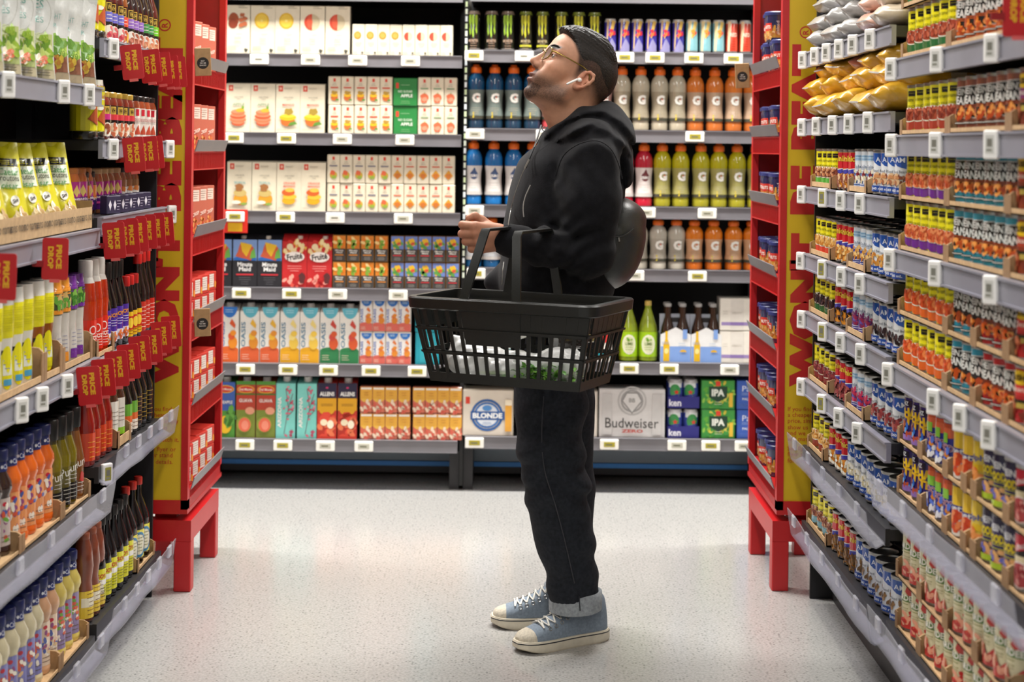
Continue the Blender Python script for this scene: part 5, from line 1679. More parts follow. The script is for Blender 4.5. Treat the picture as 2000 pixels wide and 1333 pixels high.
sal = Art().rect(-.073, .004, .073, .026, '#b5ab8c').text('140 g', -.04, .016, .010, '#4a4636', bold=0).lines(.03, .012, .018, 2, .06, '#6a6450', 2)
sal.rect(-.070, .026, .070, .112, '#aebb78').heap(0, .070, .068, .046, ['#8fae3a', '#b8c86a', '#6f9a34', '#a8bc4c', '#d5dcae', '#5f8a3a'], 70, .014, 3).heap(0, .044, .06, .014, ['#d88a4a', '#c8643c', '#e3cf9a', '#e8dcc0', '#4f7a34'], 22, .011, 5)
sal.text('CAES', .012, .185, .020, '#4f8f82', w=.06, bold=0.0).text('FLAVOUR', .01, .166, .009, '#8a9a94', w=.05, bold=0).text('CÉS', .018, .148, .018, '#4f8f82', w=.046, bold=0).ring(.012, .16, .052, .0014, '#9a9a90', 22)
SAL = pouch('salad_topper_bag', .15, .235, .034, '#c9c9c4', sal, 2)
sa2 = Art().rect(-.073, .004, .073, .026, '#a8987c').text('140 g', -.04, .016, .010, '#4a4636', bold=0).rect(-.070, .026, .070, .070, '#8a5a44').rect(-.070, .070, .070, .112, '#8fae5a').heap(0, .085, .066, .034, ['#7fa83a', '#a8c05a', '#5f8a34'], 44, .015, 4).heap(0, .048, .062, .020, ['#7a2c28', '#a04a34', '#d8b84a', '#c88a3c', '#8a3430'], 34, .013, 6).rect(-.02, .190, .0, .228, '#c8283a').text('LÉGER', .012, .145, .014, '#6fa49c', w=.055, bold=0).text('LIGHT', .03, .166, .013, '#8ab4ae', w=.04, bold=0)
SA2 = pouch('salad_topper_bag', .15, .235, .034, '#cfcfca', sa2, 3)
z = L_NEAR[0][0] + .001
for i in range(9):
    pr = SA2 if i < 3 else SAL
    nm = 'with red logo' if i < 3 else 'with green leaves'
    put(pr, (XE[-1] - .072 - RND.uniform(0, .01), 4.37 - i * .135, z), math.radians(34 + RND.uniform(-7, 7)), f'{ORD[i]} white salad topper bag {nm} from pillar, near left top shelf', 'salad topper bags')
cro = Art().rect(-.058, .168, .052, .186, '#1d1c14').lines(0, .172, .180, 3, .09, '#cfc52a', 2).rect(-.05, .118, .055, .166, '#d8dfc8').text('Caesar', .004, .155, .016, '#3f9a4a', w=.085, bold=0).text('croutons', .002, .139, .011, '#3a3a2c', w=.09, bold=0).text('césar', .006, .122, .015, '#3f9a4a', w=.065, bold=0).ell(.02, .088, .018, .012, '#e8e6dc').text('Sim', .02, .088, .010, '#2a2a2a', w=.022, rot=15)
cro.heap(.035, .034, .026, .026, ['#c9a868', '#b8925a', '#d8c090'], 16, .014, 3).heap(-.03, .02, .024, .016, ['#5a2a4c', '#7a3a5c', '#3f8a3c', '#d8d2cc'], 9, .012, 4)
CRO = pouch('crouton_bag', .135, .225, .040, '#d2c816', cro, 5, flare=-.55)
z = L_NEAR[1][0]
# printed display box that holds the croutons
mb = MB()
k2, k3 = C('#b1926a'), C('#9a7a54')
L2_ = .54
mb.box(-.20, 0, -L2_, L2_, 0, .003, k2).box(-.003, 0, -L2_, L2_, 0, .058, k2).box(-.20, -.197, -L2_, L2_, 0, .09, k3)
for y in (-L2_, L2_ - .003):
    mb.box(-.20, 0, y, y + .003, 0, .075, k3)
T = Art()
for q_ in range(5):
    T.text('no name', -.42 + q_ * .2, .032, .015, '#3a3024', bold=0).text('sans nom', -.32 + q_ * .2, .032, .015, '#3a3024', bold=0)
T.put(mb, lambda u, v, h: (h + .0005, u, v))
tag(ob('display_box', mb.mesh('display_box', KRAFT), None, (XE[-1] - .012, 3.83, z)), 'long kraft cardboard display box holding yellow crouton bags', 'box')
for i in range(7):
    put(CRO, (XE[-1] - .072 - RND.uniform(0, .012), 4.27 - i * .148, z + .004), math.radians(36 + RND.uniform(-10, 10)), f'{ORD[i]} yellow crouton bag from pillar, in the kraft display box', 'crouton bags in the display box', tilt=(RND.uniform(-.06, .02), RND.uniform(-.04, .04)))
# third near shelf: squeeze bottles with yellow sleeves


def squeeze(body, h=.235, sleeve='#d6cd1a', pill='#d6cd1a'):
    a = Art().ell(0, .052, .020, .050, pill, 18).rect(-.018, .082, .008, .092, '#1d1c14').rect(-.012, .035, .014, .072, '#d5d8c8').lines(0, .05, .068, 3, .022, '#5f6aa0', 2).rect(-.010, .012, .012, .026, '#4a9ac0' if body == '#d6d2c6' else '#c8c01c')
    prof = [(.030, 0, body), (.033, .005, body), (.032, .04, body), (.029, .09, body), (.033, .125, body), (.034, .130, sleeve), (.034, .20, sleeve), (.033, .202, '#d2cfc6'), (.031, h, '#d2cfc6')]
    s = Art()
    for k in range(3):
        s.lines(0, .01 + k * .018, .02 + k * .018, 3, .05, '#a8a020', k, th=.0008)
    return bottle('dressing_squeeze_bottle', prof, label=(.006, .115, None, a, .03), extra=[(.132, .198, None, s, .03)], sx=1.0, sy=.8)


def clearb(topc, leaf, h=.225):
    s = Art().rect(-.04, .045, .04, .062, topc).rect(-.04, .0, .04, .010, topc).heap(0, .028, .03, .014, leaf, 18, .010, 2)
    a = Art().ell(0, .045, .017, .040, '#c0bab2', 14).lines(0, .02, .07, 6, .02, '#8a8aa0', 3).rect(-.012, .006, .012, .030, topc)
    return bottle('dressing_squeeze_bottle', [(.028, 0, '#b5aea2'), (.031, .005, '#b5aea2'), (.029, .06, '#bcb6aa'), (.027, .10, '#c2bcb2'), (.029, .135, '#c2bcb2'), (.030, .138, '#6a6a4a'), (.030, .198, topc), (.028, .20, topc), (.026, h, topc)], label=(.006, .105, None, a, .026), extra=[(.139, .20, '#3f4a34', s, .045)], sx=1.0, sy=.85)


z = L_NEAR[2][0]
d = 4.385
d = run_left(clearb('#6a2f8a', ['#5f9a3c', '#3f7a2c', '#7fb04a']), 2, d, .072, z + .004, 'pale squeeze bottle with purple top', NW[2], inset=.004)
d = run_left(clearb('#d88a2c', ['#d8c8a0', '#5f9a3c', '#c8a868']), 2, d, .072, z + .004, 'pale squeeze bottle with orange top', NW[2], inset=.004)
d = run_left(squeeze('#8a4a10'), 2, d, .080, z + .004, 'amber squeeze bottle with yellow sleeve', NW[2], inset=.004)
tray(-1, 4.387, .29, z, .24, 'cardboard tray under the purple and orange topped bottles, left shelving', front=.018, wall=.075)
tray(-1, 4.094, .158, z, .24, 'cardboard tray under the amber squeeze bottles, left shelving', front=.018, wall=.085)
tray(-1, 3.934, .72, z, .24, 'cardboard tray under the white squeeze bottles, left shelving', front=.018, wall=.085)
d = run_left(squeeze('#d6d2c6'), 9, 3.932, .080, z + .004, 'white squeeze bottle with yellow sleeve', NW[2], inset=.004)
# fourth near shelf: dressings with blue caps, olive oil dressings


def dress(col, lab, h=.240, capc='#20285c', seed=1):
    a = Art().rect(-.018, .0, .018, .108, lab).ell(-.004, .095, .007, .005, '#b8283a').heap(0, .05, .015, .04, ['#6a9a3c', '#d8b88a', '#c8563c', '#e8e0d0', '#8a4a7a', '#4a5a9c'], 18, .008, seed).lines(0, .01, .02, 2, .026, '#6a5a4c', 2)
    b = Art().ell(-.006, .011, .0035, .004, '#e6e8ee', 8).text('Cal', .006, .011, .011, '#dfe3ee', w=.016, bold=0)
    return bottle('salad_dressing_bottle', [(.030, 0, col), (.034, .006, col), (.034, .018, col), (.030, .026, col), (.030, .135, col), (.036, .150, col), (.034, .165, col), (.022, .188, col), (.0205, .205, col), (.0205, h - .022, '#2a3268')], label=(.022, .13, None, a, .02), extra=[(.19, .212, '#27306c', b, .026)], cap=(.022, h - .026, h, capc), sx=1.0, sy=.82)


z = L_NEAR[3][0]
oil = Art().rect(-.04, .0, .04, .045, '#16140f').text('Pure', .0, .085, .022, '#e0dcd0', w=.05, rot=8, bold=0.0).lines(0, .008, .038, 4, .03, '#b8b2a4', 2).lines(0, .055, .065, 2, .03, '#c8c2b4', 3)
OIL = bottle('salad_dressing_bottle', [(.028, 0, '#1c1a0c'), (.032, .006, '#2a2610'), (.032, .11, '#5f5410'), (.031, .14, '#6f620f'), (.018, .178, '#6a5c12'), (.017, .196, '#3a3410')], label=(.012, .13, None, oil, .034), cap=(.021, .188, .24, '#141312'))
d = 4.385
d = run_left(bottle('salad_dressing_bottle', [(.028, 0, '#5a2a12'), (.031, .006, '#6a3a18'), (.031, .11, '#7a4a20'), (.018, .178, '#7a4a20'), (.017, .196, '#4a2a14')], label=(.012, .12, None, Art().text('Pure', .0, .085, .022, '#e0dcd0', w=.05, rot=8, bold=0.0).blob(.004, .045, .010, .014, '#b8342c', 3).lines(0, .01, .03, 3, .03, '#d8cfc0', 3), .034), cap=(.021, .188, .24, '#141312')), 1, d, .068, z + .004, 'amber oil dressing bottle with black cap', NW[3], inset=.004)
d = run_left(OIL, 3, d, .068, z + .004, 'olive oil dressing bottle with black cap', NW[3], inset=.004)
d = run_left(dress('#d2601c', '#d8905a', seed=2), 5, d, .068, z + .004, 'orange dressing bottle with navy cap', NW[3], inset=.004)
d = run_left(dress('#33201a', '#b8a8a0', seed=3), 2, d, .070, z + .004, 'dark brown dressing bottle with navy cap', NW[3], inset=.004)
d = run_left(dress('#6a5a3a', '#c8c0b0', seed=4), 6, d, .070, z + .004, 'tan dressing bottle with navy cap', NW[3], inset=.004)
tray(-1, 4.387, .272, z, .24, 'cardboard tray under the oil dressing bottles, left shelving', front=.010, wall=.05)
tray(-1, 4.113, .34, z, .24, 'cardboard tray under the orange dressing bottles, left shelving', front=.010, wall=.05)
tray(-1, 3.771, .55, z, .24, 'cardboard tray under the brown dressing bottles, left shelving', front=.010, wall=.05)
z = L_NEAR[4][0]
d = 4.385
d = run_left(dress('#c8b45c', '#8a7aa0', seed=5), 3, d, .068, z + .004, 'pale yellow dressing bottle with navy cap', NW[4], inset=.004)
d = run_left(dress('#c89a74', '#d8c0a8', seed=6), 2, d, .068, z + .004, 'peach dressing bottle with navy cap', NW[4], inset=.004)
d = run_left(dress('#cfc4a0', '#7a7ab0', seed=7), 12, d, .068, z + .004, 'cream dressing bottle with navy cap', NW[4], inset=.004)
for j in range(4):
    tray(-1, 4.387 - j * .272, .270, z, .24, f'{ORD[j]} cardboard tray from pillar, bottom near left shelf', front=.010, wall=.05)

# ------------------------------------------------------------------ red price cards hanging from the left rails
def price_card():
    mb = MB()
    w, h = .060, .098
    pts = []
    for cx_, cz_, a0 in ((w / 2 - .006, h - .006, 0), (-w / 2 + .006, h - .006, 90), (-w / 2 + .006, .006, 180), (w / 2 - .006, .006, 270)):
        for k in range(4):
            a = math.radians(a0 + 30 * k)
            pts.append((cx_ + .006 * math.cos(a), cz_ + .006 * math.sin(a)))
    c = C('#b3151b')
    mb.poly([(x, -.001, z_) for x, z_ in pts], c)
    mb.poly([(x, .001, z_) for x, z_ in reversed(pts)], C('#9c1218'))
    for i in range(len(pts)):
        a, b = pts[i], pts[(i + 1) % len(pts)]
        mb.poly([(a[0], .001, a[1]), (b[0], .001, b[1]), (b[0], -.001, b[1]), (a[0], -.001, a[1])][::-1], C('#c9343a'))
    A = Art().text('PRICE', .009, .054, .0135, '#d9a31c', w=.056, rot=-90, bold=0.055).text('DROP', -.010, .052, .0135, '#d9a31c', w=.052, rot=-90, bold=0.055)
    A.put(mb, flat_map(-.001))
    clip_ = MB().box(-w / 2 - .022, -w / 2 + .004, -.003, .003, .030, .044, C('#8c1116'))
    tab_ = MB().box(-.012, .012, -.0012, .0012, -.006, .002, C('#d05a58'))
    return Proto('price_card', 'sign', mb.mesh('price_card', PRINT), [('holder', clip_.mesh('holder', PLASTIC)), ('tab', tab_.mesh('tab', PLASTIC))], (w, .003, h))


PCARD = price_card()
cards = [('far left top rail', [(262, 121, -7), (298, 129, -7), (319, 134, -7), (334, 140, -6), (348, 141, -5)]),
         ('far left second rail', [(265, 302, -6), (292, 299, -6), (303, 298, -6)]),
         ('far left third rail', [(226, 470, -5), (254, 463, -5), (271, 459, -5), (288, 454, -4), (306, 450, -5), (323, 446, -5)]),
         ('near left second rail', [(107, 506, 1), (3, 541, 1)]),
         ('far left fourth rail', [(178, 754, -6), (206, 738, -6), (232, 721, -6), (255, 707, -6), (277, 690, -6), (299, 677, -5), (318, 660, -5), (337, 648, -5)])]
for where, cs in cards:
    for i, (px, py, rt) in enumerate(cs):
        p = pxl(px, py, -1.060)
        put(PCARD, (p.x, p.y, p.z - .049), math.radians(RND.uniform(-4, 4)), f'{ORD[i]} red price card from the left, {where}' if len(cs) > 2 else f'red price card, {("nearer the pillar", "cut by the frame edge")[i]}, {where}',
            'red price cards on the left shelving', tilt=(0, math.radians(-rt * -1)))
p = pxl(1990, 20, .93)
put(PCARD, (p.x, p.y, p.z - .049), 0, 'lone red price card at the top right corner', 'red price card on the right shelving')
# ------------------------------------------------------------------ the shopper: surfaces grown from distance fields
class Vol:
    def __init__(s, lo, hi, h):
        s.lo, s.h = np.array(lo, float), h
        s.n = np.ceil((np.array(hi) - s.lo) / h).astype(int) + 1
        s.a = np.full(s.n, 0.5, dtype=np.float32)
        s.ax = [(s.lo[i] + h * np.arange(s.n[i])).astype(np.float32) for i in range(3)]

    def sub(s, lo, hi):
        sl = []
        for i in range(3):
            a = max(0, int((lo[i] - s.lo[i]) / s.h) - 1)
            b = min(s.n[i], int((hi[i] - s.lo[i]) / s.h) + 3)
            sl.append(slice(a, max(a, b)))
        X = s.ax[0][sl[0]][:, None, None]
        Y = s.ax[1][sl[1]][None, :, None]
        Z = s.ax[2][sl[2]][None, None, :]
        return tuple(sl), X, Y, Z

    def add(s, f, lo, hi, k=0.0, op='u'):
        sl, X, Y, Z = s.sub(lo, hi)
        b = f(X, Y, Z)
        a = s.a[sl]
        if op == 'u':
            if k:
                t = np.clip(.5 + .5 * (b - a) / k, 0, 1)
                r = b + (a - b) * t - k * t * (1 - t)
            else:
                r = np.minimum(a, b)
        else:                                   # carve b away
            b = -b
            if k:
                t = np.clip(.5 - .5 * (b - a) / k, 0, 1)
                r = b + (a - b) * t + k * t * (1 - t)
            else:
                r = np.maximum(a, b)
        s.a[sl] = r
        return s

    def ell(s, c, r, k=0.0, op='u', R=None, pad=.04):
        c, r = np.array(c, float), np.array(r, float)
        m = max(r) + pad

        def f(X, Y, Z):
            x, y, z = X - c[0], Y - c[1], Z - c[2]
            if R is not None:
                x, y, z = (R[0][i] * x + R[1][i] * y + R[2][i] * z for i in range(3))
            q = np.sqrt((x / r[0]) ** 2 + (y / r[1]) ** 2 + (z / r[2]) ** 2)
            q2 = np.sqrt((x / r[0] ** 2) ** 2 + (y / r[1] ** 2) ** 2 + (z / r[2] ** 2) ** 2) + 1e-6
            return (q * (q - 1) / q2).astype(np.float32)
        return s.add(f, c - m, c + m, k, op)

    def cone(s, a, b, ra, rb, k=0.0, op='u', pad=.04):
        a, b = np.array(a, float), np.array(b, float)
        m = max(ra, rb) + pad
        d = b - a
        L2 = float(d @ d) + 1e-12

        def f(X, Y, Z):
            t = np.clip(((X - a[0]) * d[0] + (Y - a[1]) * d[1] + (Z - a[2]) * d[2]) / L2, 0, 1)
            return (np.sqrt((X - a[0] - t * d[0]) ** 2 + (Y - a[1] - t * d[1]) ** 2 + (Z - a[2] - t * d[2]) ** 2) - (ra + (rb - ra) * t)).astype(np.float32)
        return s.add(f, np.minimum(a, b) - m, np.maximum(a, b) + m, k, op)

    def chain(s, pts, rs, k=.01, op='u', pad=.04):
        for i in range(len(pts) - 1):
            s.cone(pts[i], pts[i + 1], rs[i], rs[i + 1], k, op, pad)
        return s

    def stack(s, rows, rot, k=0.0, pad=.05, p=2.0):
        """upright body: rows (z, cx, cy, a, b), a along the facing direction, b across"""
        rows = sorted(rows)
        zs = np.array([r[0] for r in rows])
        zz = np.linspace(zs[0], zs[-1], 80)
        cols = []
        for i in range(1, 5):
            v = np.interp(zz, zs, [r[i] for r in rows])
            ker = np.hanning(11); ker /= ker.sum()
            cols.append(np.convolve(np.pad(v, 5, mode='edge'), ker, 'valid'))
        c_, s_ = math.cos(rot), math.sin(rot)
        m = max(max(cols[2]), max(cols[3])) + pad
        lo = (min(cols[0]) - m, min(cols[1]) - m, zs[0] - pad)
        hi = (max(cols[0]) + m, max(cols[1]) + m, zs[-1] + pad)

        def f(X, Y, Z):
            cx, cy, a, b = (np.interp(Z, zz, v).astype(np.float32) for v in cols)
            x, y = X - cx, Y - cy
            u, w = x * c_ + y * s_, -x * s_ + y * c_
            q = (np.abs(u / a) ** p + np.abs(w / b) ** p) ** (1 / p)
            side = (q - 1) * np.minimum(a, b)
            cap = np.maximum(zs[0] - Z, Z - zs[-1])
            return np.maximum(side, cap).astype(np.float32)
        return s.add(f, lo, hi, k)

    def mesh(s):
        """surface nets"""
        a, h = s.a, s.h
        n = np.array(a.shape)
        ins = a < 0
        c = [ins[i:n[0] - 1 + i, j:n[1] - 1 + j, k:n[2] - 1 + k] for i in (0, 1) for j in (0, 1) for k in (0, 1)]
        cnt = sum(x.astype(np.int8) for x in c)
        cell = np.argwhere((cnt > 0) & (cnt < 8))
        idx = -np.ones(n - 1, dtype=np.int64)
        idx[tuple(cell.T)] = np.arange(len(cell))
        acc = np.zeros((len(cell), 3)); num = np.zeros(len(cell))
        corners = [(i, j, k) for i in (0, 1) for j in (0, 1) for k in (0, 1)]
        val = [a[cell[:, 0] + i, cell[:, 1] + j, cell[:, 2] + k] for i, j, k in corners]
        for p in range(8):
            for q in range(p + 1, 8):
                d = np.array(corners[q]) - np.array(corners[p])
                if np.abs(d).sum() != 1:
                    continue
                va, vb = val[p], val[q]
                m = (va < 0) != (vb < 0)
                t = np.where(m, va / np.where(m, va - vb, 1), 0)
                acc[m] += (np.array(corners[p]) + t[:, None] * d)[m]
                num[m] += 1
        V = s.lo + h * (cell + acc / num[:, None])
        Q = []
        for axis in range(3):
            o = [x for x in range(3) if x != axis]
            sl0 = [slice(None)] * 3; sl1 = [slice(None)] * 3
            sl0[axis] = slice(0, -1); sl1[axis] = slice(1, None)
            A, B = ins[tuple(sl0)], ins[tuple(sl1)]
            e = np.argwhere(A != B)
            ok = (e[:, o[0]] > 0) & (e[:, o[1]] > 0) & (e[:, o[0]] < n[o[0]] - 1) & (e[:, o[1]] < n[o[1]] - 1)
            e = e[ok]
            fl = A[tuple(e.T)]
            def at(d0, d1):
                q = e.copy(); q[:, o[0]] += d0; q[:, o[1]] += d1
                return idx[tuple(q.T)]
            q = np.stack([at(-1, -1), at(0, -1), at(0, 0), at(-1, 0)], 1)
            flip = fl if axis != 1 else ~fl
            q[~flip] = q[~flip][:, ::-1]
            Q.append(q)
        Q = np.concatenate(Q)
        return V, Q[(Q >= 0).all(1)]


def np_mesh(name, V, Q, mat, cols=None, smooth=True):
    me = bpy.data.meshes.new(name)
    me.from_pydata(V.tolist(), [], Q.tolist())
    me.materials.append(mat)
    if cols is not None:
        at = me.color_attributes.new('Col', 'FLOAT_COLOR', 'POINT')
        c4 = np.ones((len(V), 4), dtype=np.float32)
        c4[:, :3] = cols
        at.data.foreach_set('color', c4.ravel())
    me.polygons.foreach_set('use_smooth', np.ones(len(me.polygons), dtype=bool))
    me.update()
    return me


def relax(V, Q, it=2, lam=.5):
    for _ in range(it):
        acc = np.zeros_like(V); num = np.zeros(len(V))
        for i in range(4):
            a, b = Q[:, i], Q[:, (i + 1) % 4]
            np.add.at(acc, a, V[b]); np.add.at(num, a, 1)
            np.add.at(acc, b, V[a]); np.add.at(num, b, 1)
        V = V + lam * (acc / np.maximum(num, 1)[:, None] - V)
    return V


def sstep(a, b, x):
    t = np.clip((x - a) / (b - a), 0, 1)
    return t * t * (3 - 2 * t)


def v3(v):
    return np.array(v[:], float)


# ---- head frame
HS = 1.04
PSI, TH = math.radians(13), math.radians(31)
hf = np.array([-math.cos(PSI) * math.cos(TH), -math.sin(PSI) * math.cos(TH), math.sin(TH)])
hl = np.array([math.sin(PSI), -math.cos(PSI), 0.0])
hu = np.cross(hf, hl)
HO = v3(px2(1116, 157, 4.86))                     # between the ear canals
HM = np.stack([hf, hl, hu], 1) * HS               # local -> world


def h2w(p):
    return HO + np.asarray(p) @ HM.T


def w2h(p):
    return (np.asarray(p) - HO) @ np.linalg.inv(HM).T


NECK = v3(px2(1120, 252, 4.87))                   # base of the neck
nk = w2h(NECK)


def cranium(V):
    V.ell((-.012, 0, .052), (.098, .075, .086), .0)
    V.ell((-.045, 0, .025), (.066, .067, .072), .03)
    V.ell((.046, 0, .062), (.058, .063, .058), .03)
    return V


hv = Vol((-.135, -.105, -.215), (.155, .105, .160), .0023)
cranium(hv)
hv.ell((.052, 0, -.012), (.046, .058, .066), .03)
hv.ell((.045, 0, -.062), (.044, .044, .046), .03)
for s_ in (-1, 1):
    hv.cone((-.002, s_ * .056, -.028), (.012, s_ * .055, -.062), .017, .017, .02)
    hv.cone((.012, s_ * .055, -.062), (.074, s_ * .016, -.092), .017, .016, .025)
    hv.ell((.066, s_ * .043, -.006), (.024, .021, .020), .02)                      # cheekbone
    hv.ell((.074, s_ * .032, -.036), (.022, .020, .024), .02)                      # cheek
    hv.cone((.094, s_ * .010, .042), (.079, s_ * .050, .041), .0115, .011, .014)   # brow ridge
hv.ell((.082, 0, -.092), (.020, .022, .017), .018)                                # chin
hv.ell((.088, 0, -.052), (.019, .032, .027), .02)                                 # muzzle
hv.cone((.097, 0, .036), (.118, 0, -.004), .0085, .0105, .012)                     # nose bridge
hv.ell((.121, 0, -.012), (.0125, .0125, .0105), .008)
for s_ in (-1, 1):
    hv.ell((.110, s_ * .0125, -.0175), (.0115, .0075, .0085), .006)
    hv.ell((.098, s_ * .014, -.006), (.012, .011, .014), .008)
    hv.ell((.116, s_ * .0062, -.0255), (.0045, .0026, .0030), .002, 'c')           # nostril
    hv.ell((.104, s_ * .033, .022), (.018, .021, .0120), .014, 'c')                # eye socket
    hv.ell((.0825, s_ * .0325, .0215), (.0150, .0170, .0130), .004)                # lids over the ball
    hv.ell((.0950, s_ * .0360, .0212), (.0125, .0150, .0060), .002, 'c')           # opening
hv.ell((.1055, 0, -.0465), (.0095, .0235, .0060), .006)                           # upper lip
hv.ell((.1030, 0, -.0625), (.0100, .0205, .0068), .006)                           # lower lip
hv.ell((.1120, 0, -.0545), (.0120, .0190, .0022), .002, 'c')                      # parted lips
hv.cone((.108, 0, -.030), (.110, 0, -.039), .0035, .003, .004, 'c')
hv.ell((.108, 0, -.078), (.010, .018, .006), .010, 'c')                            # fold above the chin
# neck, set along the world direction
hv.cone((-.030, 0, -.030), nk + np.array([-.010, 0, .0]), .058, .066, .03, pad=.08)
hv.cone((.010, 0, -.070), nk + np.array([.010, 0, .0]), .048, .058, .03, pad=.08)
hv.ell(tuple(np.array((.040, 0, -.105)) * .6 + nk * .4), (.016, .014, .018), .03)
for s_ in (-1, 1):                                                                # ears
    ec = np.array((-.010, s_ * .079, .000))
    tl = math.radians(12)
    def E(u, w, o=0.0):
        return ec + np.array((u * math.cos(tl) - w * math.sin(tl) * -1 * -1, s_ * (o + .35 * max(0, -u)), w * math.cos(tl) + u * math.sin(tl) * 0))
    hv.ell(ec + np.array((-.003, -s_ * .003, .003)), (.019, .0075, .031), .006)
    rim = [(.006, .012), (.010, .026), (.000, .034), (-.013, .031), (-.020, .018), (-.019, .002), (-.012, -.014), (-.002, -.024)]
    hv.chain([E(a, b, .006) for a, b in rim], [.003, .0035, .0042, .0045, .0045, .0042, .004, .006], .004)
    hv.ell(E(.004, -.024, .003), (.009, .0055, .009), .006)
    hv.ell(E(.010, -.004, .003), (.0045, .0045, .007), .005)
    hv.chain([E(-.004, .020, .004), E(-.010, .008, .005), E(-.006, -.008, .004)], [.0025, .0032, .003], .004)
    hv.ell(E(.000, -.002, .010), (.0085, .0060, .0110), .004, 'c')
    hv.ell(E(-.006, .019, .011), (.0080, .0050, .0070), .003, 'c')
Vh, Qh = hv.mesh()
Vh = relax(Vh, Qh, 2, .4)
x, y, z = Vh.T
ay = np.abs(y)
rng = np.random.default_rng(3)
skin = np.array(C('#b8886e'))
col = np.tile(skin, (len(Vh), 1))


def mixc(w, c, amount=1.0):
    global col
    w = np.clip(w * amount, 0, 1)[:, None]
    col = col * (1 - w) + np.array(C(c)) * w


mixc(np.exp(-((x - .115) ** 2 + y ** 2 * 1.5 + (z + .012) ** 2) / .016 ** 2), '#b56a52', .5)
mixc(np.exp(-((x - .07) ** 2 + (ay - .045) ** 2 + (z + .012) ** 2) / .022 ** 2), '#bd7a5a', .5)
mixc(sstep(.070, .080, ay) * sstep(.03, .0, np.abs(x + .010)), '#b9735a', .6)
jaw = sstep(-.018, -.055, z - .25 * np.maximum(0, .02 - x)) * sstep(-.012, .018, x) * (1 - sstep(.088, .11, -z - .3 * (x - .05)))
jaw = jaw * (1 - .75 * np.exp(-(((x - .075) / .022) ** 2 + ((ay - .040) / .02) ** 2 + ((z + .030) / .016) ** 2)))
mus = sstep(.030, .020, ay) * sstep(.088, .096, x) * sstep(-.024, -.030, z) * sstep(-.052, -.044, z)
gro = .80 + .28 * rng.random(len(Vh))
mixc(np.clip(jaw * .76 + mus * .92 + .70 * sstep(.070, .090, x) * sstep(-.066, -.074, z), 0, .92) * gro, '#1f1613')
mixc(np.exp(-((x - .105) ** 2 / .010 ** 2 + y ** 2 / .020 ** 2 + (z + .0465) ** 2 / .0052 ** 2)) + np.exp(-((x - .104) ** 2 / .010 ** 2 + y ** 2 / .018 ** 2 + (z + .0630) ** 2 / .006 ** 2)), '#8f5650', .9)
brow = np.exp(-((z - .0475 - .10 * (ay - .03)) / .0066) ** 2) * sstep(.008, .012, ay) * sstep(.062, .050, ay) * sstep(.060, .072, x)
mixc(brow * 1.5, '#1c120f', .95)
notear = 1 - sstep(.0755, .0785, ay) * sstep(.03, .026, np.abs(x + .010)) * sstep(.042, .034, z)
FB = ([-.06, -.03, .03, .059, .080, .094, .105, .115], [.006, .012, .022, .038, .060, .078, .108, .135])
LB = ([-.12, -.08, -.05, -.03, 0, .03], [-.065, -.050, -.028, -.012, -.014, -.03])
fm = sstep(.005, -.012, x - np.interp(z, *FB))
lowb = np.interp(x, *LB)
fade = sstep(-.010, .060, z - lowb) * fm * notear
mixc(np.clip(fade * 1.10, 0, .97) * (.90 + .10 * rng.random(len(Vh))), '#100c0b')
lash = np.exp(-((z - .0272) / .0022) ** 2) * sstep(.016, .022, ay) * sstep(.056, .050, ay) * sstep(.078, .084, x)
mixc(lash, '#22140f', .8)
head_col = col
Vw = HO + Vh @ HM.T

# ---- hand (left), fist with the thumb on top
W0 = v3(px2(976, 464, 4.585))
f2 = np.array([-.955, -.30, 0.0]); f2 /= np.linalg.norm(f2)           # along the forearm
n2 = np.array([-f2[1] * -1, f2[0] * -1, 0.0])                          # away from the camera
n2 = np.array([-.30, .955, 0.0])
u2 = np.array([0, 0, 1.0])
up_ = u2 * .95 + f2 * .18


def HP(a, b, c):
    return W0 + f2 * a + n2 * b + up_ * c


hd = Vol(W0 - .20, W0 + np.array([.14, .14, .12]), .0026)
K = 1.08
mcp, pip, dip, tip = [], [], [], []
for i in range(4):
    L = (1.0, 1.06, 1.0, .82)[i]
    c0 = (.031, .011, -.010, -.030)[i] * K
    mcp.append(HP(.062 * K - (.0, -.003, .002, .009)[i], -.006, c0))
    pip.append(mcp[i] + (f2 * .026 + n2 * .030 - u2 * (.002 if i else -.002)) * L * K)
    dip.append(pip[i] + (-f2 * .020 + n2 * .018 - u2 * .003) * L * K)
    tip.append(dip[i] + (-f2 * .017 - n2 * .006 - u2 * .002) * L * K)
    hd.cone(HP(.0, .0, c0 * .55), mcp[i], .0185 * K, .0125 * K, .012)
    hd.chain([mcp[i], pip[i], dip[i], tip[i]], [.0122 * K, .0108 * K, .0096 * K, .0085 * K], .0035)
hd.ell(HP(.035, .010, .004), (.034, .017, .036), .016)
hd.ell(HP(.030, .022, .022), (.022, .016, .018), .014)
th0, th1, th2, th3 = HP(.016, .016, .028), HP(.036, .026, .048), HP(.056, .022, .062), HP(.074, .026, .056)
hd.chain([th0, th1, th2, th3], [.0155, .0130, .0110, .0090], .006)
hd.cone(HP(.005, 0, .002), HP(-.09, .006, -.006), .0275, .028, .02, pad=.06)
Vd, Qd = hd.mesh()
Vd = relax(Vd, Qd, 1, .4)
hc = np.tile(np.array(C('#a8765e')), (len(Vd), 1))
for i in range(4):
    for p in (mcp[i], pip[i]):
        w = np.exp(-((Vd - p) ** 2).sum(1) / .012 ** 2)[:, None]
        hc = hc * (1 - .35 * w) + np.array(C('#b5644c')) * .35 * w

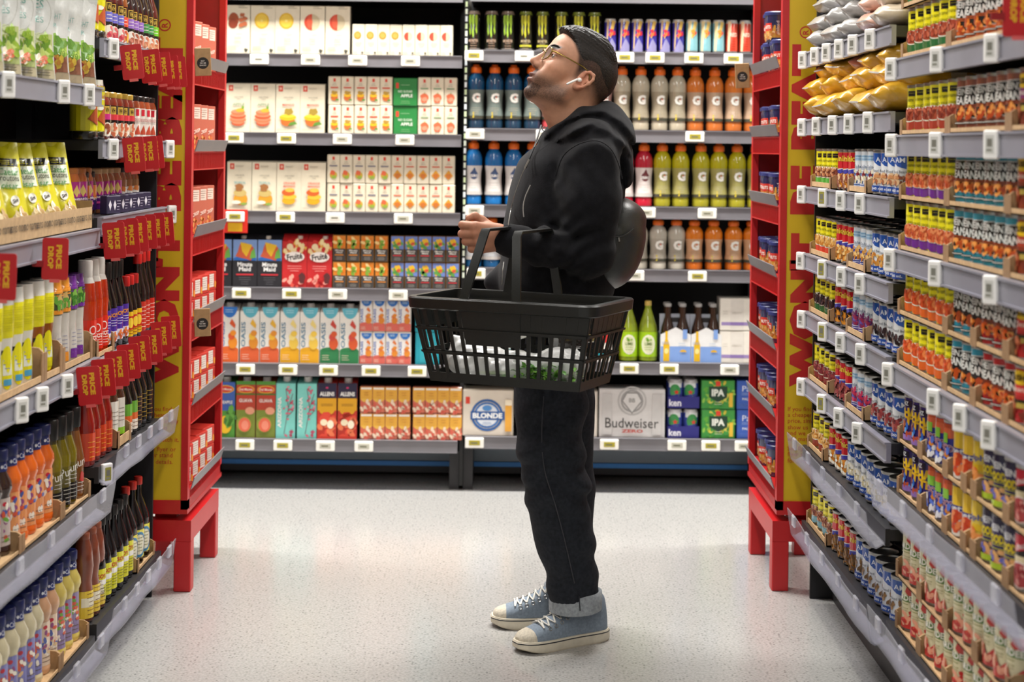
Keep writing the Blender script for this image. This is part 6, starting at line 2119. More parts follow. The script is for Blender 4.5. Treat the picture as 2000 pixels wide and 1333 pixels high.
# ---- the trunk and limbs under the clothes, one surface with the neck and wrist
FACE = math.radians(12)
fw = np.array([-math.cos(FACE), -math.sin(FACE), 0.0])
lf = np.array([math.sin(FACE), -math.cos(FACE), 0.0])


def P3(px, py, Y):
    return v3(px2(px, py, Y))


SHL = NECK + lf * .178 + np.array([0.022, 0, -.078])
SHR = NECK - lf * .165 + np.array([0.03, 0, -.085])
ELL = P3(1152, 494, 4.66)
WRL = HP(-.02, .004, -.002)
ELR = SHR + np.array([.03, .05, -.285])
WRR = P3(972, 552, 4.95)
HIPL, KNL, ANL = P3(1080, 690, 4.79), P3(1080, 925, 4.745), P3(1124, 1165, 4.80)
HIPR, KNR, ANR = P3(1095, 690, 4.95), P3(1102, 925, 4.98), P3(1106, 1150, 5.00)
bv = Vol((-.10, 4.40, .08), (.48, 5.30, 1.62), .011)
bv.chain([NECK + np.array([0, 0, .03]), NECK - np.array([0, 0, .03])], [.06, .075], .02)
bv.stack([(.94, .14, 4.87, .11, .15), (1.10, .145, 4.87, .125, .155), (1.32, .175, 4.87, .115, .165), (1.47, .19, 4.87, .07, .12)], FACE, .03)
for a in ([SHL, ELL, WRL], [SHR, ELR, WRR]):
    bv.chain(a, [.052, .042, .028], .03)
for a in ([HIPL, KNL, ANL], [HIPR, KNR, ANR]):
    bv.chain(a, [.075, .056, .042], .04)
Vb, Qb = bv.mesh()
bc = np.tile(skin, (len(Vb), 1))
Vall = np.concatenate([Vw, Vd, Vb])
Qall = np.concatenate([Qh[:, ::-1] if np.linalg.det(HM) < 0 else Qh, Qd + len(Vw), Qb + len(Vw) + len(Vd)])
SKIN = pmat('skin', attr=True, rough=0.52, spec=0.28, noise=0.07, nscale=70, bump=0.15, bscale=900, sss=0.05)
person = ob('person', np_mesh('person', Vall, Qall, SKIN, np.concatenate([head_col, hc, bc])))
tag(person, 'man in black hoodie and dark jeans looking up, basket on his arm', 'person')

# eyes
for s_ in (-1, 1):
    mb = MB()
    c0 = np.array((.0835, s_ * .0325, .0214))
    gz = np.array((.62, .66, .30)); gz /= np.linalg.norm(gz)
    e1 = np.array((0, 1, 0)); e2 = np.cross(gz, e1)
    rings = [(0, .0), (12, .0), (12.1, 1), (32, 1), (32.1, 2), (60, 2), (90, 2), (130, 2)]
    P, cl = [], []
    for an, kc in rings:
        row = []
        for k in range(18):
            t = 2 * math.pi * k / 18
            dvec = gz * math.cos(math.radians(an)) + (e1 * math.cos(t) + e2 * math.sin(t)) * math.sin(math.radians(an))
            row.append(tuple(h2w(c0 + dvec * .0126)))
        P.append(row); cl.append(int(kc))
    pal = [C('#0c0908'), C('#3a2416'), C('#a3958b')]
    mb.grid(P, lambda i, j: pal[cl[i]], wrap=True)
    ob('eye', mb.mesh('eye', pmat('eye_gloss', attr=True, rough=0.08, noise=0.02), smooth=60), person)

for s_ in (-1, 1):
    eb_ = [(.1040, s_ * .010, .0470), (.1032, s_ * .020, .0500), (.0998, s_ * .032, .0525), (.0930, s_ * .045, .0528), (.0835, s_ * .0560, .0490)]
    ob('eyebrow', MB().tube([tuple(h2w(p)) for p in eb_], [.0018, .0034, .0036, .0030, .0012], 8).mesh('eyebrow', pmat('brow_hair', C('#120d0b'), rough=0.8, spec=0.1, noise=0.3, nscale=300), smooth=60), person)

# hair: short on the sides, longer and combed back on top
hr = Vol((-.150, -.100, -.090), (.130, .100, .175), .0026)
cranium(hr)
X, Y, Z = hr.ax[0][:, None, None], hr.ax[1][None, :, None], hr.ax[2][None, None, :]
phi = np.arctan2(Y, Z - .02)
tuft = .0045 * np.sin(210 * phi + 70 * X) * np.sin(170 * X + 60 * Z) + .003 * np.sin(330 * X - 120 * phi)
gl_ = sstep(-.004, .034, Z - np.interp(X, LB[0], LB[1]) - .058 + tuft)
gf = sstep(.004, -.020, X - np.interp(Z, FB[0], FB[1]) + tuft) + 0 * Y
gt = sstep(.006, -.026, X - np.interp(Z, FB[0], FB[1]) + tuft)
top = sstep(.090, .120, Z + .25 * np.maximum(0, X)) * sstep(.070, .050, np.abs(Y))
th = -.0045 + .0062 * gl_ * gf + .0165 * top * gt * sstep(-.11, -.01, X)
th = th + (.0012 * np.sin(85 * phi + 5 * np.sin(18 * X)) + .0008 * np.sin(190 * phi + 9 * np.sin(30 * X)) + .0006 * np.sin(310 * phi - 40 * X)) * (.25 + top) * gl_ * gf
hr.a = (hr.a - th).astype(np.float32)
Vr, Qr = hr.mesh()
HAIR = pmat('black_hair', C('#19130f'), rough=0.55, noise=0.6, nscale=220, spec=0.3, bump=0.6, bscale=260)
ob('hair', np_mesh('hair', HO + Vr @ HM.T, Qr[:, ::-1] if np.linalg.det(HM) < 0 else Qr, HAIR), person)

# ---- hoodie
hz = Vol((-.16, 4.42, .97), (.44, 5.28, 1.66), .0062)
hz.stack([(.985, .135, 4.87, .150, .185), (1.03, .138, 4.87, .166, .195), (1.10, .143, 4.87, .172, .200), (1.20, .150, 4.87, .170, .200), (1.32, .163, 4.87, .168, .205), (1.42, .174, 4.87, .148, .195),
          (1.475, .192, 4.87, .095, .150), (1.50, .195, 4.87, .07, .10)], FACE, 0, p=2.3)
hz.chain([SHL, SHL * .55 + ELL * .45 + np.array([-.004, -.012, 0]), ELL], [.080, .077, .062], .045)
hz.ell(ELL + np.array([.010, 0, -.006]), (.062, .058, .058), .03)
hz.chain([ELL, ELL * .45 + WRL * .55 - np.array([0, 0, .008]), HP(-.030, .002, -.006), HP(-.004, .001, -.002)], [.060, .051, .044, .037], .02)
hz.chain([SHR, SHR * .5 + ELR * .5, ELR, WRR], [.080, .074, .060, .042], .03)
hz.cone(NECK - lf * .13 - np.array([0, 0, .03]), NECK + lf * .13 + np.array([.01, 0, -.03]), .062, .066, .04)
# collar and hood lying on the back
ct = NECK + np.array([.012, 0, .0])
ring = []
for k in range(17):
    t = 2 * math.pi * k / 16
    dvec = fw * math.cos(t) * .088 + lf * math.sin(t) * .092
    lift = -.042 * math.cos(t) + .004
    ring.append(ct + dvec + np.array([0, 0, lift]))
hz.chain(ring, [.021 + .014 * (1 - math.cos(2 * math.pi * k / 16)) / 2 for k in range(17)], .02)
hb = P3(1182, 268, 4.87)
hz.ell(hb + np.array([.012, -.01, .006]), (.072, .135, .080), .03)
hz.ell(P3(1204, 312, 4.86), (.046, .115, .082), .03)
hz.cone(P3(1138, 222, 4.80), P3(1208, 256, 4.82), .020, .026, .035)
hz.cone(P3(1212, 285, 4.76), P3(1222, 352, 4.80), .022, .016, .02)
hz.cone(ct + fw * -.02 + lf * .05 + np.array([0, 0, -.02]), P3(1196, 300, 4.76), .03, .026, .03)
# open the neck
hz.cone(NECK + np.array([-.012, 0, -.02]) + fw * .012, NECK + np.array([-.02, 0, .13]) + fw * .03, .056, .074, .012, 'c', pad=.08)
X, Y, Z = hz.ax[0][:, None, None], hz.ax[1][None, :, None], hz.ax[2][None, None, :]


def near(p, r):
    return np.exp(-((X - p[0]) ** 2 + (Y - p[1]) ** 2 + (Z - p[2]) ** 2) / r ** 2)


el = near(ELL + np.array([-.03, -.03, .02]), .085)
fold = .0065 * el * np.sin(120 * (Z - .5 * X) + 3 * np.sin(20 * X)) + .0045 * near(SHL + np.array([-.06, -.05, -.06]), .09) * np.sin(95 * (X + .7 * Z) + 1)
fold = fold + .0055 * near(ELL * .4 + WRL * .6, .09) * np.sin(105 * X + 25 * Z + 2 * np.sin(60 * Z)) + .004 * near(np.array([.02, 4.74, 1.1]), .14) * np.sin(55 * (Z + .5 * X)) + .003 * np.sin(28 * Z + 9 * X + 14 * Y) * sstep(.2, .0, np.abs(Z - 1.2))
fold = fold + .006 * near(P3(1205, 300, 4.76), .08) * np.sin(75 * (X - .6 * Z)) + .004 * near(WRR, .1) * np.sin(120 * X)


def crease(line, amp, wid, Yd=4.76):
    """ridge and groove that runs along a line of the near side of the garment"""
    pts = [P3(a_, b_, Yd) for a_, b_ in line]
    dmin = None
    for p, q in zip(pts[:-1], pts[1:]):
        dx_, dz_ = q[0] - p[0], q[2] - p[2]
        L2 = dx_ * dx_ + dz_ * dz_
        t = np.clip(((X - p[0]) * dx_ + (Z - p[2]) * dz_) / L2, 0, 1)
        ex, ez = X - p[0] - t * dx_, Z - p[2] - t * dz_
        sg = np.sign(ez * dx_ - ex * dz_)
        dd = np.sqrt(ex ** 2 + ez ** 2)
        cur = dd * sg
        dmin = cur if dmin is None else np.where(np.abs(cur) < np.abs(dmin), cur, dmin)
    return (amp * dmin / wid * np.exp(.5 - .5 * (dmin / wid) ** 2)) * sstep(4.93, 4.86, Y)


fold = fold + crease([(1078, 262), (1105, 240), (1140, 226), (1175, 224), (1208, 244), (1234, 274)], .009, .011)
fold = fold + crease([(1100, 272), (1150, 252), (1190, 262), (1212, 290), (1222, 350)], .008, .013)
fold = fold + crease([(1085, 350), (1098, 308), (1130, 284), (1165, 277), (1192, 292), (1208, 322)], -.004, .012)
fold = fold + crease([(1120, 262), (1160, 240), (1196, 250), (1226, 300)], .004, .008)
fold = fold + crease([(1062, 455), (1090, 468), (1120, 462)], .007, .012, 4.62) + crease([(1088, 440), (1120, 452), (1160, 448)], .006, .012, 4.62)
hz.a = (hz.a - fold).astype(np.float32)
Vz, Qz = hz.mesh()
Vz = relax(Vz, Qz, 2, .5)
CLOTH = pmat('black_fleece', C('#151518'), rough=0.95, noise=0.22, nscale=60, spec=0.1, bump=0.5, bscale=500, sheen=0.06)
hoodie = ob('hoodie', np_mesh('hoodie', Vz, Qz, CLOTH), person)


def snap(p, V, out=.003):
    i = np.argmin(((V - p) ** 2).sum(1))
    return V[i]


def on_front(pxs, V, off=.004, cam_o=np.array([0, 0, H])):
    """polyline on the surface nearest to the viewer along given picture points"""
    D = V - cam_o
    u = D[:, 0] / D[:, 1] * F; w = D[:, 2] / D[:, 1] * F
    out = []
    for px, py in pxs:
        dx, dy = px - CX, py - CY
        ux, uy = dx * ca + dy * sa, dx * sa - dy * ca
        m = (u - ux) ** 2 + (w - uy) ** 2 < 9 ** 2
        if not m.any():
            i = np.argmin((u - ux) ** 2 + (w - uy) ** 2)
            q = V[i]
        else:
            q = V[np.where(m)[0][np.argmin(V[m][:, 1])]]
        Yd = q[1] - off
        out.append((ux * Yd / F, Yd, H + uy * Yd / F))
    return out


def smoothpts(P, n=4):
    P = [Vector(p) for p in P]
    out = []
    for i in range(len(P) - 1):
        p0, p1, p2, p3 = P[max(0, i - 1)], P[i], P[i + 1], P[min(len(P) - 1, i + 2)]
        for k in range(n):
            t = k / n
            out.append(.5 * ((2 * p1) + (p2 - p0) * t + (2 * p0 - 5 * p1 + 4 * p2 - p3) * t * t + (3 * p1 - p0 - 3 * p2 + p3) * t ** 3))
    out.append(P[-1])
    return out


ZIPM = pmat('zip_metal', C('#9c9a96'), rough=0.3, metal=0.8)
zp = smoothpts(on_front([(1058, 262), (1042, 290), (1030, 318), (1018, 345), (1004, 385), (997, 415), (993, 440)], Vz))
ob('zipper', MB().tube(zp, .0016, 6).mesh('zipper', ZIPM, smooth=60), hoodie)
zp = smoothpts(on_front([(984, 512), (982, 530), (981, 556)], Vz))
ob('zipper', MB().tube(zp, .0016, 6).mesh('zipper', ZIPM, smooth=60), hoodie)
dz = smoothpts(on_front([(1057, 245), (1048, 275), (1036, 305), (1027, 328)], Vz, .007))
ob('drawstring', MB().tube(dz, .0026, 6).mesh('drawstring', pmat('cord_black', C('#16161a'), rough=0.8), smooth=60), hoodie)
dz = smoothpts(on_front([(1036, 362), (1026, 385), (1022, 405), (1023, 424)], Vz, .006))
ob('drawstring', MB().tube(dz, .0018, 6).mesh('drawstring', pmat('cord_grey', C('#8c8a86'), rough=0.6), smooth=60), hoodie)
pl = on_front([(1034, 312), (1025, 330)], Vz, .009)
ob('zip_pull', MB().tube(pl, .0035, 8).mesh('zip_pull', ZIPM, smooth=60), hoodie)
ey = on_front([(1063, 252)], Vz, .006)[0]
ob('eyelet', MB().tube([(ey[0] + .006 * math.cos(t), ey[1], ey[2] + .006 * math.sin(t)) for t in np.linspace(0, 6.28, 13)[:-1]], .0016, 6, closed=True).mesh('eyelet', ZIPM, smooth=60), hoodie)
seam = smoothpts(on_front([(1085, 345), (1100, 305), (1130, 282), (1165, 275), (1192, 290), (1208, 320), (1215, 350)], Vz, .0005))
ob('sleeve_seam', MB().tube(seam, .0016, 5).mesh('sleeve_seam', CLOTH, smooth=60), hoodie)

# ---- jeans with turned-up cuffs
jv = Vol((-.06, 4.58, .09), (.36, 5.14, 1.08), .0062)
jv.stack([(.86, .135, 4.87, .135, .175), (.95, .137, 4.87, .138, .172), (1.04, .138, 4.87, .135, .168)], FACE, 0)
La = [HIPL, P3(1074, 780, 4.77), P3(1076, 880, 4.75), P3(1086, 950, 4.75), P3(1102, 1050, 4.77), P3(1121, 1150, 4.80), P3(1124, 1172, 4.80)]
Lr = [.108, .104, .094, .092, .084, .072, .069]
Ra = [HIPR, P3(1098, 780, 4.96), P3(1104, 880, 4.98), P3(1108, 950, 4.99), P3(1112, 1050, 5.0), P3(1108, 1145, 5.0), P3(1107, 1158, 5.0)]
Rr = [.105, .098, .085, .082, .074, .064, .062]
jv.chain(La, Lr, .02)
jv.chain(Ra, Rr, .012)
X, Y, Z = jv.ax[0][:, None, None], jv.ax[1][None, :, None], jv.ax[2][None, None, :]


def nearj(p, r):
    return np.exp(-((X - p[0]) ** 2 + (Y - p[1]) ** 2 + (Z - p[2]) ** 2) / r ** 2)


kn = La[3]
jf = .011 * nearj(kn + np.array([.05, -.03, .0]), .10) * np.sin(75 * (Z + .55 * X)) + .008 * nearj(kn + np.array([-.05, -.04, .03]), .09) * np.sin(80 * (Z - .5 * X) + 1)
jf = jf + .008 * nearj(La[5] + np.array([0, 0, .07]), .10) * np.sin(70 * (Z + .3 * X)) + .008 * nearj(np.array([.16, 4.72, .72]), .13) * np.sin(50 * (Z - .7 * X)) + .0025 * np.sin(30 * Z + 14 * X + 11 * Y)
jv.a = (jv.a - jf).astype(np.float32)
for p, q in ((La[-1], La[-2]), (Ra[-1], Ra[-2])):                                  # flat hem
    jv.ell(p - np.array([0, 0, .105]), (.12, .12, .10), 0, 'c')
Vj, Qj = jv.mesh()
Vj = relax(Vj, Qj, 2, .5)
DENIM = pmat('dark_denim', C('#23262c'), rough=0.85, noise=0.28, nscale=90, spec=0.2, bump=0.4, bscale=900)
jeans = ob('jeans', np_mesh('jeans', Vj, Qj, DENIM), person)
CUFFM = pmat('grey_denim_turnup', C('#969ca1'), rough=0.85, noise=0.2, nscale=120, bump=0.4, bscale=900)
for (p, r, tl, nm) in ((La[-1], .0735, .10, 'near'), (Ra[-1], .0665, .0, 'far')):
    mb = MB()
    P = []
    for zz, rr in ((-.030, r), (-.028, r + .004), (.0, r + .005), (.024, r + .004), (.027, r), (.024, r - .006), (-.028, r - .006)):
        P.append([(p[0] + rr * math.cos(a) * (1 + .02 * math.sin(3 * a)), p[1] + rr * math.sin(a), p[2] + zz + tl * .45 * rr * math.cos(a)) for a in np.linspace(0, 2 * math.pi, 29)[:-1]])
    P.append(P[0])
    mb.grid(P, (.5, .5, .5), wrap=True)
    c_ = ob('turned_up_cuff', mb.mesh('turned_up_cuff', CUFFM, smooth=60), jeans)
sm = smoothpts(on_front([(1062, 775), (1058, 850), (1064, 920), (1084, 985), (1104, 1060), (1122, 1140)], Vj, .0002))
ob('side_seam', MB().tube(sm, .0018, 5).mesh('side_seam', pmat('seam_thread', C('#34343a'), rough=0.8), smooth=60), jeans)
sd = on_front([(1131, 1165), (1133, 1193)], np.array([[p_[0], p_[1], p_[2]] for p_ in [(La[-1][0] + .0785 * math.cos(a), La[-1][1] + .0785 * math.sin(a), La[-1][2] + zz) for a in np.linspace(3.2, 6.2, 40) for zz in np.linspace(-.03, .03, 13)]]), .0015)
ob('selvedge_stripe', MB().tube(sd, .005, 6, flat=.3).mesh('selvedge_stripe', pmat('selvedge', C('#24262c'), rough=0.8)), jeans)

# ---- canvas high-tops
CANV = pmat('blue_grey_canvas', attr=True, rough=0.85, noise=0.14, nscale=160, bump=0.3, bscale=1200)
RUB = pmat('cream_rubber', attr=True, rough=0.5, noise=0.08, nscale=40)


def shoe(toe, heel, nm, laces=True):
    d = np.array(toe) - np.array(heel)
    L = float(np.linalg.norm(d[:2]))
    a = math.atan2(d[1], d[0])
    root_loc = (heel[0], heel[1], 0.0)
    st = [0, .012, .035, .07, .105, .135, .165, .195, .225, .250, .270, .284, .290]
    hw = [.018, .030, .036, .037, .037, .039, .043, .047, .048, .046, .040, .026, .012]
    tp = [.128, .142, .146, .142, .132, .112, .094, .080, .070, .062, .056, .050, .042]
    k = L / .29
    zs = .030
    n = 13
    mb = MB()
    P = []
    for x_, w_, t_ in zip(st, hw, tp):
        row = []
        for j in range(n):
            an = math.pi * j / (n - 1)
            cs, sn = math.cos(an), math.sin(an)
            pinch = .78 if (t_ > .1) else .88
            yy = w_ * math.copysign(abs(cs) ** .8, cs) * (1 - (1 - pinch) * sn * .6)
            row.append((x_ * k + (.006 * sn if x_ < .02 else 0), yy, zs + (t_ - zs) * abs(sn) ** .72))
        P.append(row)
    cv, tc = C('#7f8c9a'), C('#c9c0ae')
    mb.grid([r[::-1] for r in P], lambda i, j: tc if i >= 9 else cv)
    mb.poly(P[0][::-1], cv); mb.poly(P[-1], tc)
    up = ob('sneaker', mb.mesh('sneaker', CANV, smooth=55), person, root_loc, (0, 0, a))
    out = [(x_ * k, w_ + .0055) for x_, w_ in zip(st, hw)]
    out[0] = (-.006, .020); out[-1] = (L + .007, .016)
    ring_ = out + [(x_, -w_) for x_, w_ in reversed(out)]
    so = MB()
    lev = [(0.0, .97, '#b3a791'), (.004, 1.0, '#cabfa9'), (.026, 1.0, '#d6cdb9'), (.0262, 1.004, '#2a2c30'), (.0295, 1.004, '#2a2c30'), (.0297, 1.0, '#d6cdb9'), (.034, .985, '#d6cdb9')]
    rows_ = []
    cx_ = L / 2
    for z_, q, c in lev:
        sp = .008 * 0
        rows_.append([(cx_ + (x_ - cx_) * q, y_ * q, z_ + (.010 * max(0, x_ / L - .82) / .18 if z_ < .02 else 0)) for x_, y_ in ring_])
    so.grid([r[::-1] for r in rows_], lambda i, j: C(lev[i + 1][2]), wrap=True)
    so.poly(rows_[0], C('#8f8472'))
    so.poly(rows_[-1][::-1], C('#d6cdb9'))
    ob('sole', so.mesh('sole', RUB, smooth=40), up)

    def surf(x_, an, lift=.002):
        w_ = np.interp(x_, st, hw); t_ = np.interp(x_, st, tp)
        cs, sn = math.cos(an), math.sin(an)
        pinch = .78 if t_ > .1 else .88
        return (x_ * k, w_ * math.copysign(abs(cs) ** .8, cs) * (1 - (1 - pinch) * sn * .6), zs + (t_ - zs) * abs(sn) ** .72 + lift)
    lc = MB()
    xs_ = [.105, .125, .145, .165, .185, .205, .222]
    for i, x_ in enumerate(xs_):
        e_l = math.radians(48); e_r = math.radians(132)
        x2 = xs_[min(i + 1, len(xs_) - 1)]
        lc.tube([surf(x_, e_l, .004), surf((x_ + x2) / 2, math.radians(75), .006), surf((x_ + x2) / 2, math.radians(90), .007), surf(x2, e_r, .004)], .0028, 6, C('#dedbd2'), flat=.6)
        lc.tube([surf(x_, e_r, .004), surf((x_ + x2) / 2, math.radians(105), .007), surf((x_ + x2) / 2, math.radians(90), .008), surf(x2, e_l, .004)], .0028, 6, C('#dedbd2'), flat=.6)
    ob('laces', lc.mesh('laces', pmat('lace_cotton', attr=True, rough=0.9), smooth=60), up)
    for i, x_ in enumerate(xs_[:6]):
        for an in (40, 140):
            c = Vector(surf(x_, math.radians(an), .0005))
            s2 = 1 if an < 90 else -1
            pts = [(c.x + .005 * math.cos(t), c.y + s2 * (.003 + .0022 * -math.sin(t)), c.z + .0045 * math.sin(t)) for t in np.linspace(0, 2 * math.pi, 11)[:-1]]
            ob('lace_eyelet', MB().tube(pts, .0012, 5, closed=True).mesh('lace_eyelet', ZIPM, smooth=60), up)
    return up


def floor_pt(px, py):
    dx, dy = px - CX, py - CY
    ux, uy = dx * ca + dy * sa, -dx * sa + dy * ca
    Y = H * F / uy
    return np.array((ux * Y / F, Y, 0.0))


shoe(floor_pt(1010, 1274), floor_pt(1180, 1246), 'near')
shoe(floor_pt(963, 1222), floor_pt(1140, 1222), 'far')

# ---- spectacles and earbud
GOLDM = pmat('brass_wire', C('#8a7338'), rough=0.25, metal=0.85)
gl = tag(ob('eyeglasses', None, None, tuple(h2w((.108, 0, .018)))), 'thin brass-rimmed eyeglasses on the man', 'glasses')
go = h2w((.108, 0, .018))


def G(p):
    return tuple(h2w(p) - go)


LENS = clear_mat('spectacle_lens', (.95, .97, .97), 0.07, .03)
for s_ in (-1, 1):
    pts = []
    for t in np.linspace(0, 2 * math.pi, 29)[:-1]:
        c_, sn = math.cos(t), math.sin(t)
        pts.append((.1085 - .006 * abs(c_) ** 2 * (1 if c_ > 0 else .2), s_ * (.0335 + .0245 * math.copysign(abs(c_) ** .8, c_)), .020 + .0205 * math.copysign(abs(sn) ** .8, sn) + .002 * (c_ if sn > 0 else 0)))
    ob('rim', MB().tube([G(p) for p in pts], .0017, 6, closed=True).mesh('rim', GOLDM, smooth=60), gl)
    mb = MB()
    ctr = (.1085, s_ * .0335, .020)
    for i in range(len(pts)):
        mb.poly([G(ctr), G(pts[i]), G(pts[(i + 1) % len(pts)])])
    ob('lens', mb.mesh('lens', LENS), gl)
    tp_ = [(.1025, s_ * .058, .030), (.094, s_ * .0655, .032), (.060, s_ * .0745, .034), (.010, s_ * .0815, .036), (-.012, s_ * .0825, .033), (-.028, s_ * .080, .016)]
    ob('temple', MB().tube([G(p) for p in tp_], .0020, 6).mesh('temple', GOLDM, smooth=60), gl)
ob('bridge', MB().tube([G(p) for p in ((.1085, -.0095, .027), (.1145, 0, .031), (.1085, .0095, .027))], .0016, 6).mesh('bridge', GOLDM, smooth=60), gl)
eb = tag(ob('wireless_earbud', None, None, tuple(h2w((-.004, .083, -.002)))), 'white wireless earbud in the man\'s ear', 'earbud')
eo = h2w((-.004, .083, -.002))


def Gb(p):
    return tuple(h2w(p) - eo)


EW = pmat('white_earbud_plastic', C('#f2f1ee'), rough=0.2)
ob('stem', MB().tube([Gb((.002, .0865, -.003)), Gb((.006, .0885, -.005)), Gb((.024, .0905, -.031)), Gb((.0252, .0905, -.0325))], [.0030, .0034, .0030, .0022], 10).mesh('stem', EW, smooth=60), eb)
ob('bud', MB().tube([Gb((-.006, .080, -.001)), Gb((-.004, .083, -.001)), Gb((.001, .0865, -.002)), Gb((.004, .0885, -.003))], [.003, .0065, .0066, .003], 10).mesh('bud', EW, smooth=60), eb)

# ---- bag slung on the back
sv = Vol((.12, 4.62, .98), (.46, 5.10, 1.36), .0062)
Rb = np.array(Matrix.Rotation(math.radians(-18), 3, 'Y'))
bcn = P3(1190, 474, 4.85)
sv.ell(bcn, (.098, .165, .115), 0, R=Rb.tolist())
sv.ell(P3(1212, 428, 4.85), (.056, .140, .050), .09)
sv.ell(bcn + np.array([-.01, 0, -.055]), (.080, .14, .085), .03, R=Rb.tolist())
X, Y, Z = sv.ax[0][:, None, None], sv.ax[1][None, :, None], sv.ax[2][None, None, :]
sv.a = (sv.a - .004 * np.sin(60 * (Z + .4 * X) + 10 * Y) * sstep(bcn[2], bcn[2] + .08, Z)).astype(np.float32)
Vs, Qs = sv.mesh()
Vs = relax(Vs, Qs, 2, .5)
LEA = pmat('grey_black_leather', C('#2b2d2b'), rough=0.38, noise=0.18, nscale=30, bump=0.3, bscale=300)
bag = ob('sling_bag', np_mesh('sling_bag', Vs - bcn, Qs, LEA), None, tuple(bcn))
tag(bag, 'dark grey leather sling bag on the man\'s back', 'bag')
bz = smoothpts([Vector(q) - Vector(bcn) for q in on_front([(1184, 452), (1205, 462), (1224, 458), (1238, 447)], Vs, .003)])
ob('zip_track', MB().tube(bz, .0026, 6).mesh('zip_track', pmat('dark_zip', C('#4a4a48'), rough=0.35, metal=0.6), smooth=60), bag)
bz2 = on_front([(1208, 464)], Vs, .006)[0]
bz2 = Vector(bz2) - Vector(bcn)
ob('zip_puller', MB().tube([bz2, bz2 + Vector((.002, 0, -.012))], .003, 8).mesh('zip_puller', ZIPM, smooth=60), bag)
stp = smoothpts([Vector(bcn) + Vector((-.03, -.135, .05)), Vector(SHL) + Vector((.045, -.02, -.10)), Vector(SHL) + Vector((.03, .03, .06))])
# ------------------------------------------------------------------ black hand basket hung on the forearm
BT = math.radians(25)
bu = Vector((math.cos(BT), -math.sin(BT), 0))         # along the long side, right end nearer to the viewer
bw = Vector((math.sin(BT), math.cos(BT), 0))          # from the front side to the back side
BL, BW, BH = .537, .29, .230
fr_c = px2(1155, 601, 4.27)                            # front right corner of the rim
ctr = fr_c - bu * (BL / 2) + bw * (BW / 2)
ZR_ = fr_c.z
bask = tag(ob('shopping_basket', None, None, (ctr.x, ctr.y, ZR_ - BH), (0, 0, -BT)), 'black plastic shopping basket hanging from the man\'s forearm', 'basket')
BPL = pmat('black_basket_plastic', C('#141513'), rough=0.36, noise=0.12, nscale=25, bump=0.15, bscale=260)
TAPER = .048
MBs = []


def wall_pt(side, u, v):
    """side 0 front, 1 right, 2 back, 3 left; u -1..1 along the wall, v 0 bottom .. 1 top"""
    k = TAPER * (1 - v)
    hx, hy = BL / 2 - k, BW / 2 - k * .8
    z_ = v * BH
    if side == 0:
        return Vector((u * hx, -hy, z_))
    if side == 2:
        return Vector((-u * hx, hy, z_))
    if side == 1:
        return Vector((hx, u * hy, z_))
    return Vector((-hx, -u * hy, z_))


NRM = [Vector((0, -1, 0)), Vector((1, 0, 0)), Vector((0, 1, 0)), Vector((-1, 0, 0))]


def slab(mb, side, u0, u1, v0, v1, t=.003, out=0.0):
    n = NRM[side]
    q = [wall_pt(side, a, b) for a, b in ((u0, v0), (u1, v0), (u1, v1), (u0, v1))]
    o = [p + n * (t / 2 + out) for p in q]
    i = [p - n * (t / 2 - out) for p in q]
    mb.add(o + i, [(0, 1, 2, 3), (7, 6, 5, 4), (0, 4, 5, 1), (1, 5, 6, 2), (2, 6, 7, 3), (3, 7, 4, 0)])


BANDS = [(0, .115), (.335, .385), (.62, .67), (.90, 1.0)]
for side, nm, nb, nsm in ((0, 'front_wall', 16, True), (1, 'end_wall', 9, False), (2, 'rear_wall', 16, True), (3, 'end_wall', 9, False)):
    mb = MB()
    for v0, v1 in BANDS:
        slab(mb, side, -1, 1, v0, v1, .004)
    for r_ in range(3):
        v0, v1 = BANDS[r_][1], BANDS[r_ + 1][0]
        for k in range(nb):
            u = -1 + 2 * k / (nb - 1)
            hw_ = .022 if nsm else .035
            if k in (0, nb - 1):
                hw_ = .05
            a_, b_ = max(-1, u - hw_), min(1, u + hw_)
            slab(mb, side, a_, b_, v0 - .002, v1 + .002, .004)
    if nsm:
        slab(mb, side, -.43, .24 if side == 0 else .43, .47, .90, .004, .0015)       # blank badge panel
        slab(mb, side, .24, 1, .66, .90, .003) if side == 0 else None
    else:
        slab(mb, side, -.8, .8, .67, .90, .003)
    # stiffening steps between the rows
    for v in (.36, .645):
        slab(mb, side, -1, 1, v - .012, v + .012, .006, .004)
    ob(nm, mb.mesh(nm, BPL), bask)
mb = MB()
k0 = TAPER
hx, hy = BL / 2 - k0, BW / 2 - k0 * .8
mb.box(-hx, hx, -hy, hy, 0, .004)
ob('base', mb.mesh('base', BPL), bask)
# rim: a turned-out flange around the top
mb = MB()
prof = [(-.004, BH - .030), (.006, BH - .030), (.013, BH - .026), (.016, BH), (.012, BH + .004), (-.006, BH + .004), (-.008, BH)]
rr = .03
path = []
for cx_, cy_, a0 in ((BL / 2 - rr, -BW / 2 + rr, -90), (BL / 2 - rr, BW / 2 - rr, 0), (-BL / 2 + rr, BW / 2 - rr, 90), (-BL / 2 + rr, -BW / 2 + rr, 180)):
    for k in range(5):
        a = math.radians(a0 + 22.5 * k)
        path.append((cx_ + rr * math.cos(a), cy_ + rr * math.sin(a), math.cos(a), math.sin(a)))
P = [[(x_ + nx * o, y_ + ny * o, z_) for o, z_ in prof] for x_, y_, nx, ny in path]
P.append(P[0])
mb.grid(P, (.5, .5, .5), wrap=True)
ob('rim', mb.mesh('rim', BPL, smooth=40), bask)


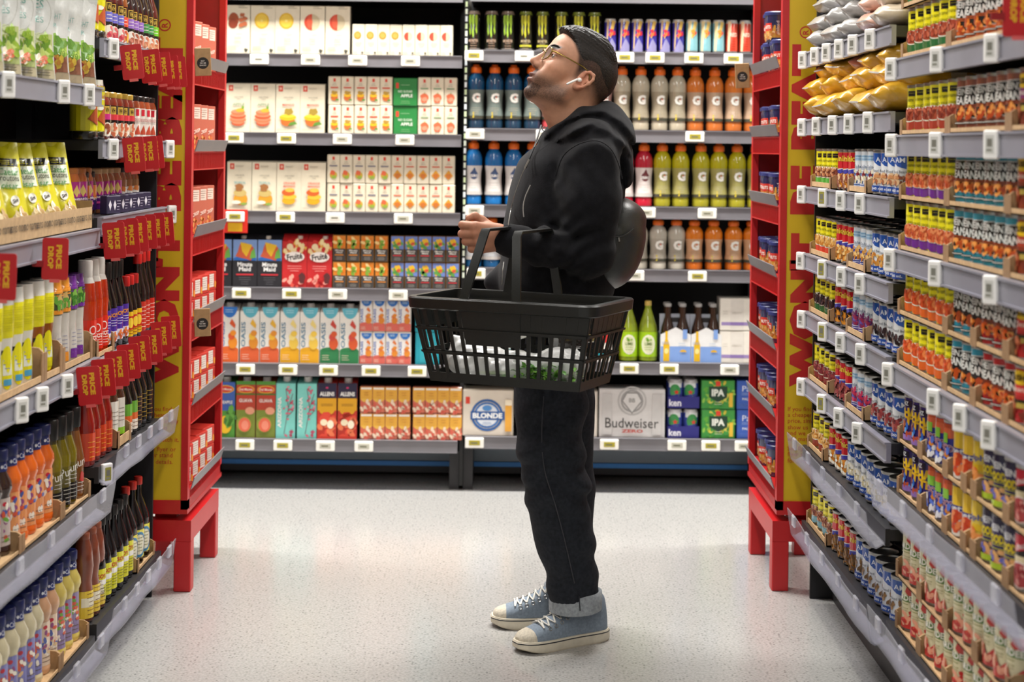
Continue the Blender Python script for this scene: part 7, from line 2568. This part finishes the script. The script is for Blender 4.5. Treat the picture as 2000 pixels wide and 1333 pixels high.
def strap(ub, ut, zt):
    mb = MB()
    hw_, t = .0125, .0035
    path_ = [Vector((ub, -BW / 2 + .002, BH - .012)), Vector((ut, -BW / 2 + .035, BH + zt - .012)), Vector((ut, -BW / 2 + .046, BH + zt)), Vector((ut, BW / 2 - .046, BH + zt)), Vector((ut, BW / 2 - .035, BH + zt - .012)), Vector((ub, BW / 2 - .002, BH - .012))]
    rows_ = []
    for i, p in enumerate(path_):
        a = path_[max(0, i - 1)]; b = path_[min(len(path_) - 1, i + 1)]
        tg = (b - a).normalized()
        sd = Vector((1, 0, 0))
        sd = (sd - tg * sd.dot(tg)).normalized()
        nn = tg.cross(sd)
        rows_.append([p + sd * hw_ + nn * t, p + sd * hw_ - nn * t, p - sd * hw_ - nn * t, p - sd * hw_ + nn * t])
    mb.grid([r[::-1] for r in rows_], (.5, .5, .5), wrap=True)
    mb.poly(rows_[0]); mb.poly(rows_[-1][::-1])
    return mb


for ub, ut, zt in ((-.110, -.062, .190), (.052, .036, .186)):
    ob('handle', strap(ub, ut, zt).mesh('handle', BPL, smooth=35), bask)


def B(u, w, z_):
    p = ctr + bu * u + bw * w
    return Vector((p.x, p.y, ZR_ - BH + z_))


# ------------------------------------------------------------------ things in the basket
BAGP = clear_mat('produce_bag_film', (.96, .96, .95), 0.6, .2)
pv = Vol((-.24, -.13, 0), (.24, .13, .16), .006)
pv.ell((-.12, -.03, .05), (.085, .075, .050), .03)
pv.ell((-.02, -.02, .042), (.11, .080, .042), .03)
pv.ell((.12, .0, .050), (.075, .080, .050), .03)
pv.cone((-.15, -.04, .07), (-.18, -.05, .115), .035, .012, .03)
X, Y, Z = pv.ax[0][:, None, None], pv.ax[1][None, :, None], pv.ax[2][None, None, :]
pv.a = (pv.a - .006 * np.sin(60 * X + 40 * Z + 3 * np.sin(70 * Y)) * np.sin(55 * Y - 30 * Z) - .003 * np.sin(130 * (X - Z)) * np.sin(110 * Y)).astype(np.float32)
pv.a = np.maximum(pv.a, .0055 - Z).astype(np.float32)
Vp, Qp = pv.mesh()
pb = ob('produce_bag', np_mesh('produce_bag', Vp, Qp, BAGP), None, tuple(B(0, 0, 0)), (0, 0, -BT))
tag(pb, 'crumpled clear produce bag lying in the basket', 'bag')
rp = random.Random(4)
mb = MB()
for k in range(260):
    cx_, cy_, cz_ = max(-.05, min(.2, rp.gauss(.10, .05))), rp.uniform(-.098, -.01), rp.uniform(.012, .06)
    s_ = rp.uniform(.008, .014)
    a = rp.uniform(0, 6.28)
    M = Matrix.Rotation(rp.uniform(-.9, .9), 3, 'X') @ Matrix.Rotation(rp.uniform(-.9, .9), 3, 'Y') @ Matrix.Rotation(a, 3, 'Z')
    pts = []
    for j in range(9):
        q = s_ * (1.0 if j % 2 == 0 else .55)
        t = 2 * math.pi * j / 9
        p = M @ Vector((q * math.cos(t), q * math.sin(t) * .8, .002 * math.cos(3 * t)))
        pts.append((cx_ + p.x, cy_ + p.y, cz_ + p.z))
    mb.poly(pts, C(rp.choice(['#4f8a2c', '#6fa83a', '#3f7424', '#86b84c'])))
par = ob('parsley_bunch', mb.mesh('parsley_bunch', pmat('parsley_leaf', attr=True, rough=0.5, noise=0.2, nscale=80)), None, tuple(B(0, 0, 0)), (0, 0, -BT))
st = MB()
for k in range(9):
    x0_, y0_ = rp.uniform(-.02, .06), rp.uniform(-.05, .02)
    st.tube([(-.10 + rp.uniform(-.02, .02), y0_, .02), (0, y0_, .025), (x0_ + .06, y0_ + rp.uniform(-.02, .02), .04)], .0016, 5, C('#86a84c'))
ob('stems', st.mesh('stems', PRINT), par)
tag(par, 'green parsley bunch inside the produce bag', 'herb')
wp = MB().rbox(-.085, .085, -.06, .06, 0, .028, .006, C('#e4e2dc'), seg=2)
Art().rect(-.03, -.02, .03, .02, '#c8342c').put(wp, lambda u, v, h: (u, v, .028 + h))
tag(ob('meat_pack', wp.mesh('meat_pack', GLOSS, smooth=40), None, tuple(B(-.05, .07, .105)), (.12, -.35, -BT)), 'white wrapped pack with a red sticker in the basket', 'package')
bt = MB().lathe([(.024, 0, C('#2c2a26')), (.027, .004, C('#2c2a26')), (.027, .09, C('#36322c')), (.012, .12, C('#36322c')), (.012, .14, C('#c8b26a'))], 14)
tag(ob('small_bottle', bt.mesh('small_bottle', LIQUID, smooth=40), None, tuple(B(.09, .02, .115)), (math.radians(90), 0, 2.2)), 'small dark bottle lying at the basket\'s right end', 'bottle')
